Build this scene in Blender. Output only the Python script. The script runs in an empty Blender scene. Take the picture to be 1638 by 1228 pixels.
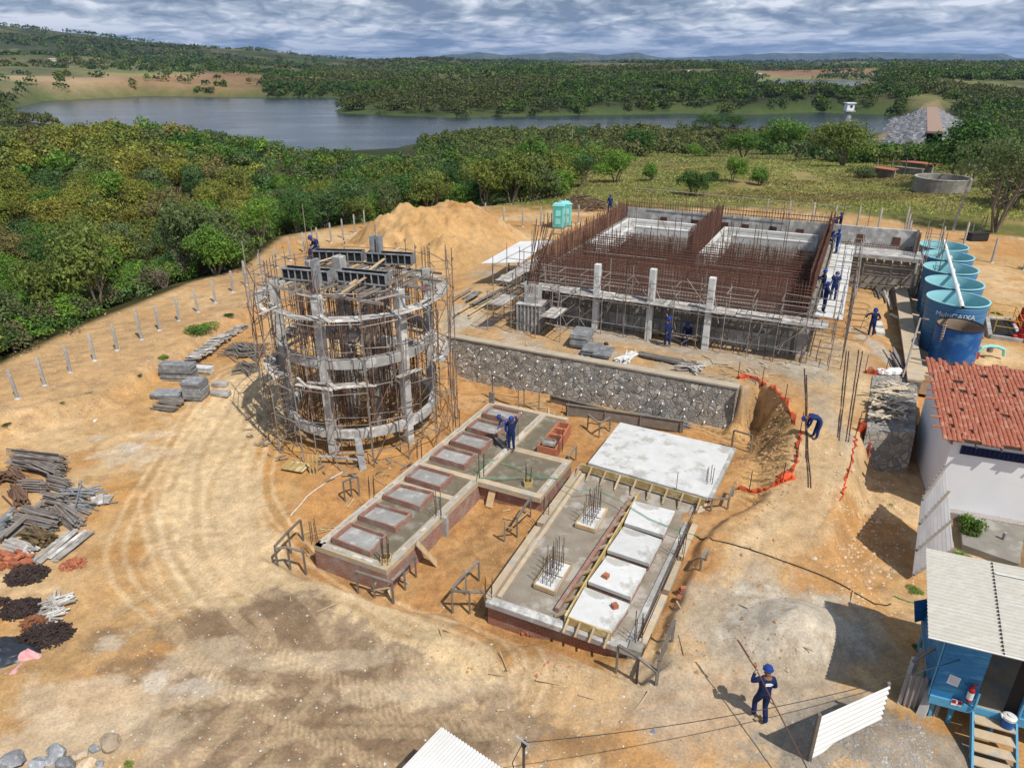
import bpy, bmesh, math, random
import numpy as np
from math import sin, cos, pi, radians as R
from mathutils import Vector, Matrix, Euler

# ---------------------------------------------------------------- camera, sky, sun, exposure
S = bpy.context.scene
COL = S.collection
CAM_H = 17.5; PITCH = R(24.4); FPX = 1135.0; PW, PH = 1638, 1228
cam = bpy.data.objects.new('camera', bpy.data.cameras.new('camera'))
COL.objects.link(cam); S.camera = cam
cam.location = (0, 0, CAM_H); cam.rotation_euler = (pi/2 - PITCH, 0, 0)
cam.data.sensor_fit = 'HORIZONTAL'; cam.data.sensor_width = 36.0
cam.data.lens = 36.0 * FPX / PW
cam.data.clip_start = 0.5; cam.data.clip_end = 60000

SUN_EL = R(56); SDX, SDY = -0.62, 0.785            # shadows fall to the left and away
sd = Vector((SDX*cos(SUN_EL), SDY*cos(SUN_EL), -sin(SUN_EL))).normalized()
sun = bpy.data.objects.new('sun', bpy.data.lights.new('sun', 'SUN')); COL.objects.link(sun)
sun.data.energy = 4.2; sun.data.angle = R(0.5); sun.data.color = (1.0, 0.95, 0.87)
sun.rotation_euler = sd.to_track_quat('-Z', 'Y').to_euler()

W = bpy.data.worlds.new('World'); S.world = W; W.use_nodes = True
def build_world():
    nt = W.node_tree; N = nt.nodes; L = nt.links
    bg = N['Background']; bg.inputs['Strength'].default_value = 0.10
    sky = N.new('ShaderNodeTexSky'); sky.sky_type = 'NISHITA'; sky.sun_disc = False
    sky.sun_elevation = SUN_EL; sky.sun_rotation = math.atan2(-sd.x, -sd.y)
    sky.air_density = 1.0; sky.dust_density = 0.6; sky.ozone_density = 2.0
    tc = N.new('ShaderNodeTexCoord'); sep = N.new('ShaderNodeSeparateXYZ')
    L.new(tc.outputs['Generated'], sep.inputs[0])
    def M(op, a, b=None, c=None):
        n = N.new('ShaderNodeMath'); n.operation = op
        for i, v in enumerate((a, b, c)):
            if v is None: continue
            if isinstance(v, (int, float)): n.inputs[i].default_value = v
            else: L.new(v, n.inputs[i])
        return n.outputs[0]
    X, Y, Z = sep.outputs[0], sep.outputs[1], sep.outputs[2]
    zc = M('MAXIMUM', Z, 0.0)
    az = M('ARCTAN2', X, Y)
    lz = M('LOGARITHM', M('ADD', zc, 0.022), 2.718)
    def noise(sx, sz, off, det, rough=0.55, dist=0.0):
        c = N.new('ShaderNodeCombineXYZ')
        L.new(M('MULTIPLY', az, sx), c.inputs[0]); L.new(M('MULTIPLY', lz, sz), c.inputs[1]); c.inputs[2].default_value = off
        n = N.new('ShaderNodeTexNoise'); n.inputs['Scale'].default_value = 1.0
        n.inputs['Detail'].default_value = det; n.inputs['Roughness'].default_value = rough; n.inputs['Distortion'].default_value = dist
        L.new(c.outputs[0], n.inputs['Vector']); return n.outputs[0]
    big = noise(9.0, 3.0, 5.3, 10, 0.52, 0.6)
    mid = noise(34.0, 8.0, 7.7, 7, 0.5, 0.8)
    t = M('ADD', M('MULTIPLY', big, 0.66), M('MULTIPLY', mid, 0.34))
    ramp = N.new('ShaderNodeValToRGB'); e = ramp.color_ramp.elements
    e[0].position = 0.40; e[0].color = (1.9, 2.4, 3.1, 1)
    e[1].position = 0.585; e[1].color = (9.4, 9.6, 9.9, 1)
    k = e.new(0.47); k.color = (3.7, 4.25, 4.9, 1)
    k = e.new(0.53); k.color = (6.2, 6.6, 7.2, 1)
    L.new(t, ramp.inputs[0])
    # clear blue strip and thinning of the cloud deck low on the horizon
    m = N.new('ShaderNodeMapRange'); m.inputs[1].default_value = 0.0; m.inputs[2].default_value = 0.022
    m.inputs[3].default_value = 0.35; m.inputs[4].default_value = 1.0
    L.new(zc, m.inputs[0])
    strip = N.new('ShaderNodeMixRGB'); L.new(m.outputs[0], strip.inputs[0])
    strip.inputs[1].default_value = (1.9, 2.9, 4.6, 1); L.new(ramp.outputs[0], strip.inputs[2])
    # broken clouds overhead: half the sky stays blue
    up = N.new('ShaderNodeMapRange'); up.inputs[1].default_value = 0.10; up.inputs[2].default_value = 0.5
    up.inputs[3].default_value = 0.96; up.inputs[4].default_value = 0.30
    L.new(zc, up.inputs[0])
    mx = N.new('ShaderNodeMixRGB'); L.new(up.outputs[0], mx.inputs[0])
    L.new(sky.outputs[0], mx.inputs[1]); L.new(strip.outputs[0], mx.inputs[2])
    L.new(mx.outputs[0], bg.inputs['Color'])
build_world()
S.view_settings.view_transform = 'Standard'; S.view_settings.look = 'None'
S.view_settings.exposure = 0.18; S.view_settings.gamma = 1.0
S.render.engine = 'CYCLES'
S.cycles.max_bounces = 6; S.cycles.diffuse_bounces = 3; S.cycles.volume_bounces = 0
S.cycles.transparent_max_bounces = 4
try: S.cycles.use_denoising = True
except Exception: pass

rnd = random.Random(7); RS = np.random.RandomState(11)
CP, SP = cos(PITCH), sin(PITCH)
def P(px, py, z=0.0):
    """point of the photograph -> world point on the horizontal plane z"""
    y = py - 614.0; k = (CAM_H - z) / (y*CP + FPX*SP)
    return Vector(((px-819.0)*k, (FPX*CP - y*SP)*k, z))

# ---------------------------------------------------------------- helpers
def tag(o, label=None, cat=None, group=None, kind=None):
    if label: o['label'] = label
    if cat: o['category'] = cat
    if group: o['group'] = group
    if kind: o['kind'] = kind
    return o
def thing(name, loc, label, cat, group=None, rz=0.0):
    o = bpy.data.objects.new(name, None); COL.objects.link(o)
    o.location = loc; o.rotation_euler = (0, 0, rz); o.empty_display_size = 0.3
    return tag(o, label, cat, group)
def copy_tree(o, parent=None):
    c = o.copy(); COL.objects.link(c); c.parent = parent
    for ch in [x for x in o.children]: copy_tree(ch, c)
    return c
def world_loc(o):
    v = Vector((0, 0, 0))
    while o: v += o.location; o = o.parent
    return v

class MB:
    """collects shapes in world coordinates (or local ones) and links them as ONE mesh object"""
    def __init__(s): s.v = []; s.f = []
    def add(s, vs, fs):
        b = len(s.v); s.v += [tuple(v) for v in vs]; s.f += [tuple(i+b for i in f) for f in fs]; return s
    def hexa(s, c):
        return s.add(c, [(0,3,2,1),(4,5,6,7),(0,1,5,4),(1,2,6,5),(2,3,7,6),(3,0,4,7)])
    def box(s, c, d, rz=0.0, rot=None):
        c = Vector(c); hx, hy, hz = d[0]/2, d[1]/2, d[2]/2
        m = rot if rot is not None else Matrix.Rotation(rz, 3, 'Z')
        return s.hexa([c + m @ Vector(q) for q in ((-hx,-hy,-hz),(hx,-hy,-hz),(hx,hy,-hz),(-hx,hy,-hz),(-hx,-hy,hz),(hx,-hy,hz),(hx,hy,hz),(-hx,hy,hz))])
    def bar(s, a, b, w, h, up=None):
        a = Vector(a); b = Vector(b); d = b-a; L = d.length
        if L < 1e-6: return s
        d /= L; u = Vector(up) if up else (Vector((0,0,1)) if abs(d.z) < 0.95 else Vector((1,0,0)))
        x = d.cross(u).normalized(); y = x.cross(d).normalized(); x *= w/2; y *= h/2
        return s.hexa([a-x-y, a+x-y, a+x+y, a-x+y, b-x-y, b+x-y, b+x+y, b-x+y])
    def tube(s, a, b, r, n=5, r2=None, cap=True):
        a = Vector(a); b = Vector(b); d = b-a
        if d.length < 1e-6: return s
        d.normalize(); u = Vector((0,0,1)) if abs(d.z) < 0.95 else Vector((1,0,0))
        x = d.cross(u).normalized(); y = x.cross(d); r2 = r if r2 is None else r2
        vs = [a + (x*cos(2*pi*i/n) + y*sin(2*pi*i/n))*r for i in range(n)] + [b + (x*cos(2*pi*i/n) + y*sin(2*pi*i/n))*r2 for i in range(n)]
        fs = [(i, (i+1) % n, n+(i+1) % n, n+i) for i in range(n)]
        if cap: fs += [tuple(range(n-1, -1, -1)), tuple(range(n, 2*n))]
        return s.add(vs, fs)
    def path(s, pts, r, n=5):
        pts = [Vector(p) for p in pts]
        vs = []; m = len(pts)
        for k, p in enumerate(pts):
            d = (pts[min(k+1, m-1)] - pts[max(k-1, 0)]).normalized()
            u = Vector((0,0,1)) if abs(d.z) < 0.9 else Vector((1,0,0))
            x = d.cross(u).normalized(); y = x.cross(d)
            rr = r[k] if isinstance(r, (list, tuple)) else r
            vs += [p + (x*cos(2*pi*i/n) + y*sin(2*pi*i/n))*rr for i in range(n)]
        fs = [(k*n+i, k*n+(i+1) % n, (k+1)*n+(i+1) % n, (k+1)*n+i) for k in range(m-1) for i in range(n)]
        return s.add(vs, fs + [tuple(range(n-1, -1, -1)), tuple(range((m-1)*n, m*n))])
    def prism(s, poly, z0, z1):
        """poly: list of (x, y) anticlockwise; z0, z1 numbers or lists"""
        n = len(poly)
        g = lambda z, i: z[i] if isinstance(z, (list, tuple)) else z
        a = sum(poly[i][0]*poly[(i+1) % n][1] - poly[(i+1) % n][0]*poly[i][1] for i in range(n))
        if a < 0:
            poly = poly[::-1]
            z0 = z0[::-1] if isinstance(z0, (list, tuple)) else z0; z1 = z1[::-1] if isinstance(z1, (list, tuple)) else z1
        vs = [(p[0], p[1], g(z0, i)) for i, p in enumerate(poly)] + [(p[0], p[1], g(z1, i)) for i, p in enumerate(poly)]
        return s.add(vs, [tuple(range(n-1, -1, -1)), tuple(range(n, 2*n))] + [(i, (i+1) % n, n+(i+1) % n, n+i) for i in range(n)])
    def lathe(s, c, prof, n=24, a0=0.0, a1=2*pi, sx=1.0):
        c = Vector(c); full = abs(a1-a0) > 6.28; m = n if full else n+1
        vs = [c + Vector((r*cos(a0+(a1-a0)*i/n)*sx, r*sin(a0+(a1-a0)*i/n), z)) for (r, z) in prof for i in range(m)]
        fs = []
        for k in range(len(prof)-1):
            for i in range(n):
                j = (i+1) % m
                fs.append((k*m+i, k*m+j, (k+1)*m+j, (k+1)*m+i))
        return s.add(vs, fs)
    def ring(s, c, r0, r1, z0, z1, a0=0.0, a1=2*pi, n=48):
        prof = [(r0, z0), (r1, z0), (r1, z1), (r0, z1), (r0, z0)]
        s.lathe(c, prof, n, a0, a1)
        return s
    def build(s, name, mat, parent=None, smooth=False, bev=0.0):
        off = world_loc(parent) if parent else Vector((0, 0, 0))
        if parent is not None and parent.get('_local'): off = Vector((0, 0, 0))
        me = bpy.data.meshes.new(name)
        if parent is None and s.v:
            n = len(s.v); cx = sum(v[0] for v in s.v)/n; cy = sum(v[1] for v in s.v)/n; cz = min(v[2] for v in s.v)
            off = Vector((cx, cy, cz))
        me.from_pydata([(v[0]-off.x, v[1]-off.y, v[2]-off.z) for v in s.v], [], s.f)
        if smooth: me.polygons.foreach_set('use_smooth', [True]*len(me.polygons))
        me.materials.append(mat); me.update()
        o = bpy.data.objects.new(name, me); COL.objects.link(o)
        if parent is not None: o.parent = parent
        else: o.location = off
        if bev:
            m = o.modifiers.new('bevel', 'BEVEL'); m.width = bev; m.segments = 1; m.limit_method = 'ANGLE'
        return o

# ---------------------------------------------------------------- materials
def nodes(name):
    m = bpy.data.materials.new(name); m.use_nodes = True
    nt = m.node_tree; return m, nt, nt.nodes, nt.links, nt.nodes['Principled BSDF']
def mat(name, c1, c2=None, scale=3.0, rough=0.85, metal=0.0, bump=0.3, bs=25.0, c3=None, s3=1.2, spec=0.3, contrast=0.25, stretch=None, rvar=0.12, coord='Object'):
    """weathered surface: two colours mixed by a noise, a third in blotches, fine bump, each object a little different"""
    m, nt, N, L, b = nodes(name)
    b.inputs['Roughness'].default_value = rough; b.inputs['Metallic'].default_value = metal
    b.inputs['Specular IOR Level'].default_value = spec
    tc = N.new('ShaderNodeTexCoord'); vec = tc.outputs[coord]
    if stretch:
        mp = N.new('ShaderNodeMapping'); mp.inputs['Scale'].default_value = stretch; L.new(vec, mp.inputs[0]); vec = mp.outputs[0]
    def noise(sc, det, r=0.6):
        n = N.new('ShaderNodeTexNoise'); n.inputs['Scale'].default_value = sc; n.inputs['Detail'].default_value = det
        n.inputs['Roughness'].default_value = r; L.new(vec, n.inputs['Vector']); return n.outputs[0]
    c2 = c2 or tuple(x*0.75 for x in c1)
    r = N.new('ShaderNodeValToRGB'); e = r.color_ramp.elements
    e[0].position = 0.5-contrast/1.0; e[0].color = (*c2, 1); e[1].position = 0.5+contrast/1.4; e[1].color = (*c1, 1)
    L.new(noise(scale, 6), r.inputs[0]); out = r.outputs[0]
    if c3:
        r3 = N.new('ShaderNodeValToRGB'); q = r3.color_ramp.elements
        q[0].position = 0.52; q[0].color = (0,0,0,1); q[1].position = 0.62; q[1].color = (1,1,1,1)
        L.new(noise(s3, 5, 0.65), r3.inputs[0])
        mx = N.new('ShaderNodeMixRGB'); L.new(r3.outputs[0], mx.inputs[0]); L.new(out, mx.inputs[1]); mx.inputs[2].default_value = (*c3, 1); out = mx.outputs[0]
    if rvar:
        oi = N.new('ShaderNodeObjectInfo'); mr = N.new('ShaderNodeMapRange'); mr.inputs[3].default_value = 1-rvar; mr.inputs[4].default_value = 1+rvar
        L.new(oi.outputs['Random'], mr.inputs[0])
        mv = N.new('ShaderNodeVectorMath'); mv.operation = 'SCALE'; L.new(out, mv.inputs[0]); L.new(mr.outputs[0], mv.inputs['Scale']); out = mv.outputs[0]
    L.new(out, b.inputs['Base Color'])
    if bump:
        bp = N.new('ShaderNodeBump'); bp.inputs['Strength'].default_value = bump; bp.inputs['Distance'].default_value = 0.02
        L.new(noise(bs, 5), bp.inputs['Height']); L.new(bp.outputs[0], b.inputs['Normal'])
    return m
# ---------------------------------------------------------------- terrain maths
_perm = np.random.RandomState(5).rand(512, 512)
def vnoise(x, y):
    xi = np.floor(x).astype(int); yi = np.floor(y).astype(int); fx = x-xi; fy = y-yi
    fx = fx*fx*(3-2*fx); fy = fy*fy*(3-2*fy)
    g = lambda a, b: _perm[a & 511, b & 511]
    return (g(xi, yi)*(1-fx)+g(xi+1, yi)*fx)*(1-fy) + (g(xi, yi+1)*(1-fx)+g(xi+1, yi+1)*fx)*fy
def fbm(x, y, sc=1.0, oc=4, off=0.0):
    x = np.asarray(x, float)*sc+off+37.1; y = np.asarray(y, float)*sc+off*1.7+91.3; t = 0; a = 0.5; s = 0
    for i in range(oc):
        t = t + a*vnoise(x, y); s += a; x = x*2.03+13.7; y = y*2.03+5.1; a *= 0.5
    return t/s
def sst(a, b, x):
    t = np.clip((x-a)/(b-a), 0, 1); return t*t*(3-2*t)
def sdf(x, y, poly):
    """signed distance to a polygon, negative inside"""
    x = np.asarray(x, float); y = np.asarray(y, float)
    d = np.full(np.broadcast(x, y).shape, 1e18); ins = np.zeros(d.shape, bool); n = len(poly)
    for i in range(n):
        ax, ay = poly[i][0], poly[i][1]; bx, by = poly[(i+1) % n][0], poly[(i+1) % n][1]
        ex, ey = bx-ax, by-ay; t = np.clip(((x-ax)*ex+(y-ay)*ey)/(ex*ex+ey*ey+1e-12), 0, 1)
        d = np.minimum(d, (x-ax-t*ex)**2+(y-ay-t*ey)**2)
        if ay != by:
            c = ((ay > y) != (by > y)) & (x < (bx-ax)*(y-ay)/(by-ay)+ax); ins ^= c
    d = np.sqrt(d); return np.where(ins, -d, d)
def pxpoly(pts, z): return [tuple(P(a, b, z)[:2]) for a, b in pts]

LAKE = pxpoly([(12,178),(40,170),(70,162),(110,160),(150,158),(230,154),(400,156),(585,157),(572,164),(522,178),(535,182),(600,185),(700,189),(760,189),(830,188),(915,185),(1000,184),(1100,182),(1210,184),(1310,180),(1415,184),(1425,193),(1385,212),(1250,219),(1100,212),(960,213),(850,216),(760,218),(650,226),(600,236),(540,240),(500,252),(455,246),(400,240),(330,228),(230,214),(150,204),(60,196)], -12)
LAKE2 = pxpoly([(1228,130),(1280,128.4),(1352,131.5),(1348,136),(1320,141),(1290,139),(1245,133.5)], -12)
LAKE3 = pxpoly([(714,146.5),(740,146),(742,148),(716,148.8)], -12)
u = Vector((0.902, -0.432, 0)).normalized(); v = Vector((0.432, 0.902, 0))    # the grid of the building site
WA = P(714, 536, 2.5); WB = P(1180, 619, 2.5)                                # top edge of the stone retaining wall
# excavated bowl around the two slabs (top edge of the cut)
CUT = [tuple((WA + v*0.75)[:2]), tuple((WB + v*0.6 - u*.1)[:2]), tuple((WB + v*0.1 + u*.25)[:2])] + pxpoly([(1216,616),(1248,640),(1266,676),(1272,716),(1262,752),(1243,776),(1205,788),(1172,800)], 2.2)
CUT += pxpoly([(1128,880),(1085,985),(1062,1075),(1030,1110),(900,1052),(770,1012)], 0.8)
CUT += pxpoly([(712,985),(655,985),(600,975),(490,925),(425,890),(450,835),(560,745),(600,770),(700,690),(722,600)], 0.2)
ROADR = pxpoly([(1386,690),(1368,720),(1362,760),(1345,800),(1338,840)], 2.0)   # right-hand bank of the ramp
LOW = [tuple(p) for p in ROADR] + pxpoly([(1345,900),(1420,985)], 1.2) + pxpoly([(1638,985),(1700,700)], 0.8) + [(27.5, 29.0), (22.0, 34.0)] + pxpoly([(1488,690)], 1.0)
TRENCH = pxpoly([(1452,452),(1475,452),(1520,640),(1478,700),(1470,640)], 1.6)
_cp = [(-30,30,.3),(-28,37,.4),(-25,48,.5),(-22,60,.8),(-16,72,1.5),(-20,30,0),(-16,25,.1),(-15,20,.2),(-12,16,.5),(-8,13,.8),(-4,12,1.0),(0,12,1.1),(4,12,1.2),(8,12,1.2),(12,12,1.1),(7,14,1.2),(10,17,1.3),
       (10.5,20,1.35),(11.5,23,1.55),(12.6,26,1.9),(13.8,29,2.25),(14.5,32,2.45),(16,36,2.5),(-12,26,0),(-9,22,.1),(-6,18,.6),(-2,16,.8),(1.5,14.6,1.0),(-14,35,0),(-14,42,.4),(-17,40,.3),(-9,33,0),(-9,38,.1),(-5.5,44,1.5),
       (-3,45,2.4),(0,42,2.5),(6,40,2.5),(12,38,2.5),(18,42,2.5),(20,50,2.5),(10,55,2.5),(0,60,2.4),(-8,56,1.6),(-6,70,2.2),(6,72,2.5),(20,72,2.5),(32,64,2.4),(40,60,2.2),(45,50,2.0),(-3,50,2.4),
       (26,42,1.9),(32,55,2.2),(34,44,1.9),(20,14,.7),(16,14,.8),(14,18,1.0),(30,34,1.6),(-2,20,.3),(0,24,.2),(-30,18,.1),(-24,14,.4),(30,20,.6),(9,15,1.25),(-6,28,0),(0,80,2.2),(20,85,2.2),(-18,90,1.0),(45,80,2.0)]
_cp = np.array(_cp, float)
MOUND = P(690, 402, 2.0)
GRAVEL = P(1262, 1015, 1.3)
def polyline_ds(x, y, pts):
    d = np.full(x.shape, 1e9); s = np.zeros(x.shape); acc = 0
    for i in range(len(pts)-1):
        ax, ay = pts[i][0], pts[i][1]; bx, by = pts[i+1][0], pts[i+1][1]; ex, ey = bx-ax, by-ay; l = math.hypot(ex, ey)
        t = np.clip(((x-ax)*ex+(y-ay)*ey)/(l*l), 0, 1); q = np.hypot(x-ax-t*ex, y-ay-t*ey)
        sg = np.sign(ex*(y-ay)-ey*(x-ax)); m = q < np.abs(d); d = np.where(m, q*sg, d); s = np.where(m, acc+t*l, s); acc += l
    return d, s
def smooth_line(pts, n=3):
    for _ in range(n):
        o = [pts[0]]
        for a, b in zip(pts, pts[1:]): o += [a*.75+b*.25, a*.25+b*.75]
        pts = o+[pts[-1]]
    return pts
TRK = None
def tracks():
    global TRK
    if TRK is None:
        L = (((700,1090),(560,1030),(430,960),(345,880),(315,800),(330,730),(370,660),(405,600)), ((120,1190),(420,1120),(700,1120),(900,1130),(1090,1070),(1190,960),(1260,860),(1305,780),(1330,700),(1350,600)),
             ((20,1080),(240,960),(330,850),(350,760),(330,690),(280,640)), ((330,1228),(470,1110),(520,1000),(420,900),(370,800),(380,730)), ((780,1200),(560,1150),(380,1060),(300,960),(270,870)), ((560,1228),(700,1160),(900,1150),(1120,1100)))
        TRK = [smooth_line([P(*q, .6) for q in l]) for l in L]
    return TRK
def tread(x, y):
    """height-like pattern of wheel lugs pressed into the earth along the tracks, and the mask of the wheel paths"""
    h = np.zeros(x.shape); mk = np.zeros(x.shape); sel = (y < 45) & (y > 9); X, Y = x[sel], y[sel]; hh = np.zeros(X.shape); mm = np.zeros(X.shape)
    for k, T in enumerate(tracks()):
        for dup_ in range(2):
            d, s = polyline_ds(X+.5*dup_*(fbm(X, Y, .15, 2, 60+k)-.5)*4, Y+dup_*.5, T); br = fbm(X, Y, .35, 4, 70+k+dup_*9)
            for off in (-.85, .85):
                w = sst(.25, .17, np.abs(d-off)); side = np.abs(d-off); lug = np.sin((s+side*.8*np.sign(d-off))*2*pi/.24)
                g = w*sst(.46, .56, br); hh += g*(lug*.5); mm = np.maximum(mm, g)
    h[sel] = hh; mk[sel] = mm; return h, mk
def zterr(x, y):
    x = np.asarray(x, float); y = np.asarray(y, float); r = np.hypot(x, y); a = x/np.maximum(y, 1)
    num = np.zeros(x.shape); den = np.zeros(x.shape)
    for cx, cy, cz in _cp:
        w = 1.0/((x-cx)**2+(y-cy)**2+0.6)**1.7; num += w*cz; den += w
    near = num/den
    # surroundings
    gen = np.interp(y, [60, 85, 120, 160, 220, 290, 340, 420, 700], [2.2, 2.0, 0.5, -3.5, -8, -11.3, -11.5, -10, -6])
    left = np.interp(r, [44, 55, 72, 92, 125, 160, 200, 260, 420, 800], [0.2, -3.5, -5.5, -4, 0.5, 2.6, 0.5, -6, -11, -8])
    mid = np.interp(r, [50, 75, 100, 140, 200, 260, 330, 800], [1.0, -2.0, -4, -6, -9.0, -11.2, -12, -8])
    left = left-sst(-.52, -.27, a)*np.interp(r, [90, 150, 220, 260], [0, 8, 6, 0]); wl = sst(-0.14, -0.42, a); wm = sst(0.10, -0.08, a)
    far = gen*(1-wm)+mid*wm; far = far*(1-wl)+left*wl
    far = far + (fbm(x, y, 0.035, 3)-.5)*3.0*sst(60, 110, r)
    # rolling land beyond the lake
    roll = (fbm(x, y, 0.0021, 4, 3.0)-.42)*np.interp(r, [400, 800, 2500, 9000], [8, 26, 60, 60])
    roll = np.clip(roll, -6, 60)*sst(350, 900, r)
    far = far + roll
    far = far + np.interp(r, [430, 560, 800, 1500], [0, 6, 7, 5])*sst(-0.25, -0.1, a)*sst(0.8, 0.45, a)*sst(430, 520, r)
    wg = sst(.29, .34, a)*sst(.50, .45, a)*sst(560, 700, r)*sst(1700, 1450, r); far = far*(1-wg)+(-11.6+0*r)*wg
    # pasture slope on the left shore, wooded ridge behind it
    far = far + sst(-0.12, -0.38, a)*np.interp(r, [640, 760, 1500, 2200, 4200], [0, 3, 26, 28, 20])
    rid = np.interp(a, [-0.95, -0.80, -0.66, -0.45, -0.30, -0.15], [165, 150, 128, 62, 28, 0])
    far = far + rid*np.exp(-((r-3600)/1050.0)**2)*(0.9+0.2*fbm(x, y, 0.003, 3))
    # blue ranges near the horizon and the flat-topped mesa at the right
    h1 = .75*np.interp(a, [-.30,-.24,-.20,-.12,-.05,0.0,.06,.12,.16,.20,.24,.30], [0,70,30,110,190,150,200,135,190,90,60,0])
    far = far + h1*np.exp(-((r-13000)/1500.0)**2)
    h2 = np.interp(a, [.14,.20,.28,.36,.45,.52,.60,.628,.645,.70,.8], [0,80,130,175,170,165,150,140,70,50,30])
    far = far + h2*np.exp(-((r-16500)/1700.0)**2)
    # plateau of the site blended into the surroundings; the fence runs along its edge
    site = pxs = sdf(x, y, SITE); w = sst(0.5, 16, site)
    z = near*(1-w)+far*w
    for poly, dep in ((LAKE, -14.0), (LAKE2, -14.0), (LAKE3, -14.0)):
        m = np.abs(a) < 2
        s = sdf(x, y, poly); k = sst(-3, 14, s) if poly is LAKE else sst(-10, 60, s)
        zz = np.maximum(z, -11.5); z = np.where((r > 150) & (k < 1), dep*(1-k)+zz*k, z)
        if poly is LAKE: z = np.where((r > 150) & (k >= 1) & (r < 900), np.maximum(z, -11.5), z)
    # dirt mound
    def hump(c, sx, sy, h, rot, p=1.0):
        dx = x-c[0]; dy = y-c[1]; q = np.sqrt(((dx*cos(rot)+dy*sin(rot))/sx)**2+((-dx*sin(rot)+dy*cos(rot))/sy)**2)
        return h*np.clip(1-q, 0, 1)**p
    n1 = fbm(x, y, 0.5, 4)
    mound = np.maximum(hump((MOUND[0]-2.2, MOUND[1]+2), 6.8, 8.0, 4.9, 0.3, 1.05), hump((MOUND[0]+1.6, MOUND[1]+4.0), 7.4, 7.0, 4.9, 0.2, 1.15)); mound = np.where(mound > 2.7, 2.7+(mound-2.7)*.45, mound)
    mound = np.maximum(mound, hump((MOUND[0]+1.5, MOUND[1]-3), 4.5, 4.0, 2.3, .2))
    mound = np.maximum(mound, hump((MOUND[0]-7, MOUND[1]-2), 6, 6, 1.8, 0))
    z = z + mound*(0.72+0.5*n1) + sst(.1, 1.5, mound)*(fbm(x, y, 1.1, 5, 55)-.5)*1.1
    g = np.maximum(hump(GRAVEL, 2.1, 1.7, 1.05, 0.3), hump(P(1225, 985, 1.3), 1.5, 1.4, 0.28, 0.3)); z = z + g*(0.8+.4*n1)
    g = hump(P(1400, 1215, 1.0), 2.6, 1.7, 0.55, 0.3); z = z + g
    # cut
    nn = (fbm(x, y, 1.1, 3, 9)-.5)
    s = sdf(x, y, CUT) + nn*0.35
    east = sst(9.2, 11.0, x)
    num = 0*x; den = 0*x
    for cx, cy, cz in ((0,24,-.25),(-3,30,-.2),(3,24,-.3),(1,19,-.25),(7,31,-.1),(10,30.5,.1),(11,27,1.2),(9.5,23,1.05),(8,20,.95),(6.3,16.8,.8),(-6,30,-.1),(-9,33,0),(-6,20,-.3),(4,33,0),(-2,37,0),(1.5,16.8,.2),(3.5,14.9,.6),(-3,19,-.25),(11,22,1.2),(9.5,18,1.1)):
        w = 1.0/((x-cx)**2+(y-cy)**2+0.4)**1.7; num = num+w*cz; den = den+w
    floor = num/den+0.35*(fbm(x, y, 0.7, 3)-.5)
    wall = (x-WA.x)*v.x+(y-WA.y)*v.y; wd = 0.45+1.1*east*sst(0.2, -1.6, wall); s = sdf(x, y, CUT)+nn*.35*sst(.3, -1.2, wall)
    z = np.where(s < 0.2, floor+(np.maximum(z, floor)-floor)*sst(-wd, 0.1, s), z)
    # heap between the slabs and against them
    z = z + 0.35*np.exp(-(((x-0.6)/1.6)**2+((y-23.6)/2.4)**2)) + hump((P(875, 1085, .6)[0], P(875, 1085, .6)[1]), 3.2, 1.0, 0.35, -0.35)
    # low yard beside the ramp
    s = sdf(x, y, LOW)+nn*0.4
    lowz = np.interp(y, [12, 17, 22, 30], [0.8, 0.75, 0.5, 0.6]); z = np.where(s < 0.3, lowz+(np.maximum(z, lowz)-lowz)*sst(-0.9, 0.3, s), z)
    s = sdf(x, y, TRENCH); z = np.where(s < 0.3, 0.4+(z-0.4)*sst(-0.2, 0.25, s), z)
    # step between the fence strip and the yard
    s = sdf(x, y, STRIP)+nn*1.2; z = z+0.75*sst(0.7, -0.7, s)*sst(62, 52, y)
    # excavated shelf behind the mound
    if x.size > 1000:
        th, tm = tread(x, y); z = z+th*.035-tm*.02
    mud = np.exp(-(((x+4)/6.0)**2+((y-14)/3.5)**2)); z = z+mud*(fbm(x, y, 2.6, 4, 83)-.5)*.22
    # roughness of trodden earth
    rough = sst(90, 60, r)
    z = z + rough*((fbm(x, y, 1.2, 4, 2)-.5)*0.12 + (fbm(x, y, 6.0, 2, 4)-.5)*0.03)
    return z
SITE = pxpoly([(-260,700),(-90,660),(20,612),(150,548),(285,492),(400,440),(470,398)], 0.2) + [(-17,76),(-8,82),(6,84),(26,84),(46,78),(70,66),(80,20),(60,-10),(-60,-10)]
STRIP = pxpoly([(-300,790),(-20,705),(60,680),(150,655),(215,622),(290,585),(360,545),(398,512),(440,470),(470,420)], 0.3) + [(-40,80),(-80,60),(-80,10)]
_gs = 0.2; _gx, _gy = np.meshgrid(np.arange(-50, 50.1, _gs), np.arange(8, 100.1, _gs), indexing='ij')
_gzz = zterr(_gx.ravel(), _gy.ravel()).reshape(_gx.shape)
def gz(x, y):
    fx = (x+50)/_gs; fy = (y-8)/_gs; i = int(fx); j = int(fy)
    if fx < 0 or fy < 0 or i >= _gzz.shape[0]-1 or j >= _gzz.shape[1]-1: return float(zterr(np.array([float(x)]), np.array([float(y)]))[0])
    fx -= i; fy -= j; return float((_gzz[i, j]*(1-fx)+_gzz[i+1, j]*fx)*(1-fy)+(_gzz[i, j+1]*(1-fx)+_gzz[i+1, j+1]*fx)*fy)
def GP(px, py, z0=0.5):
    """point of the photograph -> world point on the terrain"""
    z = z0
    for _ in range(6):
        p = P(px, py, z); z = 0.5*z+0.5*gz(p.x, p.y)
    p = P(px, py, z); p.z = gz(p.x, p.y); return p

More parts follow.
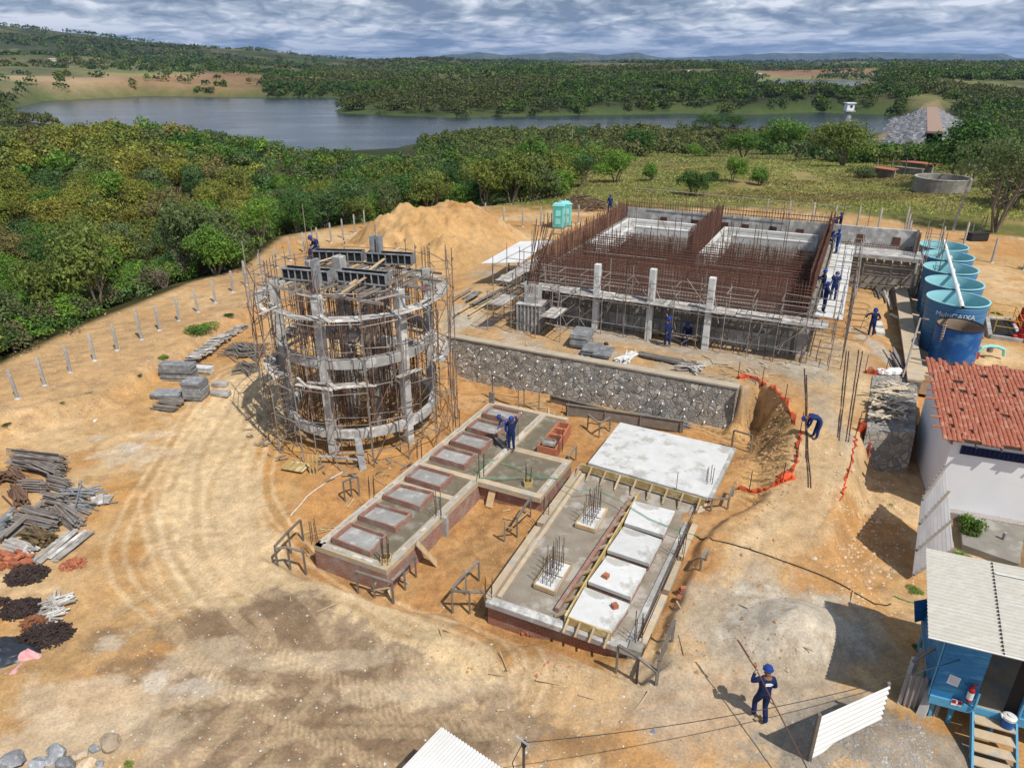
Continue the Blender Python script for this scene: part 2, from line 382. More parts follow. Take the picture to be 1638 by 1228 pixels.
# ---------------------------------------------------------------- ground sheet
def build_ground():
    ang = np.concatenate([np.arange(-62, -42, 0.5), np.arange(-42, 42, 0.14), np.arange(42, 62.1, 0.5)])*pi/180
    rr = [4.0]
    while rr[-1] < 22000:
        r = rr[-1]; rr.append(r + (0.3 if r < 12 else 0.1 if r < 42 else 0.2 if r < 70 else max(0.25, r*0.016)))
    rr = np.array(rr); A, Rr = np.meshgrid(ang, rr); X = Rr*np.sin(A); Y = Rr*np.cos(A)
    Z = zterr(X.ravel(), Y.ravel()).reshape(X.shape)
    nr, na = X.shape; n = nr*na
    co = np.stack([X.ravel(), Y.ravel(), Z.ravel()], 1)
    i = np.arange(nr-1)[:, None]*na + np.arange(na-1)[None, :]
    f = np.stack([i, i+1, i+na+1, i+na], -1).reshape(-1, 4)
    me = bpy.data.meshes.new('ground'); me.vertices.add(n); me.vertices.foreach_set('co', co.astype(np.float32).ravel())
    me.loops.add(f.size); me.loops.foreach_set('vertex_index', f[:, ::-1].ravel().astype(np.int32))
    me.polygons.add(len(f)); me.polygons.foreach_set('loop_start', np.arange(0, f.size, 4, dtype=np.int32)); me.polygons.foreach_set('loop_total', np.full(len(f), 4, np.int32))
    me.polygons.foreach_set('use_smooth', np.ones(len(f), bool)); me.update(); me.validate()
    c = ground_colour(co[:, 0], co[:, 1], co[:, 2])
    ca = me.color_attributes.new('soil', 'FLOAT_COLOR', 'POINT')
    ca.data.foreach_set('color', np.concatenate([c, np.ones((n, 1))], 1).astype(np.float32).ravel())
    o = bpy.data.objects.new('ground', me); COL.objects.link(o); tag(o, kind='structure')
    m, nt, N, L, b = nodes('earth')
    b.inputs['Roughness'].default_value = 0.95; b.inputs['Specular IOR Level'].default_value = 0.15
    at = N.new('ShaderNodeAttribute'); at.attribute_name = 'soil'
    geo = N.new('ShaderNodeNewGeometry')
    def noise(sc, det, r=0.6):
        q = N.new('ShaderNodeTexNoise'); q.inputs['Scale'].default_value = sc; q.inputs['Detail'].default_value = det; q.inputs['Roughness'].default_value = r
        L.new(geo.outputs['Position'], q.inputs['Vector']); return q.outputs[0]
    def mr(x, a, bb, c0, d):
        q = N.new('ShaderNodeMapRange'); q.inputs[1].default_value = a; q.inputs[2].default_value = bb; q.inputs[3].default_value = c0; q.inputs[4].default_value = d
        L.new(x, q.inputs[0]); return q.outputs[0]
    def mul(a, bb):
        q = N.new('ShaderNodeMath'); q.operation = 'MULTIPLY'; L.new(a, q.inputs[0]); L.new(bb, q.inputs[1]); return q.outputs[0]
    fine = mul(mul(mr(noise(1.5, 12, 0.74), .3, .7, .76, 1.22), mr(noise(13, 8, .7), .3, .7, .72, 1.26)), mr(noise(0.25, 5), .3, .7, .86, 1.12))
    sc = N.new('ShaderNodeVectorMath'); sc.operation = 'SCALE'; L.new(at.outputs['Color'], sc.inputs[0]); L.new(fine, sc.inputs['Scale'])
    # pebbles
    vo = N.new('ShaderNodeTexVoronoi'); vo.inputs['Scale'].default_value = 5.0; L.new(geo.outputs['Position'], vo.inputs['Vector'])
    peb = mr(vo.outputs['Distance'], .07, .10, 1, 0)
    sepc = N.new('ShaderNodeSeparateColor'); L.new(vo.outputs['Color'], sepc.inputs[0])
    pk = mul(peb, mr(sepc.outputs[0], .60, .64, 0, 1))
    spos = N.new('ShaderNodeSeparateXYZ'); L.new(geo.outputs['Position'], spos.inputs[0])
    pk = mul(pk, mr(spos.outputs[1], 45, 60, .8, 0))
    mx = N.new('ShaderNodeMixRGB'); L.new(pk, mx.inputs[0]); L.new(sc.outputs[0], mx.inputs[1])
    pc = N.new('ShaderNodeMixRGB'); pc.inputs[1].default_value = (.50,.42,.33,1); pc.inputs[2].default_value = (.20,.13,.08,1); L.new(sepc.outputs[1], pc.inputs[0])
    L.new(pc.outputs[0], mx.inputs[2]); L.new(mx.outputs[0], b.inputs['Base Color'])
    bp = N.new('ShaderNodeBump'); bp.inputs['Strength'].default_value = 0.5; bp.inputs['Distance'].default_value = 0.06
    L.new(noise(4.0, 9, .7), bp.inputs['Height'])
    bp2 = N.new('ShaderNodeBump'); bp2.inputs['Strength'].default_value = 0.5; bp2.inputs['Distance'].default_value = 0.03
    L.new(peb, bp2.inputs['Height']); L.new(bp.outputs[0], bp2.inputs['Normal']); L.new(bp2.outputs[0], b.inputs['Normal'])
    me.materials.append(m); return o

def lerpc(c, col, k): return c*(1-k[:, None]) + np.array(col)[None, :]*k[:, None]
def polyline_d(x, y, pts):
    d = np.full(x.shape, 1e9)
    for i in range(len(pts)-1):
        ax, ay = pts[i][0], pts[i][1]; bx, by = pts[i+1][0], pts[i+1][1]; ex, ey = bx-ax, by-ay
        t = np.clip(((x-ax)*ex+(y-ay)*ey)/(ex*ex+ey*ey), 0, 1); d = np.minimum(d, np.hypot(x-ax-t*ex, y-ay-t*ey))
    return d
def GR(px, py):
    """first hit of the photograph's ray with the terrain, for far places"""
    d = P(px, py, 0)-cam.location if py > 104 else None
    yy = py-614.0; dz = -(yy*CP+FPX*SP); dy = FPX*CP-yy*SP; dx = px-819.0; r = np.exp(np.linspace(math.log(60), math.log(9000), 700)); y = r/math.hypot(1, dx/dy); x = y*dx/dy
    zr = CAM_H+dz/dy*y; zt = zterr(x, y); i = np.argmax(zt > zr); i = i if zt[i] > zr[i] else len(r)-1
    return Vector((x[i], y[i], zt[i]))
def blob(x, y, px, py, rx, ry, z=0.5, soft=0.6, ns=0.5, k=1.0):
    """irregular stain with centre and half-axes given on the ground"""
    c = P(px, py, z) if z < 900 else GR(px, py); q = np.hypot((x-c.x)/rx, (y-c.y)/ry) + (fbm(x, y, ns, 6, px*0.01)-.5)*1.5 + (fbm(x, y, ns*5, 3, px*0.02)-.5)*.5
    return k*sst(1+soft*.5, 1-soft*.5, q)
def ground_colour(x, y, z):
    r = np.hypot(x, y); a = x/np.maximum(y, 1)
    n1 = fbm(x, y, 0.18, 5, 1); n2 = fbm(x, y, 0.7, 5, 2); n3 = fbm(x, y, 2.5, 4, 3); nl = fbm(x, y, 0.02, 5, 6)
    c = np.tile(np.array([.52, .355, .185]), (len(x), 1))
    c = lerpc(c, (.60, .46, .29), sst(.45, .62, n1))            # pale dry dust
    c = lerpc(c, (.50, .285, .115), sst(.47, .60, fbm(x, y, .28, 6, 22))*.8)      # orange subsoil
    c = lerpc(c, (.38, .27, .17), sst(.58, .72, n3)*.5)
    # orange fresh earth round the slabs
    s = sdf(x, y, CUT); k = sst(1.6, -.4, s)
    c = lerpc(c, (.47, .27, .12), k*(.45+.5*sst(.4, .6, n2)))
    c = lerpc(c, (.34, .20, .10), k*sst(.56, .66, n3)*.6)
    for b in ((350,760,5,7,.0,.40),(250,800,4,4,.0,.35),(170,640,6,3,.3,.35),(1000,1010,2,1,.8,.5),(900,1020,2.5,1,.6,.5)):
        c = lerpc(c, (.50, .31, .13), blob(x, y, b[0], b[1], b[2], b[3], b[4], k=b[5]))
    bk = sst(.3, -.3, sdf(x, y, CUT))*sst(-2.2, -1.4, sdf(x, y, CUT))*sst(9.0, 10.0, x); st_ = fbm(x*.9+y*1.2, z*.6, 4.0, 3, 95); c = lerpc(c, (.60, .40, .20), bk*.9); c = c*(1-bk*.55*sst(.5, .6, st_))[:, None]  # bank colour lifted to offset its shade; dark streaks painted for gouges
    # wheel tracks: around the tower, along the front, up the ramp
    T2 = tracks()[1]; d = polyline_d(x, y, T2); c = lerpc(c, (.56, .46, .32), sst(1.5, .6, d+(n2-.5)*1.5)*.6)
    d = polyline_d(x, y, tracks()[0]); c = lerpc(c, (.66, .54, .36), sst(2.5, 1.6, d+(n2-.5)*1.8)*.9); 
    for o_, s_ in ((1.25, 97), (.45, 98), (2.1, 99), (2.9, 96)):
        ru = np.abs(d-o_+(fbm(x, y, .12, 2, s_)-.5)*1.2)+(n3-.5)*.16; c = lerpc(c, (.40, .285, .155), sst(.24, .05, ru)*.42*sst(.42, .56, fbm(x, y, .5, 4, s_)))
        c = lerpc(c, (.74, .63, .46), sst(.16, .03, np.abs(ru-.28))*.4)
    dd_ = polyline_d(x, y, tracks()[3]); c = lerpc(c, (.62, .51, .35), sst(1.3, .6, dd_+(n2-.5)*1.6)*.5)
    # wet, churned mud and pale cement dust in the foreground
    wet = (.24, .18, .125)
    big = sdf(x, y, pxpoly([(250,1040),(330,985),(470,935),(600,1010),(740,1100),(860,1180),(900,1260),(330,1260),(290,1160)], .8)); mm = big+(fbm(x, y, .6, 6, 80)-.5)*5.0+(fbm(x, y, 3.5, 4, 81)-.5)*1.2
    c = lerpc(c, (.385, .31, .235), sst(.25, -.15, mm)*.92); c = lerpc(c, wet, sst(.1, -.15, mm+1.0+(fbm(x, y, 1.3, 6, 82)-.5)*4.5)*.6)
    for b in ((420,1000,2.4,1.4,.85),(330,990,1.7,.9,.8),(480,1120,2.9,1.0,.75),(640,1180,2.2,1.0,.9),(560,1200,2.5,.8,.8),(760,1200,1.1,.7,.7),(270,1140,.9,1.0,.7),(160,1010,.8,.7,.7),(230,1060,1.3,.6,.8),(850,1160,.9,.3,.6),(900,1205,1.4,.5,.5)):
        c = lerpc(c, wet, blob(x, y, b[0], b[1], b[2], b[3], .7, .5, .9, b[4]*.85))
    for b in ((500,1060,2.6,.5,.6),(330,1050,1.5,.8,.5),(150,1120,2.6,1.2,.7),(60,1180,1.5,.9,.7),(210,1180,1.4,.8,.6),(640,1120,1.6,.5,.6),(380,1110,.9,.4,.7),(200,712,1.6,1.0,.8),(240,680,1.0,.4,.6),(700,1105,1.8,.5,.6),(1080,1110,1.3,.7,.5),(90,760,1.2,.8,.3)):
        c = lerpc(c, (.62, .54, .43), blob(x, y, b[0], b[1], b[2], b[3], .6, .5, 1.2, b[4]))
    for b in ((205,705,.7,.5,.8),(250,1095,.35,.5,.7),(320,1105,.8,.4,.6),(150,690,.5,.3,.6),(180,1030,.5,.4,.6),(880,960,.3,.3,.3)):
        c = lerpc(c, (.62, .60, .57), blob(x, y, b[0], b[1], b[2], b[3], .4, .6, 1.6, b[4]))
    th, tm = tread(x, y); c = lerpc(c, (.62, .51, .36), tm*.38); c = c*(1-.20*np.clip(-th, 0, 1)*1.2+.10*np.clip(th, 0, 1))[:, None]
    # grey gravel and mortar
    for b in ((1200,1000,2.2,2.6,.8,1.3),(1150,1120,2.6,1.6,.6,1.2),(1260,1120,2.0,1.4,.6,1.2),(1262,1010,2.6,2.0,1.0,1.3),(1290,1170,1.5,.8,.5,1.2),(1320,660,.55,4.5,.7,2.3),(1060,1140,1.2,.5,.4,1.2),(1330,560,1.6,3.0,.45,2.5)):
        c = lerpc(c, (.44, .40, .345), blob(x, y, b[0], b[1], b[2], b[3], b[5], .7, .8, b[4]))
    c = lerpc(c, (.56, .54, .50), blob(x, y, 1262, 1005, 1.9, 1.6, 1.3, .25, 1.6, .95)); c = lerpc(c, (.31, .30, .28), blob(x, y, 1405, 1205, 2.6, 1.5, 1.1, .3, .8, .9))
    # terrace: grey-brown with cement crumbs along the building
    s = sdf(x, y, [tuple(WA[:2]), tuple(WB[:2]), (16, 31), (22, 52), (-3, 60)]); k = sst(1, -1, s)
    c = lerpc(c, (.46, .35, .22), k*.6); c = lerpc(c, (.42, .38, .33), k*sst(.5, .62, n2)*.8)
    L0 = [P(*q, 2.5) for q in ((860,500),(952,532),(1037,548),(1128,564),(1270,592),(1310,600))]
    d = polyline_d(x, y, L0); c = lerpc(c, (.40, .385, .36), sst(1.3, .3, d+(n3-.5)*1.4)*.8)
    for b in ((1130,578,1.5,.35),(1080,575,.5,.3),(1280,585,1.5,.8),(740,500,1.2,2.2),(1420,560,.7,4.0)):
        c = lerpc(c, (.50, .49, .46), blob(x, y, b[0], b[1], b[2], b[3], 2.5, .5, 2.0, .85))
    # fresh mound
    d = np.hypot(x-MOUND.x, y-MOUND.y-2); c = lerpc(c, (.55, .375, .19), sst(12, 8, d)*.8*(y < 66))
    # crest strip: drying rills and low weeds
    s = sdf(x, y, STRIP); k = sst(.5, -.5, s)
    c = lerpc(c, (.52, .38, .23), k*.6); c = lerpc(c, (.36, .27, .18), k*sst(.55, .63, fbm(x*.6+y*.9, y*3-x*2.2, .8, 4, 8))*.6)
    # grass at the margins of the site
    gr = np.array([.115, .13, .04]); dry = np.array([.21, .175, .075])
    out = sdf(x, y, SITE)
    back = sst(-3.5, .5, out + (n2-.5)*5)*(y > 50)
    right = sst(.0, 1.4, x - np.interp(y, [60, 74, 80], [60, 42, 38]) + (n1-.5)*6)*(y > 40)
    gcol = dry[None, :]*(1-sst(.38, .6, n1+.3*(n2-.5)))[:, None] + gr[None, :]*sst(.38, .6, n1+.3*(n2-.5))[:, None]
    gcol = gcol*(1.0+.6*n3)[:, None]
    redg = sst(.55, .66, fbm(x, y*2.5, .05, 4, 12)); gcol = gcol*(1-redg[:, None]*.5)+np.array([.20, .125, .06])[None, :]*redg[:, None]*.5
    k = np.clip(back+right, 0, 1)*sst(-.06, .06, a+(n2-.5)*.1); c = c*(1-k[:, None])+gcol*k[:, None]
    for q in ((1100,262,9,1.0),(1260,268,7,.9),(450,270,3,7),(420,250,8,3),(390,247,6,2),(470,290,2,8)):
        kk = blob(x, y, q[0], q[1], q[2], q[3], .3 if q[0] > 1000 else -4, .5, .2, .9); c = lerpc(c, (.56, .40, .26), kk)
    # forest floor on the left and far off
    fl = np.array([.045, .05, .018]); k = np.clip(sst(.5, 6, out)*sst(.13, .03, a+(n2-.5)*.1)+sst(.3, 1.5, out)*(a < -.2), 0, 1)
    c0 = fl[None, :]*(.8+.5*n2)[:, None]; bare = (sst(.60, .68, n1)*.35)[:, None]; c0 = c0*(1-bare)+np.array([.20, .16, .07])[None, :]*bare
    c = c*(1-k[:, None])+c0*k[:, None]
    # distant land: scrub with clearings and fields
    k = sst(150, 260, r); nf = fbm(x, y, .004, 5, 21); nf2 = fbm(x, y, .012, 5, 22)
    cf = np.tile(np.array([.060, .078, .030]), (len(x), 1))
    cf = lerpc(cf, (.13, .14, .055), sst(.50, .62, nf)*.8); cf = lerpc(cf, (.22, .17, .09), sst(.60, .68, nf2)*sst(500, 1500, r)*.6)
    cf = lerpc(cf, (.028, .038, .02), sst(.5, .58, fbm(x, y, .02, 4, 30))*.7)
    for px, py, rx, ry, col, kk in ((160,130,80,120,(.26,.21,.12),.7),(40,120,160,200,(.15,.16,.08),.8),(225,128,60,90,(.34,.24,.15),.85),(265,138,60,70,(.34,.19,.11),.8),(330,120,80,90,(.28,.17,.10),.8),(215,117,60,90,(.20,.21,.08),.8),(110,108,200,200,(.16,.16,.08),.7),
            (190,143,80,50,(.40,.29,.18),.8),(310,140,70,60,(.30,.20,.11),.8),(520,137,28,60,(.34,.30,.09),.95),(560,131,60,60,(.25,.17,.10),.7),(1330,118,420,300,(.24,.20,.11),.8),(1500,117,300,250,(.25,.22,.12),.7),(1330,114,160,60,(.27,.15,.09),.9),(1150,112,400,500,(.15,.16,.07),.8),
            (1560,150,120,150,(.17,.17,.07),.9),(1500,140,80,100,(.14,.15,.06),.7),(880,112,250,300,(.14,.14,.06),.6),(1000,108,300,200,(.15,.13,.08),.5)):
        cf = lerpc(cf, col, blob(x, y, px, py, rx, ry, 999, .5, .008, kk))
    cf = cf*(.55+.9*fbm(x, y, .02, 6, 41))[:, None]; c = c*(1-k[:, None])+cf*k[:, None]
    # green margin of the water
    sl = np.minimum(sdf(x, y, LAKE), 1e6); k = sst(14, 2, sl)*(r > 150)
    c = lerpc(c, (.075, .115, .035), k*.8)
    k2 = (sst(1, -1, sdf(x, y, pxpoly([(1400,200),(1480,168),(1500,166),(1560,200),(1570,215)], -6))))
    c = lerpc(c, (.32, .23, .14), k2*.6)
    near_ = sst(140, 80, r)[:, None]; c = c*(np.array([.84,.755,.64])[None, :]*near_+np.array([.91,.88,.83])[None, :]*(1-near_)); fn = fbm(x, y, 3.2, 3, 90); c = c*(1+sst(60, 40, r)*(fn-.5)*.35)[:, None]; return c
ground = build_ground()

def water():
    m, nt, N, L, b = nodes('water')
    b.inputs['Base Color'].default_value = (.022, .034, .052, 1); b.inputs['Roughness'].default_value = 0.16; b.inputs['IOR'].default_value = 1.33
    geo = N.new('ShaderNodeNewGeometry'); mp = N.new('ShaderNodeMapping'); mp.inputs['Scale'].default_value = (.35, .9, 1); L.new(geo.outputs['Position'], mp.inputs[0])
    n = N.new('ShaderNodeTexNoise'); n.inputs['Scale'].default_value = 1.0; n.inputs['Detail'].default_value = 6; L.new(mp.outputs[0], n.inputs['Vector'])
    n2 = N.new('ShaderNodeTexNoise'); n2.inputs['Scale'].default_value = .05; n2.inputs['Detail'].default_value = 5; L.new(mp.outputs[0], n2.inputs['Vector'])
    r = N.new('ShaderNodeMapRange'); r.inputs[1].default_value = .35; r.inputs[2].default_value = .65; r.inputs[3].default_value = .08; r.inputs[4].default_value = .5; L.new(n2.outputs[0], r.inputs[0])
    bp = N.new('ShaderNodeBump'); bp.inputs['Distance'].default_value = 0.5; L.new(r.outputs[0], bp.inputs['Strength']); L.new(n.outputs[0], bp.inputs['Height']); L.new(bp.outputs[0], b.inputs['Normal'])
    for nm, poly in (('lake', LAKE), ('distant_lake', LAKE2), ('distant_pond', LAKE3)):
        xs = [p[0] for p in poly]; ys = [p[1] for p in poly]; e = 25 if nm == 'lake' else 70
        mb = MB(); mb.add([(min(xs)-e, min(ys)-e, -12), (max(xs)+e, min(ys)-e, -12), (max(xs)+e, max(ys)+e, -12), (min(xs)-e, max(ys)+e, -12)], [(0, 1, 2, 3)])
        o = mb.build(nm, m); tag(o, kind='structure')
water()
# ---------------------------------------------------------------- trees
def leaf_mat(name, base, sat=0.25):
    m, nt, N, L, b = nodes(name); b.inputs['Roughness'].default_value = .65; b.inputs['Specular IOR Level'].default_value = .25
    oi = N.new('ShaderNodeObjectInfo'); geo = N.new('ShaderNodeNewGeometry')
    n = N.new('ShaderNodeTexNoise'); n.inputs['Scale'].default_value = .9; n.inputs['Detail'].default_value = 4
    L.new(geo.outputs['Position'], n.inputs['Vector'])
    r = N.new('ShaderNodeMapRange'); r.inputs[1].default_value = .3; r.inputs[2].default_value = .7; r.inputs[3].default_value = .62; r.inputs[4].default_value = 1.45; L.new(n.outputs[0], r.inputs[0])
    ri = N.new('ShaderNodeMapRange'); ri.inputs[3].default_value = .65; ri.inputs[4].default_value = 1.4; L.new(geo.outputs['Random Per Island'], ri.inputs[0])
    mm = N.new('ShaderNodeMath'); mm.operation = 'MULTIPLY'; L.new(r.outputs[0], mm.inputs[0]); L.new(ri.outputs[0], mm.inputs[1])
    if base is None:
        src = oi.outputs['Color']
    else:
        at = N.new('ShaderNodeAttribute'); at.attribute_name = 'leaf'; src = at.outputs['Color']
    sc = N.new('ShaderNodeVectorMath'); sc.operation = 'SCALE'; L.new(src, sc.inputs[0]); L.new(mm.outputs[0], sc.inputs['Scale'])
    L.new(sc.outputs[0], b.inputs['Base Color'])
    tr = N.new('ShaderNodeBsdfTranslucent'); L.new(sc.outputs[0], tr.inputs[0]); ms = N.new('ShaderNodeMixShader'); ms.inputs[0].default_value = .32
    L.new(b.outputs[0], ms.inputs[1]); L.new(tr.outputs[0], ms.inputs[2]); L.new(ms.outputs[0], N['Material Output'].inputs['Surface'])
    return m
M_LEAF = leaf_mat('leaves', None); M_LEAFM = leaf_mat('leaf_mass', 1)
M_BARK = mat('bark', (.24,.20,.15), (.13,.10,.075), 6, stretch=(1,1,.3))
def quad_mesh(name, C, Nrm, size, aspect, rs, material, cols=None):
    """many small leaf-sized faces: centres C, outward directions Nrm"""
    n = len(C); a = rs.normal(size=(n, 3)); Nn = Nrm+rs.normal(size=(n, 3))*.55; Nn /= np.linalg.norm(Nn, axis=1)[:, None]+1e-9
    t = np.cross(Nn, a); t /= np.linalg.norm(t, axis=1)[:, None]+1e-9; b = np.cross(Nn, t)
    sz = (size*(.6+.8*rs.rand(n)))[:, None] if np.isscalar(size) else (size*(.6+.8*rs.rand(n)))[:, None]
    t = t*sz; b = b*sz*aspect
    V = np.stack([C-t*.5-b*.2, C+b*.5-t*.1, C+t*.55+b*.15, C-b*.5+t*.1], 1).reshape(-1, 3)
    me = bpy.data.meshes.new(name); me.vertices.add(4*n); me.vertices.foreach_set('co', V.astype(np.float32).ravel())
    me.loops.add(4*n); me.loops.foreach_set('vertex_index', np.arange(4*n, dtype=np.int32))
    me.polygons.add(n); me.polygons.foreach_set('loop_start', np.arange(0, 4*n, 4, dtype=np.int32)); me.polygons.foreach_set('loop_total', np.full(n, 4, np.int32))
    me.update()
    if cols is not None:
        ca = me.color_attributes.new('leaf', 'FLOAT_COLOR', 'POINT'); cc = np.concatenate([np.repeat(cols, 4, 0), np.ones((4*n, 1))], 1); ca.data.foreach_set('color', cc.astype(np.float32).ravel())
    me.materials.append(material); return me
def crown_points(rs, n, w, h, zb, lobes, flat=.5):
    """points on a lumpy crown: twigs of leaves on overlapping lobes"""
    L = []
    for k in range(lobes):
        an = rs.rand()*2*pi; rr = (rs.rand()**.6)*w*.62; L.append((rr*cos(an), rr*sin(an), zb+h*(.25+.6*rs.rand())*(1-.45*(rr/w)**2), w*(.28+.22*rs.rand()), h*(.20+.18*rs.rand())))
    L.append((0, 0, zb+h*.55, w*.5, h*.42))
    L = np.array(L); wt = L[:, 3]**2; idx = rs.choice(len(L), n, p=wt/wt.sum())
    d = rs.normal(size=(n, 3)); d /= np.linalg.norm(d, axis=1)[:, None]; d[:, 2] = np.where(d[:, 2] < -.45, -d[:, 2]*.5, d[:, 2])
    q = L[idx]; rad = (.72+.36*rs.rand(n))
    clump = rs.randint(0, max(8, n//26), n); off = rs.normal(size=(clump.max()+1, 3))*.13; 
    C = q[:, :3] + d*np.stack([q[:, 3], q[:, 3], q[:, 4]], 1)*rad[:, None]
    # gather leaves into twigs so gaps open between them
    cell = np.floor(C/ (w*.13)); hsh = np.abs(np.sin(cell[:, 0]*12.99+cell[:, 1]*78.2+cell[:, 2]*37.7)*43758.5) % 1
    keep = hsh > .30; C = C[keep]; d = d[keep]
    return C, d
def limbs(rs, w, h, zb, lean=.1, stems=3):
    mb = MB(); base = Vector((0, 0, -.3))
    for k in range(stems):
        an = rs.rand()*6.28; top = Vector((cos(an)*w*.35, sin(an)*w*.35, zb+h*.45)); mid = base.lerp(top, .45)+Vector((rs.normal()*.2, rs.normal()*.2, 0))
        r0 = .055*w/2+.03; mb.path([base, mid, top], [r0, r0*.7, r0*.35], 5)
        for j in range(4):
            t = .4+.15*j; a2 = rs.rand()*6.28; p0 = mid.lerp(top, (t-.4)/.6); p1 = p0+Vector((cos(a2)*w*.42, sin(a2)*w*.42, h*(.2+.2*rs.rand())))
            mb.path([p0, p0.lerp(p1, .5)+Vector((0, 0, .12)), p1], [r0*.45, r0*.3, r0*.12], 4)
    return mb
PROTO = []
def make_tree_proto(kind, w, h, zb, n, leaf, lobes, stems, asp=.55):
    rs = np.random.RandomState(100+len(PROTO))
    C, d = crown_points(rs, n, w, h, zb, lobes)
    cm = quad_mesh('crown', C, d, leaf, asp, rs, M_LEAF)
    lb = limbs(rs, w, h, zb, stems=stems)
    tm = bpy.data.meshes.new('trunk'); tm.from_pydata(lb.v, [], lb.f); tm.materials.append(M_BARK)
    PROTO.append((kind, cm, tm)); return len(PROTO)-1
for q in ((2.6,3.6,.6,8000,.19,9,4),(3.0,3.2,.5,9000,.20,11,4),(2.3,4.2,.8,7500,.19,8,3),(3.3,3.8,.9,9500,.20,12,4)): make_tree_proto('scrub_tree', *q)
for q in ((1.5,1.9,.0,3600,.15,6,5),(1.9,1.6,.0,4000,.15,7,5)): make_tree_proto('bush', *q)
make_tree_proto('sparse_tree', 2.6, 3.6, 1.4, 3300, .20, 7, 3)
make_tree_proto('umbrella_tree', 3.4, 2.2, 2.3, 8500, .14, 12, 5)
make_tree_proto('bare_shrub', 1.6, 2.0, .3, 350, .12, 4, 9)
GREENS = [tuple(q*f_ for q, f_ in zip(t, (1.5, 1.55, 1.3))) for t in [(.062,.118,.022),(.040,.082,.020),(.078,.140,.024),(.098,.168,.028),(.052,.092,.034),(.100,.124,.032),(.078,.100,.044)]]
YEL = [(.22,.23,.04),(.18,.205,.038),(.24,.23,.045),(.17,.19,.04),(.19,.17,.06)]
def tree(i, x, y, s, col, label, group=None, rz=None, sz=1.0, name=None, z=None):
    kind, cm, tm = PROTO[i]
    rz = rnd.random()*6.28 if rz is None else rz
    r = thing(name or kind, (x, y, (gz(x, y) if z is None else z)-.05), label, 'bush' if kind in ('bush', 'bare_shrub') else 'tree', group, rz)
    r.scale = (s, s, s*sz)
    for nm, me in (('crown', cm), ('trunk', tm)):
        o = bpy.data.objects.new(nm, me); COL.objects.link(o); o.parent = r; o.color = (*col, 1)
    return r
def scatter(n, xr, yr, dmin, ok, rs):
    out = []; g = {}
    for _ in range(n*12):
        if len(out) >= n: break
        x = xr[0]+(xr[1]-xr[0])*rs.rand(); y = yr[0]+(yr[1]-yr[0])*rs.rand(); k = (int(x//dmin), int(y//dmin))
        if any((x-a)**2+(y-b)**2 < dmin*dmin for i in (-1, 0, 1) for j in (-1, 0, 1) for a, b in g.get((k[0]+i, k[1]+j), ())): continue
        if not ok(x, y): continue
        g.setdefault(k, []).append((x, y)); out.append((x, y))
    return out
def near_forest():
    rs = np.random.RandomState(3)
    xs = []
    def okf(x, y):
        if abs(x) > y*.80+6: return False
        return True
    pts = scatter(2600, (-190, 40), (24, 215), 2.9, okf, rs)
    P_ = np.array(pts); s = sdf(P_[:, 0], P_[:, 1], SITE); a = P_[:, 0]/P_[:, 1]; r = np.hypot(P_[:, 0], P_[:, 1])
    lk = sdf(P_[:, 0], P_[:, 1], LAKE)
    lim = np.interp(a, [-1, -.3, -.1, .0, .08, .1], [1.0, 1.0, 1.6, 4.0, 8.0, 40])
    keep = (s > lim) & (lk > 6) & (a < .12)
    # the sandy footpath to the shore
    d = polyline_d(P_[:, 0], P_[:, 1], [P(*q, -4) for q in ((388,245),(410,256),(440,268),(462,292))]); keep &= d > 3.0
    keep &= ~((r > 110) & (rs.rand(len(r)) < .25))
    P_ = P_[keep]; r = r[keep]; a = a[keep]; order = np.argsort(r)
    Z = zterr(P_[:, 0], P_[:, 1]); rest = []; cnt = 0
    yel = fbm(P_[:, 0], P_[:, 1], .03, 3, 60)
    for i in order:
        x, y = P_[i]; rr = r[i]
        isy = a[i] < -.36 and rr > 92 and yel[i] > .46
        col = YEL[rs.randint(len(YEL))] if isy and rs.rand() < .75 else GREENS[rs.randint(len(GREENS))]
        if rs.rand() < .06: col = YEL[1]
        if a[i] > -.3 and rr > 120: col = tuple(c*.8 for c in col)
        if cnt < 276:
            k = rs.choice([0,1,2,3,4,5,6,8], p=[.2,.2,.15,.2,.09,.08,.05,.03])
            t = tree(k, x, y, .8+.5*rs.rand(), col, {'bush': 'low bush in the dense scrub beyond the post line at left', 'bare_shrub': 'nearly leafless shrub in the dense scrub beyond the post line at left', 'sparse_tree': 'thin-crowned tree in the dense scrub beyond the post line at left'}.get(PROTO[k][0], 'green scrub tree in the dense thicket beyond the post line at left'), {'bush': 'bushes of the thicket', 'bare_shrub': 'leafless shrubs of the thicket', 'sparse_tree': 'thin trees of the thicket'}.get(PROTO[k][0], 'trees of the thicket beyond the posts'), z=Z[i], sz=.8+.35*rs.rand())
            cnt += 1
        else: rest.append((x, y, Z[i], 2.0+1.5*rs.rand(), 2.6+1.8*rs.rand(), col, rr))
    return rest
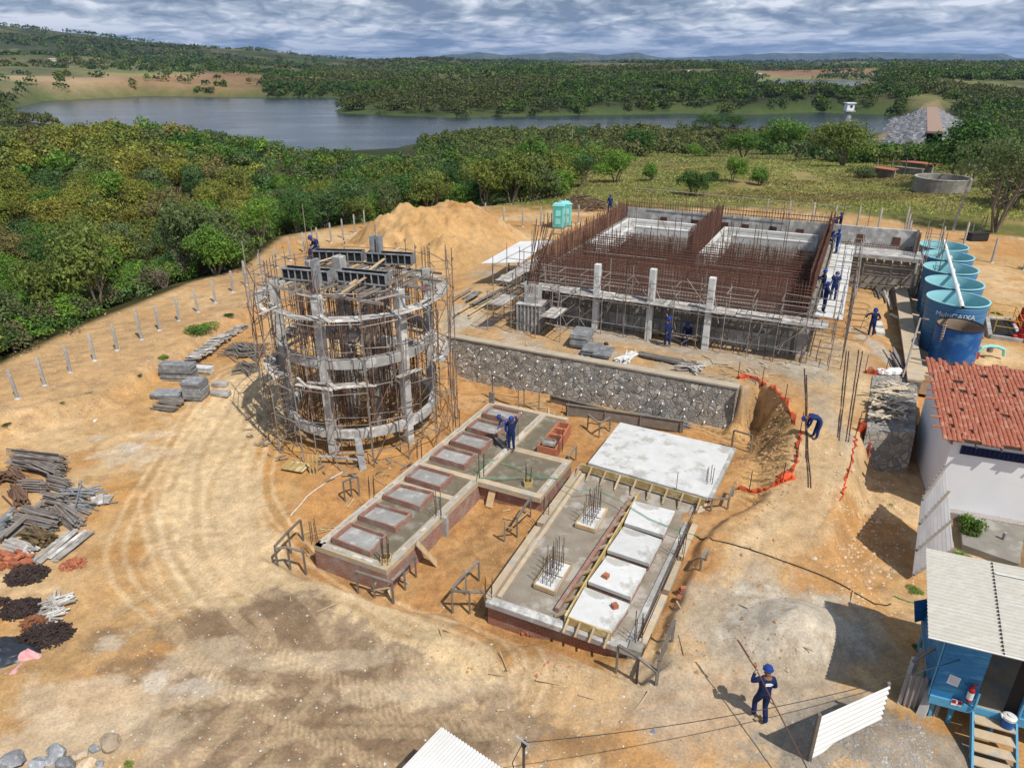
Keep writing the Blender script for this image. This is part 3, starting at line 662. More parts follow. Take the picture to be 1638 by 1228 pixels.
def mass(name, items, dens, lf):
    """far trees that read as one wood: crowns of leaf clumps, one object"""
    rs = np.random.RandomState(8); Cs = []; Ds = []; Ss = []; Cc = []
    for (x, y, z, w, h, col, r) in items:
        n = int(dens(r)); size = lf(r)
        nl = 4; lx = rs.normal(size=(nl, 3))*np.array([w*.42, w*.42, h*.12]); d = rs.normal(size=(n, 3)); d /= np.linalg.norm(d, axis=1)[:, None]; d[:, 2] = np.where(d[:, 2] < -.1, -d[:, 2], d[:, 2])
        q = lx[rs.randint(0, nl, n)]
        C = np.array([x, y, z+h*.42])+q+d*np.array([w*.62, w*.62, h*.52])*(.78+.3*rs.rand(n))[:, None]
        Cs.append(C); Ds.append(d); Ss.append(np.full(n, size)); Cc.append(np.tile(np.array(col)*(.8+.4*rs.rand()), (n, 1)))
    me = quad_mesh(name, np.concatenate(Cs), np.concatenate(Ds), np.concatenate(Ss), .75, rs, M_LEAFM, np.concatenate(Cc))
    o = bpy.data.objects.new(name, me); COL.objects.link(o); return o
rest = near_forest()
_rs = np.random.RandomState(17); _e = [P(a_, b_, .2) for a_, b_ in ((-60,640),(20,600),(110,560),(190,520),(260,482),(330,452),(400,425),(470,385))]
for _i in range(len(_e)-1):
    for _k in range(42):
        _p = _e[_i].lerp(_e[_i+1], _rs.rand())+Vector((-.8-_rs.rand()*3.5, .8+_rs.rand()*2, 0)); _c = GREENS[_rs.randint(7)] if _rs.rand() < .7 else (.13,.10,.06); _h = .7+_rs.rand()*1.3
        rest.append((_p.x, _p.y, gz(_p.x, _p.y), .5+_rs.rand()*.7, _h, _c, 60))
o = mass('scrub_woodland', rest, lambda r: 260 if r == 60 else np.interp(r, [80, 200], [800, 330]), lambda r: .16 if r == 60 else np.interp(r, [80, 220], [.30, .52]))
tag(o, kind='stuff')
def belt():
    """dense trees between the field and the water, and the wood on the far shores"""
    rs = np.random.RandomState(21)
    X = []
    def add(n, r0, r1, a0, a1, f, w, h, cmul=1.0, excl=None):
        r = np.sqrt(r0*r0+(r1*r1-r0*r0)*rs.rand(n)); a = a0+(a1-a0)*rs.rand(n); y = r/np.sqrt(1+a*a); x = a*y
        z = zterr(x, y); lk = np.minimum(sdf(x, y, LAKE), sdf(x, y, LAKE2)); d = fbm(x, y, .012 if r1 < 900 else .004, 4, 33)
        keep = (lk > 3) & (z > -12) & f(x, y, r, a, d) & ~((a > .31) & (a < .48) & (r > 620) & (r < 1600) & (d < .75))
        PV = sst(.48, .62, fbm(x, y, .006, 4, 91))*.7
        for i in np.where(keep)[0]:
            c = GREENS[rs.randint(len(GREENS))]; q = .8+.5*rs.rand(); pv = PV[i]; c = tuple(a_*(1-pv)*.8+b_*pv for a_, b_ in zip(c, (.14,.14,.05)))
            X.append((x[i], y[i], z[i]-.3, w*q, h*(.8+.4*rs.rand()), tuple(v*cmul for v in c), r[i]))
    dam = pxpoly([(1395,206),(1480,160),(1502,160),(1575,210),(1560,240),(1420,240)], -6)
    nd = lambda x, y: sdf(x, y, dam) > 4
    # right-hand belt this side of the water
    add(1900, 150, 335, -.12, .85, lambda x, y, r, a, d: (r > np.interp(a, [-.12, .08, .12, .3, .5, .62, .85], [150, 150, 195, 190, 180, 150, 130])) & nd(x, y) & (d > np.interp(r, [150, 240, 300], [.52, .44, .3])), 2.6, 4.2)
    # peninsula and opposite shore
    add(7500, 400, 900, -.32, .9, lambda x, y, r, a, d: nd(x, y) & (d > .36) & (r > np.interp(a, [-.32, .5, .6, .9], [400, 400, 330, 300])), 4.0, 6.0, .72)
    add(1500, 420, 900, -.95, -.32, lambda x, y, r, a, d: (r < 640) | (d > .62), 3.6, 5, .9)
    add(500, 650, 1700, -.85, -.22, lambda x, y, r, a, d: d > .38, 5.0, 6.0, .8)
    add(1300, 300, 460, .5, .9, lambda x, y, r, a, d: nd(x, y) & (d > .42), 3.4, 5.0, .8)
    wedge = None; pas = pxpoly([(0,100),(390,100),(400,150),(230,152),(0,130)], 0)
    add(11000, 900, 2600, -.9, .9, lambda x, y, r, a, d: (d > .42) & ~((a < -.30) & (r < 2300) & ((d < .53) | (rs.rand(len(r)) < .35))), 8.0, 8.5, .75)
    add(5000, 2600, 6500, -.9, .9, lambda x, y, r, a, d: d > .46, 18, 12, .7)
    o = mass('distant_woodland', X, lambda r: np.interp(r, [150, 350, 700, 1500, 5000], [330, 130, 60, 26, 12]), lambda r: np.interp(r, [150, 350, 700, 1500, 2600, 6500], [.5, .85, 1.7, 3.6, 5.5, 13]))
    tag(o, kind='stuff')
belt()
def field_trees():
    G = lambda px, py: GP(px, py, 1.0)
    L = [ # proto, base px, base py, width px, colour, height factor, label
        (0,985,293,62,3,.95,'bright green rounded tree left of the others in the grass field'),
        (4,1040,290,36,2,1,'pale loose green bush in the grass field, right of the rounded tree'),
        (1,1108,313,58,1,.95,'dark green many-stemmed tree nearest the fence in the middle of the grass field'),
        (5,1140,290,34,1,1,'low dark bush between two small trees in the grass field'),
        (2,1172,292,42,3,.8,'small upright green tree on a short trunk in the grass field'),
        (4,1215,297,44,2,.8,'pale green bush right of the small upright tree in the grass field'),
        (6,930,300,60,4,.8,'sparse tree at the edge of the field beside the thicket'),
        (3,1350,262,108,5,.82,'brownish olive tree left of the ruined tiled shed'),
        (3,1540,302,150,1,.9,'large dark green tree behind the round cistern'),
        (7,1590,372,150,6,1.25,'umbrella-shaped grey-green tree on splayed stems behind the blue tanks'),
        (5,1380,285,50,6,.8,'grey-green bush against the ruined tiled shed'),
        (4,1475,303,40,2,.8,'low bush just left of the round cistern'),
        (1,1020,243,60,1,1,'dense round tree at the far edge of the grass field behind the pale bush'),
        (7,1170,218,46,1,1,'flat-topped dark tree by the water, right of its twin'),
        (7,1130,219,50,1,1,'flat-topped dark tree by the water, left of its twin'),
        (0,1110,247,30,3,.9,'small round bright tree alone at the far edge of the field'),
        (3,1190,245,66,0,.8,'wide green tree at the far edge of the field, in front of the belt'),
        (0,1250,240,80,2,.8,'broad light green tree near the field track'),
        (1,1620,330,110,6,.9,'dense dark tree cut by the right edge of the frame'),
        (2,860,300,70,0,.9,'tall green tree above the brush heap'),
        (3,810,318,90,1,.9,'dark spreading tree behind the dirt mound'),
        (6,930,228,30,4,.8,'small sparse tree beside the utility pole in the field'),
    ]
    for k, px, py, wp, ci, hz, lab in L:
        p = G(px, py); dep = p.y*CP+(CAM_H-p.z)*SP; w = wp*dep/FPX
        ww = {0:2.6,1:3.0,2:2.3,3:3.3,4:1.5,5:1.9,6:2.6,7:3.4,8:1.6}[k]*1.75
        tree(k, p.x, p.y, w/ww, GREENS[ci] if ci < 7 else YEL[0], lab, sz=hz)
field_trees()
def grass_field():
    rs = np.random.RandomState(44); n = 200000
    r = 78+190*rs.rand(n)**1.4; a = -.02+.85*rs.rand(n); y = r/np.sqrt(1+a*a); x = a*y
    out = sdf(x, y, SITE); keep = (out > 1.0+2*rs.rand(n)) & (fbm(x, y, .15, 4, 70) > .30)
    x, y, r = x[keep], y[keep], r[keep]; z = zterr(x, y); m = len(x)
    C = np.stack([x, y, z+.09], 1); D = np.stack([rs.normal(size=m), -np.abs(rs.normal(size=m)), .2*rs.rand(m)], 1)
    t = fbm(x, y, .05, 4, 71)[:, None]; t2 = sst(.52, .66, fbm(x, y*2.5, .05, 4, 12))[:, None]
    col = np.array([.20,.225,.06])*t*2*.9 + np.array([.27,.25,.09])*(1-t)*.9; col = col*(1-.45*t2)+np.array([.17,.11,.055])*.45*t2
    col = col*(.75+.5*rs.rand(m))[:, None]
    me = quad_mesh('field_grass', C, D, np.interp(r, [75, 250], [.2, .5]), .5, rs, M_LEAFM, col)
    o = bpy.data.objects.new('field_grass', me); COL.objects.link(o); tag(o, kind='stuff')
grass_field()
# ---------------------------------------------------------------- object materials
M_CONC = mat('concrete', (.42,.41,.385), (.25,.24,.225), 2.2, c3=(.55,.54,.51), s3=1.6, bump=.35)
M_CONCD = mat('damp_concrete', (.27,.25,.215), (.19,.175,.15), 1.8, c3=(.34,.32,.28), s3=1.1, bump=.4)
M_CONCW = mat('pale_concrete', (.62,.62,.60), (.50,.50,.48), 1.6, c3=(.40,.385,.35), s3=1.1, bump=.35)
M_SCREED = mat('wet_screed', (.175,.15,.105), (.125,.105,.07), 2.4, c3=(.24,.22,.18), s3=1.2, rough=.7, bump=.35)
M_SLABG = mat('rough_slab', (.26,.225,.175), (.17,.14,.105), 1.5, c3=(.34,.31,.27), s3=1.0, bump=.6, bs=14)
M_BEAM = mat('tan_beam_top', (.52,.42,.29), (.40,.30,.19), 2.5, c3=(.36,.34,.30), s3=2.2, bump=.4)
M_DECK = mat('grey_deck_board', (.44,.41,.37), (.25,.225,.20), 3.0, c3=(.56,.55,.52), s3=2.0, stretch=(1,1,1), rvar=.3)
M_PLANK = mat('raw_timber', (.50,.37,.20), (.36,.24,.12), 3.0, c3=(.42,.36,.28), s3=2.0, rvar=.25)
M_FORM = mat('yellow_form_board', (.50,.37,.15), (.33,.23,.09), 2.5, c3=(.60,.50,.28), s3=2.5, rvar=.2)
M_GREYW = mat('weathered_timber', (.22,.195,.165), (.13,.11,.09), 3.0, rvar=.3)
M_TUBE = mat('galvanised_tube', (.30,.28,.26), (.19,.135,.10), 2.0, rough=.6, metal=.25, rvar=.3, bump=0)
M_RUSTT = mat('rusty_tube', (.20,.12,.08), (.13,.075,.05), 2.0, rough=.8, metal=.1, rvar=.3, bump=0)
M_FILL = mat('grey_fill', (.31,.305,.29), (.22,.215,.20), 2.5, c3=(.38,.375,.36), s3=2)
M_RUST = mat('rusty_rebar', (.13,.062,.042), (.075,.036,.026), 1.5, rough=.85, bump=0, rvar=.15)
M_REBAR = mat('dark_rebar', (.12,.075,.055), (.07,.05,.04), 2.0, rough=.7, metal=.2, bump=0)
M_FPANEL = mat('steel_form_panel', (.27,.28,.29), (.16,.165,.17), 4, rough=.6, metal=.2, c3=(.36,.35,.33), s3=3, rvar=.25)
M_BLACKP = mat('black_plywood', (.022,.022,.025), (.012,.012,.014), 3, rough=.5)
M_WHITE = mat('white_paint', (.80,.81,.82), (.72,.73,.75), .8, bump=.1, rough=.7, rvar=0)
M_PVC = mat('white_pvc', (.78,.78,.76), (.62,.61,.58), 4, rough=.35, bump=0)
M_BRICKLOOSE = mat('loose_brick', (.42,.15,.075), (.32,.11,.06), 5, rvar=.3, bump=.4)
M_TANK = mat('tank_blue', (.07,.21,.39), (.045,.16,.31), 1.2, rough=.45, bump=.05, rvar=.05)
M_TANKIN = mat('tank_inside', (.30,.58,.62), (.25,.52,.57), 1.2, rough=.4, bump=.05, rvar=.03)
M_TANKD = mat('tank_deep_blue', (.012,.10,.33), (.010,.08,.27), 1.5, rough=.45, bump=.08, c3=(.05,.16,.36), s3=1.0, rvar=0)
M_TANKDI = mat('tank_brown_inside', (.33,.24,.17), (.22,.16,.11), 2, rough=.7)
M_HUT = mat('blue_painted_plywood', (.030,.20,.42), (.018,.13,.30), 3.0, stretch=(1,1,5), c3=(.06,.27,.47), s3=1.3, rough=.55, rvar=0)
M_HUTL = mat('light_blue_wood', (.10,.33,.50), (.07,.25,.40), 4, rough=.6, rvar=.1)
M_FIBRE = mat('fibre_cement_sheet', (.58,.56,.50), (.44,.42,.36), 3, c3=(.50,.48,.42), s3=1.2, stretch=(1,5,1), rvar=0, contrast=.3)
M_ZINC = mat('zinc_sheet', (.36,.35,.355), (.28,.265,.26), 1.5, rough=.45, metal=.35, rvar=.05, bump=.05)
M_ZINCW = mat('white_corrugated_sheet', (.66,.66,.65), (.56,.55,.53), 1.2, rough=.5, bump=.05, rvar=0)
M_TILE = mat('clay_roof_tile', (.38,.125,.07), (.24,.075,.048), 9, c3=(.42,.20,.13), s3=3.5, rvar=0, bump=.3)
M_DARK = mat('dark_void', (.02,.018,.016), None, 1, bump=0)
M_TEAL = mat('teal_plastic', (.25,.62,.60), (.21,.55,.53), 2, rough=.5, bump=0)
M_YELLOW = mat('yellow_paint', (.62,.38,.03), (.50,.30,.03), 4, rough=.5, bump=0)
M_RED = mat('red_paint', (.40,.02,.02), (.28,.015,.015), 4, rough=.4, bump=0)
M_NET = mat('orange_net', (.72,.10,.03), (.60,.08,.03), 4, rough=.6, bump=0)
M_BLACK = mat('black_rubber', (.02,.02,.02), (.03,.03,.03), 4, rough=.6, bump=0)
M_GREENH = mat('green_hose', (.05,.25,.12), None, 4, rough=.5, bump=0)
M_TARP = mat('dark_tarp', (.030,.038,.05), (.018,.022,.03), 2, rough=.35, bump=.5, bs=4)
M_PINK = mat('pink_sack', (.62,.33,.33), (.50,.25,.26), 5, rough=.8, bump=.6, bs=8)
M_ROCK = mat('grey_rock', (.30,.31,.32), (.17,.18,.20), 2.5, c3=(.42,.41,.40), s3=2, bump=.9, bs=6, rvar=.35)
M_ROCKT = mat('tan_rock', (.50,.40,.28), (.38,.29,.19), 2.5, c3=(.30,.22,.15), s3=2, bump=.9, bs=6, rvar=.35)
M_IRON = mat('dark_iron', (.055,.035,.03), (.03,.022,.02), 6, rough=.8, rvar=.2)
M_CLOTH = mat('navy_cloth', (.014,.034,.135), (.007,.015,.07), 9, rough=.9, rvar=.4, bump=1.0, bs=14)
M_CLOTHL = mat('faded_blue_cloth', (.14,.16,.34), (.08,.10,.25), 6, rough=.9, bump=.5, bs=9)
M_SKIN = mat('skin', (.22,.11,.065), (.18,.09,.05), 6, rough=.6, bump=0)
M_BOOT = mat('boot_leather', (.14,.11,.085), (.07,.055,.045), 6, rough=.7, bump=0)
M_GLOVE = mat('work_glove', (.42,.36,.27), (.30,.25,.18), 6, rough=.9, bump=0)
M_HELM = mat('blue_helmet', (.018,.055,.27), (.015,.045,.22), 2, rough=.35, bump=0, rvar=.1)
M_PRINT = mat('white_print', (.75,.76,.78), None, 4, bump=0)
def brick_mat(name, c1, c2, mortar, sc=1.0):
    m, nt, N, L, b = nodes(name); b.inputs['Roughness'].default_value = .9; b.inputs['Specular IOR Level'].default_value = .15
    geo = N.new('ShaderNodeNewGeometry')
    def dot(src, vec):
        q = N.new('ShaderNodeVectorMath'); q.operation = 'DOT_PRODUCT'; L.new(src, q.inputs[0]); q.inputs[1].default_value = vec; return q.outputs['Value']
    def M(op, a, bb):
        q = N.new('ShaderNodeMath'); q.operation = op
        for i, t in enumerate((a, bb)):
            if isinstance(t, (int, float)): q.inputs[i].default_value = t
            else: L.new(t, q.inputs[i])
        return q.outputs[0]
    P0 = geo.outputs['Position']; Nn = geo.outputs['True Normal']
    du = dot(P0, tuple(u)); dv = dot(P0, tuple(v)); k = M('GREATER_THAN', M('ABSOLUTE', dot(Nn, tuple(u)), 0.0), .6)
    al = M('ADD', M('MULTIPLY', du, M('SUBTRACT', 1, k)), M('MULTIPLY', dv, k)); z = dot(P0, (0, 0, 1))
    top = M('GREATER_THAN', dot(Nn, (0, 0, 1)), .7)
    yy = M('ADD', M('MULTIPLY', z, M('SUBTRACT', 1, top)), M('MULTIPLY', dv, top))
    c = N.new('ShaderNodeCombineXYZ'); L.new(al, c.inputs[0]); L.new(yy, c.inputs[1])
    nz = N.new('ShaderNodeTexNoise'); nz.inputs['Scale'].default_value = 3; L.new(P0, nz.inputs['Vector'])
    add = N.new('ShaderNodeVectorMath'); add.operation = 'MULTIPLY_ADD'; L.new(nz.outputs['Color'], add.inputs[0]); add.inputs[1].default_value = (.03,.02,0); L.new(c.outputs[0], add.inputs[2])
    br = N.new('ShaderNodeTexBrick'); L.new(add.outputs[0], br.inputs['Vector']); br.inputs['Scale'].default_value = 1.0
    br.inputs['Brick Width'].default_value = .24*sc; br.inputs['Row Height'].default_value = .085*sc; br.inputs['Mortar Size'].default_value = .010; br.inputs['Mortar Smooth'].default_value = .3
    br.inputs['Color1'].default_value = (*c1, 1); br.inputs['Color2'].default_value = (*c2, 1); br.inputs['Mortar'].default_value = (*mortar, 1); br.inputs['Bias'].default_value = -.1
    n2 = N.new('ShaderNodeTexNoise'); n2.inputs['Scale'].default_value = 2.2; n2.inputs['Detail'].default_value = 7; L.new(P0, n2.inputs['Vector'])
    r = N.new('ShaderNodeValToRGB'); e = r.color_ramp.elements; e[0].position = .48; e[0].color = (0,0,0,1); e[1].position = .66; e[1].color = (1,1,1,1); L.new(n2.outputs[0], r.inputs[0])
    mx = N.new('ShaderNodeMixRGB'); L.new(M('MULTIPLY', r.outputs[0], .7), mx.inputs[0]); L.new(br.outputs['Color'], mx.inputs[1]); mx.inputs[2].default_value = (*mortar, 1)
    L.new(mx.outputs[0], b.inputs['Base Color'])
    bp = N.new('ShaderNodeBump'); bp.inputs['Strength'].default_value = .7; bp.inputs['Distance'].default_value = .02; bp.invert = True
    L.new(br.outputs['Fac'], bp.inputs['Height']); L.new(bp.outputs[0], b.inputs['Normal']); return m
M_BRICK = brick_mat('brickwork', (.33,.14,.095), (.25,.11,.08), (.34,.30,.26))
def stone_mat(name, sc=2.6):
    m, nt, N, L, b = nodes(name); b.inputs['Roughness'].default_value = .9; b.inputs['Specular IOR Level'].default_value = .2
    geo = N.new('ShaderNodeNewGeometry'); nz = N.new('ShaderNodeTexNoise'); nz.inputs['Scale'].default_value = 2.5; L.new(geo.outputs['Position'], nz.inputs['Vector'])
    add = N.new('ShaderNodeVectorMath'); add.operation = 'MULTIPLY_ADD'; L.new(nz.outputs['Color'], add.inputs[0]); add.inputs[1].default_value = (.25,.25,.25); L.new(geo.outputs['Position'], add.inputs[2])
    vo = N.new('ShaderNodeTexVoronoi'); vo.feature = 'DISTANCE_TO_EDGE'; vo.inputs['Scale'].default_value = sc; L.new(add.outputs[0], vo.inputs['Vector'])
    vc = N.new('ShaderNodeTexVoronoi'); vc.inputs['Scale'].default_value = sc; L.new(add.outputs[0], vc.inputs['Vector'])
    sp = N.new('ShaderNodeSeparateColor'); L.new(vc.outputs['Color'], sp.inputs[0])
    r = N.new('ShaderNodeValToRGB'); e = r.color_ramp.elements
    e[0].position = 0; e[0].color = (.17,.165,.15,1); e[1].position = 1; e[1].color = (.50,.45,.37,1)
    q = e.new(.35); q.color = (.27,.25,.22,1); q = e.new(.65); q.color = (.37,.31,.24,1); q = e.new(.8); q.color = (.40,.39,.37,1); L.new(sp.outputs[0], r.inputs[0])
    ed = N.new('ShaderNodeMapRange'); ed.inputs[1].default_value = .04; ed.inputs[2].default_value = .11; L.new(vo.outputs['Distance'], ed.inputs[0])
    n3 = N.new('ShaderNodeTexNoise'); n3.inputs['Scale'].default_value = 1.3; n3.inputs['Detail'].default_value = 6; L.new(geo.outputs['Position'], n3.inputs['Vector'])
    md = N.new('ShaderNodeMapRange'); md.inputs[1].default_value = .42; md.inputs[2].default_value = .62; md.inputs[3].default_value = 1; md.inputs[4].default_value = .35; L.new(n3.outputs[0], md.inputs[0])
    mm = N.new('ShaderNodeMath'); mm.operation = 'MULTIPLY'; L.new(ed.outputs[0], mm.inputs[0]); L.new(md.outputs[0], mm.inputs[1])
    mx = N.new('ShaderNodeMixRGB'); L.new(mm.outputs[0], mx.inputs[0]); mx.inputs[1].default_value = (.27,.255,.23,1); L.new(r.outputs[0], mx.inputs[2]); L.new(mx.outputs[0], b.inputs['Base Color'])
    bp = N.new('ShaderNodeBump'); bp.inputs['Strength'].default_value = .9; bp.inputs['Distance'].default_value = .07; L.new(mm.outputs[0], bp.inputs['Height']); L.new(bp.outputs[0], b.inputs['Normal']); return m
M_STONE = stone_mat('rubble_masonry', 3.4)

def parts(root, name, mbs, mt, limit=100, key=None, **kw):
    """every bar its own part; past the limit the farthest go into one part"""
    if key is None: key = lambda m: min((Vector(m.v[0])-cam.location).length, (Vector(m.v[-1])-cam.location).length)
    mbs = sorted(mbs, key=key)
    for m in mbs[:limit]: m.build(name, mt, root, **kw)
    if len(mbs) > limit:
        r = MB()
        for m in mbs[limit:]: r.add(m.v, m.f)
        tag(r.build(name, mt, root, **kw), kind='stuff')
def T(a, b, r=.025, n=5): return MB().tube(a, b, r, n)
def V3(p, z=None): return Vector((p[0], p[1], p[2] if z is None else z))
def up(p, z): return Vector((p[0], p[1], p[2]+z))
def quadbox(mb, pts, z0, z1): return mb.prism([(p[0], p[1]) for p in pts], z0, z1)
def pz(pts, z): return [P(a, b, z) for a, b in pts]
def lerp(a, b, t): return a+(b-a)*t
def bilin(q, s, t): return (q[0]*(1-s)+q[1]*s)*(1-t)+(q[3]*(1-s)+q[2]*s)*t

# ---------------------------------------------------------------- stone retaining wall
def retaining_wall():
    a, b = WA.copy(), WB.copy(); d = (b-a).normalized(); n = Vector((d.y, -d.x, 0)); 
    r = thing('retaining_wall', V3(a.lerp(b, .5), -.6), 'long grey rubble stone retaining wall dotted with white drain pipes', 'wall')
    th = .45; st = MB()
    N = 60; vs = []; fs = []
    for i in range(N+1):
        p = a.lerp(b, i/N)
        for j in range(9):
            z = -.8+(2.38+.8)*j/8; o = n*(.38*(1-j/8)+.05*(rnd.random()-.5)); vs.append((p.x+o.x, p.y+o.y, z))
    for i in range(N):
        for j in range(8): k = i*9+j; fs.append((k, k+9, k+10, k+1))
    st.add(vs, fs)
    st.prism([(p.x, p.y) for p in (a-n*.02, b-n*.02, b-n*th, a-n*th)], -.8, 2.38)
    st.build('stonework', M_STONE, r)
    e = MB(); p = b; e.prism([(q.x, q.y) for q in (p+n*.36, p+d*.03+n*.30, p+d*.05-n*1.2, p-n*1.2)], -.8, 2.36); e.build('end_face', M_STONE, r)
    c = MB(); c.prism([(q.x, q.y) for q in (a+n*.06, b+n*.06+d*.06, b-n*(th+.03)+d*.06, a-n*(th+.03))], 2.38, 2.5); c.build('coping', mat('tan_coping', (.42,.36,.27), (.30,.26,.20), 2), r, bev=.015)
    pp = []
    L = (b-a).length
    for row, z in enumerate((2.0, 1.45, .9, .4)):
        m = 18 if row < 3 else 15
        for i in range(m):
            t = (i+.5+.5*(row % 2))/(m+.3)+rnd.uniform(-.008, .008)
            if t > .985: continue
            off = .38*(1-(z+.8)/3.18); q = a.lerp(b, t)+n*(off-.04); q.z = z+rnd.uniform(-.1, .1)
            pp.append(MB().tube(q, q+n*rnd.uniform(.13, .22)+Vector((0, 0, -.03)), .034, 8))
    parts(r, 'weep_pipe', pp, M_PVC)
    # dark grade beam forms at the foot
    for (x0, y0, x1, y1, h) in ((905,664,1092,692,.55),(880,643,970,666,.3)):
        p0, p1 = GP(x0, y0, 0), GP(x1, y1, 0); f = thing('form_board', p0, '%s grey form board at the foot of the stone wall' % ('taller right-hand' if h > .5 else 'lower left-hand'), 'board')
        mb = MB(); mb.bar(up(p0, h/2+.05), up(p1, h/2+.05), .05, h); mb.build('board', M_GREYW, f)
        mb = MB(); mb.bar(up(p0, h+.12), up(p1, h+.12), .14, .05); mb.build('cap_rail', M_GREYW, f)
        parts(f, 'stake', [MB().bar(up(p0.lerp(p1, t)+n*.06, -.3), up(p0.lerp(p1, t)+n*.06, h+.05), .06, .06) for t in (.02, .35, .65, .98)], M_GREYW)
retaining_wall()

# ---------------------------------------------------------------- round tower under construction
TC = Vector((-7.85, 33.75, 0)); TR = 3.72
def tower():
    r = thing('round_tower', TC, 'round grey concrete tower under construction with ring beams and columns, wrapped in scaffolding', 'tower')
    ang = [R(-103+60*k) for k in range(6)]
    for k, an in enumerate(ang):
        c = TC+Vector((cos(an), sin(an), 0))*(TR-.05); mb = MB(); mb.box((c.x, c.y, 3.75), (.44, .36, 8.7), an); 
        mb.build('column', M_CONC, r, bev=.02)
    for c, top in ((TC+Vector((-.6, .3, 0)), 8.9), (TC+Vector((.9, -.5, 0)), 8.3)):
        MB().box((c.x, c.y, top/2-.2), (.5, .5, top+.4), -.45).build('column', M_CONC, r, bev=.02)
    for z0, z1 in ((1.0, 1.45), (4.6, 5.07)):
        MB().ring((TC.x, TC.y, 0), TR-.22, TR+.10, z0+.03, z1-.02, n=72).build('ring_beam', M_CONC, r)
    # radial and cross beams
    MB().bar(TC+Vector((-3.6, 1.2, 4.8)), TC+Vector((3.6, -1.2, 4.8)), .3, .45).build('cross_beam', M_CONC, r)
    MB().ring((TC.x, TC.y, 0), 0, TR+.7, -.35, -.12, n=40).build('footing', M_CONCD, r)
    # steel column form halves on the top
    for (px, py, w) in ((505, 432, .45), (597, 392, .4), (607, 392, .4)):
        p = P(px, py, 8.9); MB().box((p.x, p.y, 8.75), (.18, w, 1.3), -.4).build('column_form', M_FPANEL, r)
    # starter bars above each column
    for an in ang:
        c = TC+Vector((cos(an), sin(an), 0))*(TR-.05); mb = MB()
        for i in range(6):
            x = (i % 3-1)*.15; y = (-.12 if i < 3 else .12); q = Vector((x, y, 0)); q.rotate(Euler((0, 0, an))); mb.tube(c+q+Vector((0, 0, 8)), c+q+Vector((0, 0, 9.0+rnd.random()*.3)), .012, 4)
        mb.build('starter_bars', M_RUST, r)
    # beam moulds: black plywood between grey ribs
    def mould(p0, p1, z0, h, w):
        d = (p1-p0).normalized(); n = Vector((d.y, -d.x, 0)); L = (p1-p0).length
        f = MB(); f.bar(V3(p0, z0+h/2)+n*w/2, V3(p1, z0+h/2)+n*w/2, .02, h); f.bar(V3(p0, z0+h/2)-n*w/2, V3(p1, z0+h/2)-n*w/2, .02, h)
        b = f.build('beam_mould', M_BLACKP, r); g = MB(); m = max(3, int(L/.34))
        for i in range(m+1):
            q = p0.lerp(p1, i/m)
            for s in (-1, 1): g.bar(V3(q, z0)+n*s*(w/2+.045), V3(q, z0+h)+n*s*(w/2+.045), .05, .06)
        for s in (-1, 1):
            for zz in (z0+.02, z0+h-.02): g.bar(V3(p0, zz)+n*s*(w/2+.05), V3(p1, zz)+n*s*(w/2+.05), .08, .06)
        for q in (p0, p1): g.bar(V3(q, z0+h*.5)-n*w/2, V3(q, z0+h*.5)+n*w/2, .03, h)
        o = g.build('ribs', M_FPANEL, b)
    z = 8.05
    for a, b in (((455,426),(528,432)),((543,430),(620,437)),((502,399),(580,401)),((588,402),(660,406))):
        mould(P(*a, z+.55), P(*b, z+.55), z, .55, .42)
    # timber joists under the moulds
    js = []
    for k in range(26):
        t = -3.1+k*.25; p = TC+Vector((t*.9, -t*.42, 0)); q = Vector((.42, .9, 0)); l = math.sqrt(max(.4, 14-t*t))
        if k % 3 == 2: continue
        js.append(MB().bar(V3(p-q*l*rnd.uniform(.5, 1), 7.93+.02*(k % 2)), V3(p+q*l*rnd.uniform(.5, 1), 7.93+.02*(k % 2)), .07, .09))
    parts(r, 'joist', js, M_GREYW)
    wl = []
    for s in (-2.6, -1.3, .2, 1.6, 2.8):
        p = TC+Vector((.42*s, .9*s, 0)); q = Vector((.9, -.42, 0)); l = math.sqrt(20-s*s); wl.append(MB().bar(V3(p-q*l, 7.80), V3(p+q*l, 7.80), .08, .12))
    parts(r, 'waler', wl, M_TUBE)
    for k, (a, b) in enumerate((((505,420),(545,408)),((560,455),(640,395)),((545,470),(590,440)),((475,470),(520,480)),((600,480),(640,470)))):
        MB().bar(P(*a, 8.2), P(*b, 8.4), .16, .03).build('loose_board', M_PLANK if k < 3 else M_DECK, r)
tower()
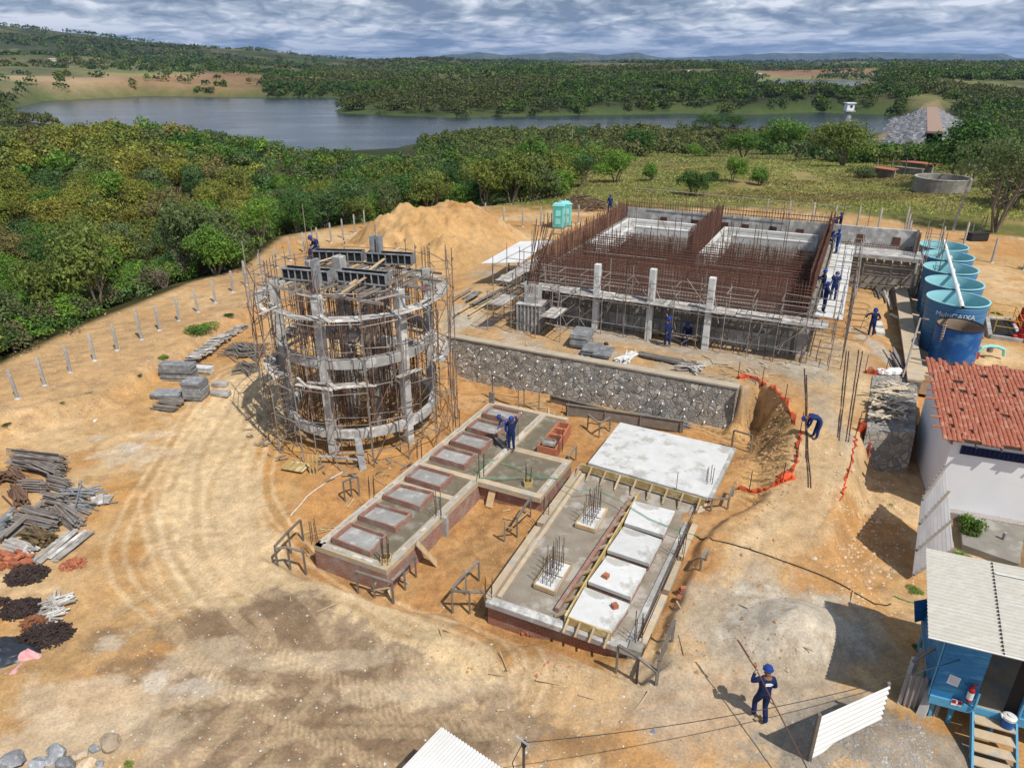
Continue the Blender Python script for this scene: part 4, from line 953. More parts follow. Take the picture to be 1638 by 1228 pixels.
def tower_scaffold():
    r = thing('tower_scaffold', TC+Vector((0, 0, -.1)), 'ring of tubular scaffolding with two plank platforms round the concrete tower', 'scaffolding')
    n = 18; st = []; le = []; br = []; dk = []; RS_ = (4.05, 4.95); rng = random.Random(3)
    pt = lambda rad, k, z: TC+Vector((rad*cos(2*pi*k/n+.1), rad*sin(2*pi*k/n+.1), z))
    hs = {}
    for k in range(52):
        a = rng.random()*6.28; q = rng.choice((4.05, 4.2, 4.6, 4.85, 4.9)); z0 = rng.uniform(0, 6); p_ = TC+Vector((q*cos(a), q*sin(a), z0)); br.append(T(p_, p_+Vector((rng.uniform(-.22, .22), rng.uniform(-.22, .22), rng.uniform(1.2, 3.0))), .022))
    for j, rad in enumerate(RS_):
        for k in range(n):
            h = rng.uniform(8.0, 9.9) if j else rng.uniform(7.6, 9.2); hs[j, k] = h
            jit = Vector((rng.uniform(-.06, .06), rng.uniform(-.06, .06), 0)); g = gz(*pt(rad, k, 0)[:2])
            st.append(T(pt(rad, k, g), pt(rad, k, h)+jit, .026)); 
            for zz in range(1, 7): 
                if rng.random() < .8: st[-1].tube(pt(rad, k, zz*1.45-.05), pt(rad, k, zz*1.45+.07), .045, 5)
    for z in (.9, 2.3, 3.9, 5.6, 7.1, 8.2):
        for k in range(n):
            for j, rad in enumerate(RS_):
                if rng.random() < (.92 if z not in (.9, 8.2) else .65): le.append(T(pt(rad, k, z)+Vector((0, 0, rng.uniform(-.12, .12))), pt(rad, k+1, z)+Vector((0, 0, rng.uniform(-.12, .12))), .022))
            if rng.random() < .85: le.append(T(pt(RS_[0]-.2, k, z), pt(RS_[1]+.2, k, z), .022))
    for k in range(n):
        for z in (.3, 2.3, 4.2, 5.7):
            if rng.random() < .5: br.append(T(pt(RS_[1], k, z), pt(RS_[1], k+1, z+rng.choice((1.5, 1.5, 3.0))), .02))
            if rng.random() < .3: br.append(T(pt(RS_[1], k, z), pt(RS_[0], k, z+1.4), .02))
    parts(r, 'standard', st, M_TUBE); parts(r, 'ledger', le, M_TUBE); parts(r, 'brace', br, M_RUSTT)
    for z, rad0, gap in ((7.18, 3.95, (.0,)), (3.98, 3.98, (0,))):
        for k in range(n):
            a = 2*pi*k/n+.1
            if z < 5 and rng.random() < .22: continue
            for m in range(3):
                if rng.random() < .13: continue
                rr = rad0+.10+m*.25+rng.uniform(-.04, .04); wd = rng.choice((.2, .24, .28)); e0, e1 = rng.uniform(-.02, .09), rng.uniform(-.02, .10)
                p0 = TC+Vector((rr*cos(a-e0), rr*sin(a-e0), z+.025*m+rng.uniform(-.02, .05))); p1 = TC+Vector(((rr+rng.uniform(-.08, .08))*cos(a+2*pi/n+e1), (rr+rng.uniform(-.08, .08))*sin(a+2*pi/n+e1), z+.025*m+rng.uniform(-.03, .05)))
                dk.append(MB().bar(p0, p1, wd, .03))
            if rng.random() < .5:
                q = TC+Vector((4.4*cos(a), 4.4*sin(a), z+.14)); w_ = rng.uniform(0, 3.1); dd = Vector((cos(w_), sin(w_), rng.uniform(0, .08)))*rng.uniform(.4, .9); dk.append(MB().bar(q-dd, q+dd, rng.choice((.06, .12, .2)), .03))
    parts(r, 'deck_board', dk, M_DECK, limit=100)
    # shoring props inside
    pr = []
    for k in range(260):
        a = rng.random()*2*pi; q = math.sqrt(rng.random())*3.2; x, y = TC.x+q*cos(a), TC.y+q*sin(a)
        z0, z1 = (-.1, 4.5) if k % 2 else (4.8, 7.75)
        pr.append(T((x, y, z0), (x+rng.uniform(-.05, .05), y+rng.uniform(-.05, .05), z1), .022, 4))
    s = thing('shoring', TC, 'dense thicket of steel props and ledgers inside the round tower', 'props')
    parts(s, 'prop', pr, M_RUSTT)
    le = []
    for z in (.7, 1.9, 3.1, 4.2, 5.6, 6.7):
        for k in range(9):
            t = -2.8+k*.7; l = math.sqrt(10-t*t)*rng.uniform(.6, 1); q = Vector((.9, -.42, 0)) if k % 2 else Vector((.42, .9, 0)); n_ = Vector((-q.y, q.x, 0)); le.append(T(V3(TC+n_*t-q*l, z), V3(TC+n_*t+q*l, z+rng.uniform(-.2, .2)), .02, 4))
    parts(s, 'ledger', le, M_RUSTT)
    bd = []
    for k in range(26):
        a = rng.random()*6.28; q = rng.random()*2.6; c = TC+Vector((q*cos(a), q*sin(a), rng.choice((4.55, 4.6, 7.6, 7.72, 7.68)))); d = Vector((cos(a*3), sin(a*3), 0))*rng.uniform(.5, 1.3); bd.append(MB().bar(c-d, c+d, rng.uniform(.1, .25), .03))
    parts(s, 'board', bd, M_DECK)
    # steel plate ramp and timbers at the foot
    p = GP(581, 752, 0); q = P(572, 700, 1.4); m = MB().bar(p, q, .32, .04); o = m.build('steel_form_panel', M_FPANEL); tag(o, 'narrow grey steel panel leaning upright against the foot of the tower ring', 'panel')
    p = GP(668, 505, 2.5)
    b = thing('red_bucket', P(678, 467, 7.25), 'red bucket on the top platform of the tower scaffolding', 'bucket')
    MB().lathe(b.location, [(.0, .02), (.11, .02), (.14, .28), (.125, .28), (.1, .04), (0, .04)], 12).build('pail', M_RED, b); MB().path([b.location+Vector((.13*cos(t), 0, .28+.12*sin(t))) for t in (0, .8, 1.57, 2.3, 3.14)], .006, 4).build('handle', M_TUBE, b)
    for k, (a, c, wd) in enumerate((((458,752),(492,758),.55),((497,735),(503,757),.2),((470,770),(560,742),.05))): pass
    f = thing('pallet', GP(475, 748, 0), 'pale yellow wooden form panel lying on the earth left of the tower foot', 'form panel')
    c = GP(475, 748, 0)
    MB().bar(c+Vector((-.55, .1, .12)), c+Vector((.55, -.25, .14)), .8, .02).build('plywood', M_FORM, f)
    parts(f, 'batten', [MB().bar(c+Vector((-.45+.3*k, .05+.35-.1*k, .17)), c+Vector((-.6+.3*k, -.30-.1*k, .17)), .05, .05) for k in range(4)], M_PLANK)
    for k in range(3):
        p = GP(497+5*k, 758, 0); o = MB().bar(p, up(p, 1.0)+Vector((.05*k, .1, 0)), .1, .05).build('timber_stake', M_FORM); tag(o, 'yellow timber stake upright at the foot of the tower, %s of three' % ('left', 'middle', 'right')[k], 'stake')
    f = thing('form_box', GP(545, 742, 0), 'low timber form at the tower foot beside the yellow stakes', 'formwork')
    p0, p1 = GP(512, 742, 0), GP(585, 748, 0)
    MB().bar(up(p0, .45), up(p1, .42), .16, .05).build('rail', M_DECK, f)
    parts(f, 'stake', [MB().bar(up(p0.lerp(p1, t), -.2), up(p0.lerp(p1, t), .45), .1, .05) for t in (.02, .3, .6, .95)], M_GREYW)
    rng = random.Random(5); m = MB()
    for k in range(60):
        a = R(150+170*rng.random()); rr = rng.uniform(4.6, 5.9); p = TC+Vector((cos(a)*rr, sin(a)*rr, 0)); p.z = gz(p.x, p.y)+.05; d = Vector((rng.uniform(-1, 1), rng.uniform(-1, 1), rng.uniform(0, .35)))*rng.uniform(.3, .7); m.bar(p, p+d, .06, .03)
    tag(m.build('timber_scraps', M_GREYW), kind='stuff')
    # hoop ladder of bent bars up the left side
    h = thing('spiral_stirrups', P(468, 690, 1.0), 'column of loose wire hoops hanging on the left side of the tower scaffolding', 'rebar')
    hp = []
    for k in range(12):
        c = P(463, 700, .3)+Vector((rng.uniform(-.05, .05), 0, .3+k*.34)); hp.append(MB().path([c+Vector((.42*cos(t), .42*sin(t), .06*sin(t*2+k))) for t in [i*2*pi/12 for i in range(13)]], .014, 4))
    parts(h, 'hoop', hp, M_TUBE)
tower_scaffold()
# ---------------------------------------------------------------- filter basins: concrete base, rebar curtains, plank deck
F0 = P(834, 454.5, 4.75); F0.z = 0
def U(a, b, z): return Vector((F0.x+u.x*a+v.x*b, F0.y+u.y*a+v.y*b, z))
def ubox(mb, a0, a1, b0, b1, z0, z1): return mb.hexa([U(a0,b0,z0),U(a1,b0,z0),U(a1,b1,z0),U(a0,b1,z0),U(a0,b0,z1),U(a1,b0,z1),U(a1,b1,z1),U(a0,b1,z1)])
def basins():
    r = thing('filter_basins', U(8.9, 10, 2.4), 'large concrete basins under construction with curtains of rusty rebar behind three pale columns', 'building')
    rng = random.Random(12)
    b = MB(); ubox(b, .6, 17.0, 1.1, 1.35, 2.3, 4.5); ubox(b, .6, .85, 1.35, 19.8, 2.3, 5.5); ubox(b, 16.75, 17.0, 1.35, 19.8, 2.3, 5.5)
    b.build('base_wall', M_CONCD, r)
    b = MB(); ubox(b, 16.4, 17.05, 1.0, 1.1, 2.3, 4.0); ubox(b, .9, 16.2, .95, 1.08, 2.3, 3.45); b.build('lower_plinth', M_CONC, r)
    b = MB(); ubox(b, .85, 16.75, 1.35, 9.0, 4.2, 4.55); b.build('channel_floor', M_CONCD, r)
    b = MB(); ubox(b, .85, 16.75, 9.0, 19.6, 2.4, 2.9); b.build('basin_floor', M_CONCD, r)
    b = MB(); ubox(b, .2, 22.8, 19.8, 20.1, 2.3, 6.3); rear = b.build('rear_wall', M_CONC, r)
    wn = []
    for k, a in enumerate((3.6, 6.2, 8.6, 10.2, 12.3, 14.3, 18.6, 21.0)):
        m = MB(); ubox(m, a, a+.55, 19.76, 19.82, 5.2, 5.75); wn.append(m)
    for m in wn: m.build('wall_opening', M_RUST, rear)
    # pale formwork rims of the two bays
    for a0, a1 in ((1.1, 8.0), (9.0, 16.0)):
        m = MB(); ubox(m, a0, a0+.35, 8.8, 18.9, 4.6, 5.6); m.build('form_rim', M_CONCW, r)
        m = MB(); ubox(m, a0+.36, a0+.75, 8.8, 18.5, 4.3, 5.0); m.build('form_rim', M_CONCW, r)
        m = MB(); ubox(m, a0+.352, a1, 18.55, 18.9, 4.6, 5.6); m.build('form_rim', M_CONCW, r)
        m = MB(); ubox(m, a0+.76, a1, 18.1, 18.5, 4.5, 5.15); m.build('form_rim', M_CONCW, r)
        m = MB(); ubox(m, a0+.8, a1, 8.8, 9.05, 2.9, 4.9); m.build('form_rim', M_CONCD, r)
    m = MB(); ubox(m, 8.25, 8.6, 9.06, 19.7, 2.9, 5.0); m.build('middle_wall', M_CONCD, r)
    m = MB(); ubox(m, .0, .9, 19.0, 19.75, 4.8, 5.0); m.build('form_rim', M_CONCW, r)
    # rebar curtains
    def curtain(p0, p1, z0, z1, step=.2, hs=.22, topj=.35, rr=.019, miss=.0, wob=.04):
        m = MB(); L = (p1-p0).length; n = int(L/step)
        for i in range(n+1):
            if rng.random() < miss: continue
            q = p0.lerp(p1, i/n); m.tube((q.x, q.y, z0), (q.x+rng.uniform(-wob, wob), q.y+rng.uniform(-wob, wob), z1+rng.uniform(-topj, topj*.4)), rr, 3, cap=False)
        z = z0+.1
        while z < z1-topj*.6:
            m.tube((p0.x, p0.y, z+rng.uniform(-.03, .03)), (p1.x, p1.y, z+rng.uniform(-.03, .03)), rr*1.25, 3, cap=False); z += hs*.8
        return m
    C = [(U(.9,2.0,0),U(16.8,2.0,0),4.5,6.5,.17,.18,.4),(U(.9,3.7,0),U(16.8,3.7,0),4.5,6.4,.19,.2,.4),(U(.9,5.5,0),U(16.8,5.5,0),4.5,6.4,.19,.2,.4),(U(.9,7.6,0),U(16.8,7.6,0),4.5,6.4,.19,.2,.4),(U(.9,1.25,0),U(16.8,1.25,0),4.5,6.6,.17,.2,.35),(U(.9,2.9,0),U(16.8,2.9,0),4.5,6.5,.2,.25,.4),(U(.9,4.6,0),U(16.8,4.6,0),4.5,6.4,.2,.25,.4),(U(.9,6.4,0),U(16.8,6.4,0),4.5,6.4,.18,.25,.4),(U(.9,8.7,0),U(16.8,8.7,0),4.5,6.7,.15,.2,.5),(U(.9,8.95,0),U(16.8,8.95,0),4.5,6.6,.17,.22,.5),
         (U(.7,1.2,0),U(.7,19.8,0),5.3,7.0,.16,.2,.4),(U(.35,1.2,0),U(.35,19.8,0),4.5,6.9,.17,.2,.5),
         (U(8.25,9,0),U(8.25,19.8,0),5.0,7.2,.13,.16,.2),(U(8.6,9,0),U(8.6,19.8,0),5.0,7.2,.13,.16,.2),
         (U(16.6,1.3,0),U(16.6,19.8,0),5.3,7.3,.10,.14,.12),(U(16.85,1.3,0),U(16.85,19.8,0),5.3,7.3,.11,.14,.12),
         (U(.3,19.95,0),U(17,19.95,0),6.3,7.1,.2,.45,.25),(U(.3,20.05,0),U(17,20.05,0),6.3,7.0,.22,.45,.25),(U(17.6,19.5,0),U(22.6,19.5,0),4.9,5.3,.15,.18,.1),(U(22.6,17.8,0),U(22.6,19.8,0),4.9,6.4,.15,.2,.2),
         (U(-1.2,14,0),U(-1.2,20.5,0),3.0,5.3,.25,.4,.4),(U(-2.6,13,0),U(.2,13,0),2.5,5.2,.3,.5,.5)]
    for a0 in (1.9, 3.6, 5.3, 7.0, 9.9, 11.6, 13.3, 15.0): C.append((U(a0,9.1,0),U(a0,18,0),2.9,4.7,.22,.3,.5))
    for vv in (10.8, 12.9, 15.0, 17.2): C.append((U(1.9,vv,0),U(8,vv,0),2.9,4.6,.2,.3,.6)); C.append((U(9.9,vv,0),U(16,vv,0),2.9,4.6,.2,.3,.6))
    for c in C: curtain(*c).build('rebar_curtain', M_RUST, r)
    # spacer strips of fresh concrete between the curtains
    for bb in (2.1, 3.8, 5.5, 7.6):
        m = MB(); ubox(m, .9, 16.7, bb-.08, bb+.08, 4.56, 4.66+.05*rng.random()); m.build('kicker', M_CONCW, r)
    # deck in front and light walkway along the right
    dk = []
    k = .0
    while k < 17.7:
        l = rng.choice((1.2, 2.4, 2.4)); 
        for j in range(4):
            if rng.random() < .94: m = MB(); m.bar(U(k+.02, -.45+j*.33, 4.74+rng.uniform(0, .05)), U(min(k+l, 18.6)-.02, -.45+j*.33, 4.74+rng.uniform(0, .05)), .31, .035); dk.append(m)
        k += l
    parts(r, 'deck_board', dk, M_DECK)
    wb = []
    k = .9
    while k < 19.3:
        for j in range(3): m = MB(); m.bar(U(17.35+j*.5, k+.02, 4.86+rng.uniform(0, .03)), U(17.35+j*.5, k+1.15, 4.86+rng.uniform(0, .03)), .47, .03); wb.append(m)
        k += 1.2
    parts(r, 'walkway_board', wb, M_CONCW)
    jo = [MB().bar(U(a, -.6, 4.62), U(a, 1.0, 4.62), .07, .12) for a in np.arange(.2, 18.4, .62)]
    parts(r, 'joist', jo, M_GREYW)
    pr = [T(U(a+rng.uniform(-.1, .1), .45, 2.5), U(a, .45, 4.6), .03, 4) for a in np.arange(.9, 17, .4)]
    parts(r, 'prop', pr, M_GREYW)
    pb = []
    for k in range(90): a = rng.uniform(1, 16); m = MB(); m.bar(U(a, .8+rng.random()*.2, rng.uniform(3.9, 4.5)), U(a+rng.uniform(.2, .9), .85, rng.uniform(3.9, 4.5)), .09, .12); pb.append(m)
    parts(r, 'form_board', pb, M_FPANEL)
    # inlet bay at the right end
    m = MB(); ubox(m, 17.6, 23.0, 17.2, 19.75, 4.6, 4.88); m.build('inlet_slab', M_CONC, r)
    m = MB(); ubox(m, 18.4, 23.0, 17.6, 17.85, 2.3, 4.6); m.build('inlet_back_wall', M_CONCD, r)
    m = MB(); ubox(m, 22.8, 23.05, 17.86, 19.8, 2.3, 4.6); ubox(m, 22.45, 22.6, 19.3, 19.76, 4.9, 6.5); m.build('inlet_side_wall', M_CONCD, r)
    for k in range(10): m = MB(); m.bar(U(17.9+k*.55, 16.7, 4.55), U(17.9+k*.55, 17.6, 4.55), .08, .1); m.build('outrigger', M_PLANK, r)
    # three columns in front
    for k, (px, py, tp) in enumerate(((952,528,6.6),(1037,543,6.75),(1128,559,6.7))):
        p = P(px, py, 2.5); m = MB(); m.box((p.x, p.y+.15, 2.4+(tp-2.4)/2), (.36, .36, tp-2.4), -.45); o = m.build('concrete_column', M_CONCW, bev=.02)
        tag(o, 'free-standing pale concrete column before the rebar basins, %s' % ('nearest the tower', 'the middle of three', 'farthest right of three')[k], 'column', 'columns in front of the basins')
basins()
def frame_scaffold(root, pts_fn, na, nb, da, db, z0, z1, lifts, rng, hv=.5, dens=.85):
    st = []; le = []; br = []
    for i in range(na+1):
        for j in range(nb+1):
            st.append(T(pts_fn(i*da, j*db, z0), pts_fn(i*da+rng.uniform(-.04, .04), j*db, z1+rng.uniform(-hv, hv)), .026))
            for z in lifts: st[-1].tube(pts_fn(i*da, j*db, z-.06), pts_fn(i*da, j*db, z+.06), .045, 5)
    for z in lifts:
        for i in range(na):
            for j in range(nb+1):
                if rng.random() < dens: le.append(T(pts_fn(i*da, j*db, z+rng.uniform(-.04, .04)), pts_fn((i+1)*da, j*db, z+rng.uniform(-.04, .04)), .022))
        for i in range(na+1):
            for j in range(nb):
                if rng.random() < dens: le.append(T(pts_fn(i*da, j*db, z), pts_fn(i*da, (j+1)*db, z), .022))
    for i in range(na):
        if rng.random() < .4: br.append(T(pts_fn(i*da, 0, lifts[0]), pts_fn((i+1)*da, 0, lifts[1]), .02))
    return st, le, br
def basin_scaffold():
    rng = random.Random(9)
    r = thing('front_scaffold', U(8.9, -.5, 2.4), 'row of scaffolding tubes along the front of the rebar basins, carrying the plank deck', 'scaffolding')
    st, le, br = frame_scaffold(r, lambda a, b, z: U(a-.1, b-.62, z), 13, 1, 1.42, 1.25, 2.45, 6.2, (3.3, 4.6, 5.4, 6.0), rng, .8)
    for k in range(26): a = rng.uniform(0, 16.5); z_ = rng.uniform(2.5, 5.2); br.append(T(U(a, -.65, z_), U(a+rng.uniform(-1.6, 1.6), rng.uniform(-.7, .6), z_+rng.uniform(.8, 1.8)), .02))
    parts(r, 'standard', st, M_TUBE); parts(r, 'ledger', le, M_TUBE); parts(r, 'brace', br, M_TUBE)
    r = thing('side_scaffold', U(18.6, 10, 2.4), 'scaffolding along the right-hand walkway of the basins with long handrail tubes', 'scaffolding')
    st, le, br = frame_scaffold(r, lambda a, b, z: U(17.2+b, a-.2, z), 10, 1, 1.85, 1.75, 2.45, 5.9, (3.6, 4.6, 5.7), rng, .3)
    le.append(T(U(19.0, .5, 6.3), U(19.0, 19.8, 6.6), .03)); le.append(T(U(18.95, .2, 5.2), U(18.95, 19.5, 5.3), .03))
    parts(r, 'standard', st, M_TUBE); parts(r, 'ledger', le, M_TUBE)
    r = thing('rebar_hoops', U(19.4, 3, 3.6), 'six dark rebar hoops hanging in a row off the right side of the basins', 'rebar')
    hp = []
    for k in range(6):
        c = U(19.35, .2+k*1.15, 4.3); hp.append(MB().path([c+Vector((.62*cos(t), .34*sin(t), .1*sin(t))) for t in [i*2*pi/18 for i in range(19)]], .016, 4))
    parts(r, 'hoop', hp, M_REBAR)
    r = thing('rear_rails', U(8, 19, 5), 'horizontal scaffold rails on posts along the far wall of the basins', 'scaffolding')
    st = [T(U(a, 19.4, 4.8), U(a, 19.4, 8.0), .028) for a in (1.5, 7.0, 10.2, 13.2, 17.4)]; le = [T(U(1.2, 19.4, 8.0), U(17.8, 19.4, 7.7), .028), T(U(3, 19.45, 7.3), U(14, 19.45, 7.2), .024)]
    st += [T(U(a, 20.2, 3.3), U(a+rng.uniform(-.1, .4), 20.3, 7.9+rng.random()), .022) for a in (2.5, 5.4, 15.5, 19.2)]
    parts(r, 'post', st, M_RUSTT); parts(r, 'rail', le, M_TUBE)
    # props and rails inside the bays
    r = thing('bay_scaffold', U(8, 14, 3), 'tube frames and diagonal rods standing inside the two rebar basins', 'scaffolding')
    st = []; le = []
    for a in (2.6, 4.4, 6.2, 10.4, 12.2, 14.0):
        for b in (2.0, 3.6, 5.3, 10, 12, 14, 16): st.append(T(U(a, b, 3 if b > 9 else 4.6), U(a, b, rng.uniform(6, 7.4)), .024, 4))
    for b in (10, 12, 14, 16, 5.3): le.append(T(U(2.2, b, 5.9), U(7.8, b, 5.95), .022, 4)); le.append(T(U(9.6, b, 5.9), U(15.4, b, 5.95), .022, 4))
    for k in range(16): a = rng.uniform(2, 15); b = rng.uniform(9.5, 17.5); le.append(T(U(a, b, 4), U(a+rng.uniform(-1, 1), b+rng.uniform(-.5, .5), 6.2), .022, 4))
    parts(r, 'standard', st, M_RUSTT); parts(r, 'rail', le, M_TUBE)
    r = thing('inlet_scaffold', U(20.5, 16.8, 2.5), 'low scaffolding before the dark inlet opening right of the walkway', 'scaffolding')
    st, le, br = frame_scaffold(r, lambda a, b, z: U(19.4+a, 16.2+b, z), 2, 1, 1.8, .9, 2.4, 4.6, (3.0, 3.7, 4.3), rng, .1); parts(r, 'standard', st, M_TUBE); parts(r, 'ledger', le, M_TUBE)
    r = thing('outer_scaffold', U(23.5, 17.5, 2.5), 'tangle of scaffold tubes at the far right corner of the basins', 'scaffolding')
    st, le, br = frame_scaffold(r, lambda a, b, z: U(23.2+a, 16.6+b, z), 1, 3, .9, 1.5, 2.2, 6.8, (3.5, 4.7, 6.0), rng, .5); st.append(T(U(23.3, 15.2, 2.3), U(23.0, 18.2, 5.4), .04)); parts(r, 'standard', st, M_TUBE); parts(r, 'ledger', le, M_TUBE)
    # left flank
    r = thing('left_scaffold', U(-1.2, 6, 2.4), 'scaffolding frames with planks on the left flank of the basins, by the shed', 'scaffolding')
    st, le, br = frame_scaffold(r, lambda a, b, z: U(-1.9+b, -.2+a, z), 6, 1, 2.0, 1.4, 2.4, 6.2, (3.6, 4.7, 5.8), rng, .8, .75); parts(r, 'standard', st, M_TUBE); parts(r, 'ledger', le, M_TUBE); parts(r, 'brace', br, M_TUBE)
    parts(r, 'deck_board', [MB().bar(U(-1.8+.35*j, .2+2.4*i, 4.72), U(-1.8+.35*j, 2.5+2.4*i, 4.74), .3, .035) for i in range(3) for j in range(3)], M_DECK)
    # column mould with its own scaffold
    c = P(850, 531, 2.5); c.y += .6
    f = thing('column_mould', c, 'grey ribbed steel column mould on the terrace edge left of the basins', 'formwork')
    MB().box((c.x, c.y, 3.3), (1.45, 1.1, 1.7), -.35).build('panel', M_FPANEL, f)
    rb = []
    for k in range(7): rb.append(MB().box(c+Vector((.71*cos(-.35)*(-1+k/3), .71*sin(-.35)*(-1+k/3), .8))+Vector((-.20, -.54, 0)), (.07, .07, 1.75), -.35))
    parts(f, 'rib', rb, M_CONC)
    MB().box((c.x, c.y, 4.19), (1.6, 1.25, .06), -.35).build('plank_collar', M_DECK, f); MB().box((c.x+.1, c.y+.1, 4.75), (.85, .8, 1.1), -.35).build('upper_form', M_CONC, f)
    q = MB()
    for k in range(16): a = k/16*2*pi; q.path([c+Vector((.35*cos(a), .3*sin(a), 2.4)), c+Vector((.3*cos(a)+.25, .3*sin(a), 4.2)), c+Vector((.5*cos(a)+.7+rng.uniform(-.2, .2), .4*sin(a)+.3, 6.3+rng.uniform(-.4, .5)))], .016, 4)
    q.build('bent_rebar', M_RUST, f)
    r = thing('mould_scaffold', c+Vector((0, 0, -.1)), 'small square scaffold with plank shelves round the steel column mould', 'scaffolding')
    st, le, br = frame_scaffold(r, lambda a, b, z: c+u*(a-2.4)+v*(b-1.2)+Vector((0, 0, z-2.5)), 3, 1, 1.6, 2.3, 2.4, 5.3, (3.2, 4.1, 4.9), rng, .5, .9); parts(r, 'standard', st, M_TUBE); parts(r, 'ledger', le, M_TUBE)
    parts(r, 'shelf_board', [MB().bar(c+u*(-2.2+.33*j)+v*(-1.1)+Vector((0, 0, 1.62)), c+u*(-2.2+.33*j)+v*.9+Vector((0, 0, 1.64)), .3, .03) for j in range(3)]+[MB().bar(c+u*(1.2+.33*j)+v*(-1.1)+Vector((0, 0, 1.3)), c+u*(1.2+.33*j)+v*.9+Vector((0, 0, 1.32)), .3, .03) for j in range(3)], M_DECK)
    # ladder
    l = thing('ladder', P(926, 528, 2.5), 'steel ladder standing against the plank deck beside the first pale column', 'ladder'); a = P(922, 522, 2.5); b = U(2.6, -.55, 5.0); a = Vector((b.x-.15, b.y-.7, 2.5)); s = u*.22
    parts(l, 'rail', [T(a-s, b-s, .03), T(a+s, b+s, .03)], M_TUBE); parts(l, 'rung', [T(a.lerp(b, t/9)-s, a.lerp(b, t/9)+s, .018) for t in range(1, 9)], M_TUBE)
basin_scaffold()
def shed():
    c = P(825, 420, 2.5)
    q = [P(770, 421, 4.2), P(834, 419, 4.3), P(884, 385, 4.7), P(832, 386, 4.6)]
    r = thing('carpentry_shed', GP(810, 445, 2.5), 'open workshop under a flat white sheet roof behind the tower', 'shed')
    m = MB(); m.hexa([x-Vector((0, 0, .05)) for x in q]+q); m.build('roof', M_ZINCW, r)
    parts(r, 'post', [T(V3(bilin(q, s, t), 1.9), bilin(q, s, t)-Vector((0, 0, .05)), .06, 6) for s in (.2, .85) for t in (.08, .5, .92)], M_RUSTT)
    for s, t, nm in ((.6, .2, 'bench'), (.85, .5, 'bench')):
        p = bilin(q, s, t); MB().bar(V3(p, 3.2)-v*1.2, V3(p, 3.2)+v*1.2, .9, .08).build('workbench', M_PLANK, r); MB().box((p.x, p.y, 2.8), (.7, 1.8, .7), -.45).build('bench_leg_frame', M_GREYW, r)
    k = 0
    for (a, b, n_, mt) in (((742,500),(815,462),10,M_GREYW),((735,510),(800,470),9,M_PLANK),((735,485),(770,465),8,M_FPANEL)):
        k += 1; m = MB(); p0, p1 = GP(*a, 2.4), GP(*b, 2.4)
        for i in range(n_): o = Vector((rnd.uniform(-.6, .6), rnd.uniform(-.5, .5), .08+rnd.random()*.25)); m.bar(p0+(p1-p0)*rnd.uniform(0, .3)+o, p0+(p1-p0)*rnd.uniform(.6, 1)+o, .14, .05)
        tag(m.build('board_pile', mt), ('weathered boards strewn along the track below the white shed roof', 'raw planks heaped nearest the terrace edge by the white shed', 'grey panels and bars dumped left of the white shed posts')[k-1], 'timber pile')
shed()

# ---------------------------------------------------------------- foundation slabs
def zo(pts, ox, oy, sc, z): return [P(ox+a/sc, oy+b/sc, z) for a, b in pts]
def beamstrip(mb, p0, p1, w, z0, z1): mb.bar(V3(p0, (z0+z1)/2), V3(p1, (z0+z1)/2), w, z1-z0)
def rebar_starter(p, z0, h, n=4, sp=.1, name='starter_bars', parent=None, label=None):
    m = MB()
    for i in range(n):
        o = Vector(((i % 2-.5)*sp*2, (i//2-.5)*sp*2, 0)); m.tube(V3(p, z0)+o, V3(p, z0+h*rnd.uniform(.85, 1.1))+o+Vector((rnd.uniform(-.04, .04), rnd.uniform(-.04, .04), 0)), .014, 4)
    for zz in (z0+h*.3, z0+h*.6): m.path([V3(p, zz)+Vector((sp*cos(t)*1.4, sp*sin(t)*1.4, 0)) for t in (.78, 2.35, 3.93, 5.5, 7.07)], .007, 3)
    return m.build(name, M_REBAR, parent)
def frame_box(r, q, z0, z1, w=.11, name='brick_box', fill=M_CONC, fz=None, mt=None):
    """low brick frame with a concrete panel inside"""
    b = MB(); c = sum(q, Vector())/4
    inner = [p+(c-p).normalized()*w*1.4 for p in q]
    for i in range(4):
        a0, a1, b1, b0 = q[i], q[(i+1) % 4], inner[(i+1) % 4], inner[i]; b.hexa([V3(a0,z0),V3(a1,z0),V3(b1,z0),V3(b0,z0),V3(a0,z1),V3(a1,z1),V3(b1,z1),V3(b0,z1)])
    o = b.build(name, mt or M_BRICK, r)
    if fill: m = MB(); m.prism([(p.x, p.y) for p in inner], z0, fz if fz else z0+.05); m.build('fill', fill, o)
    return o
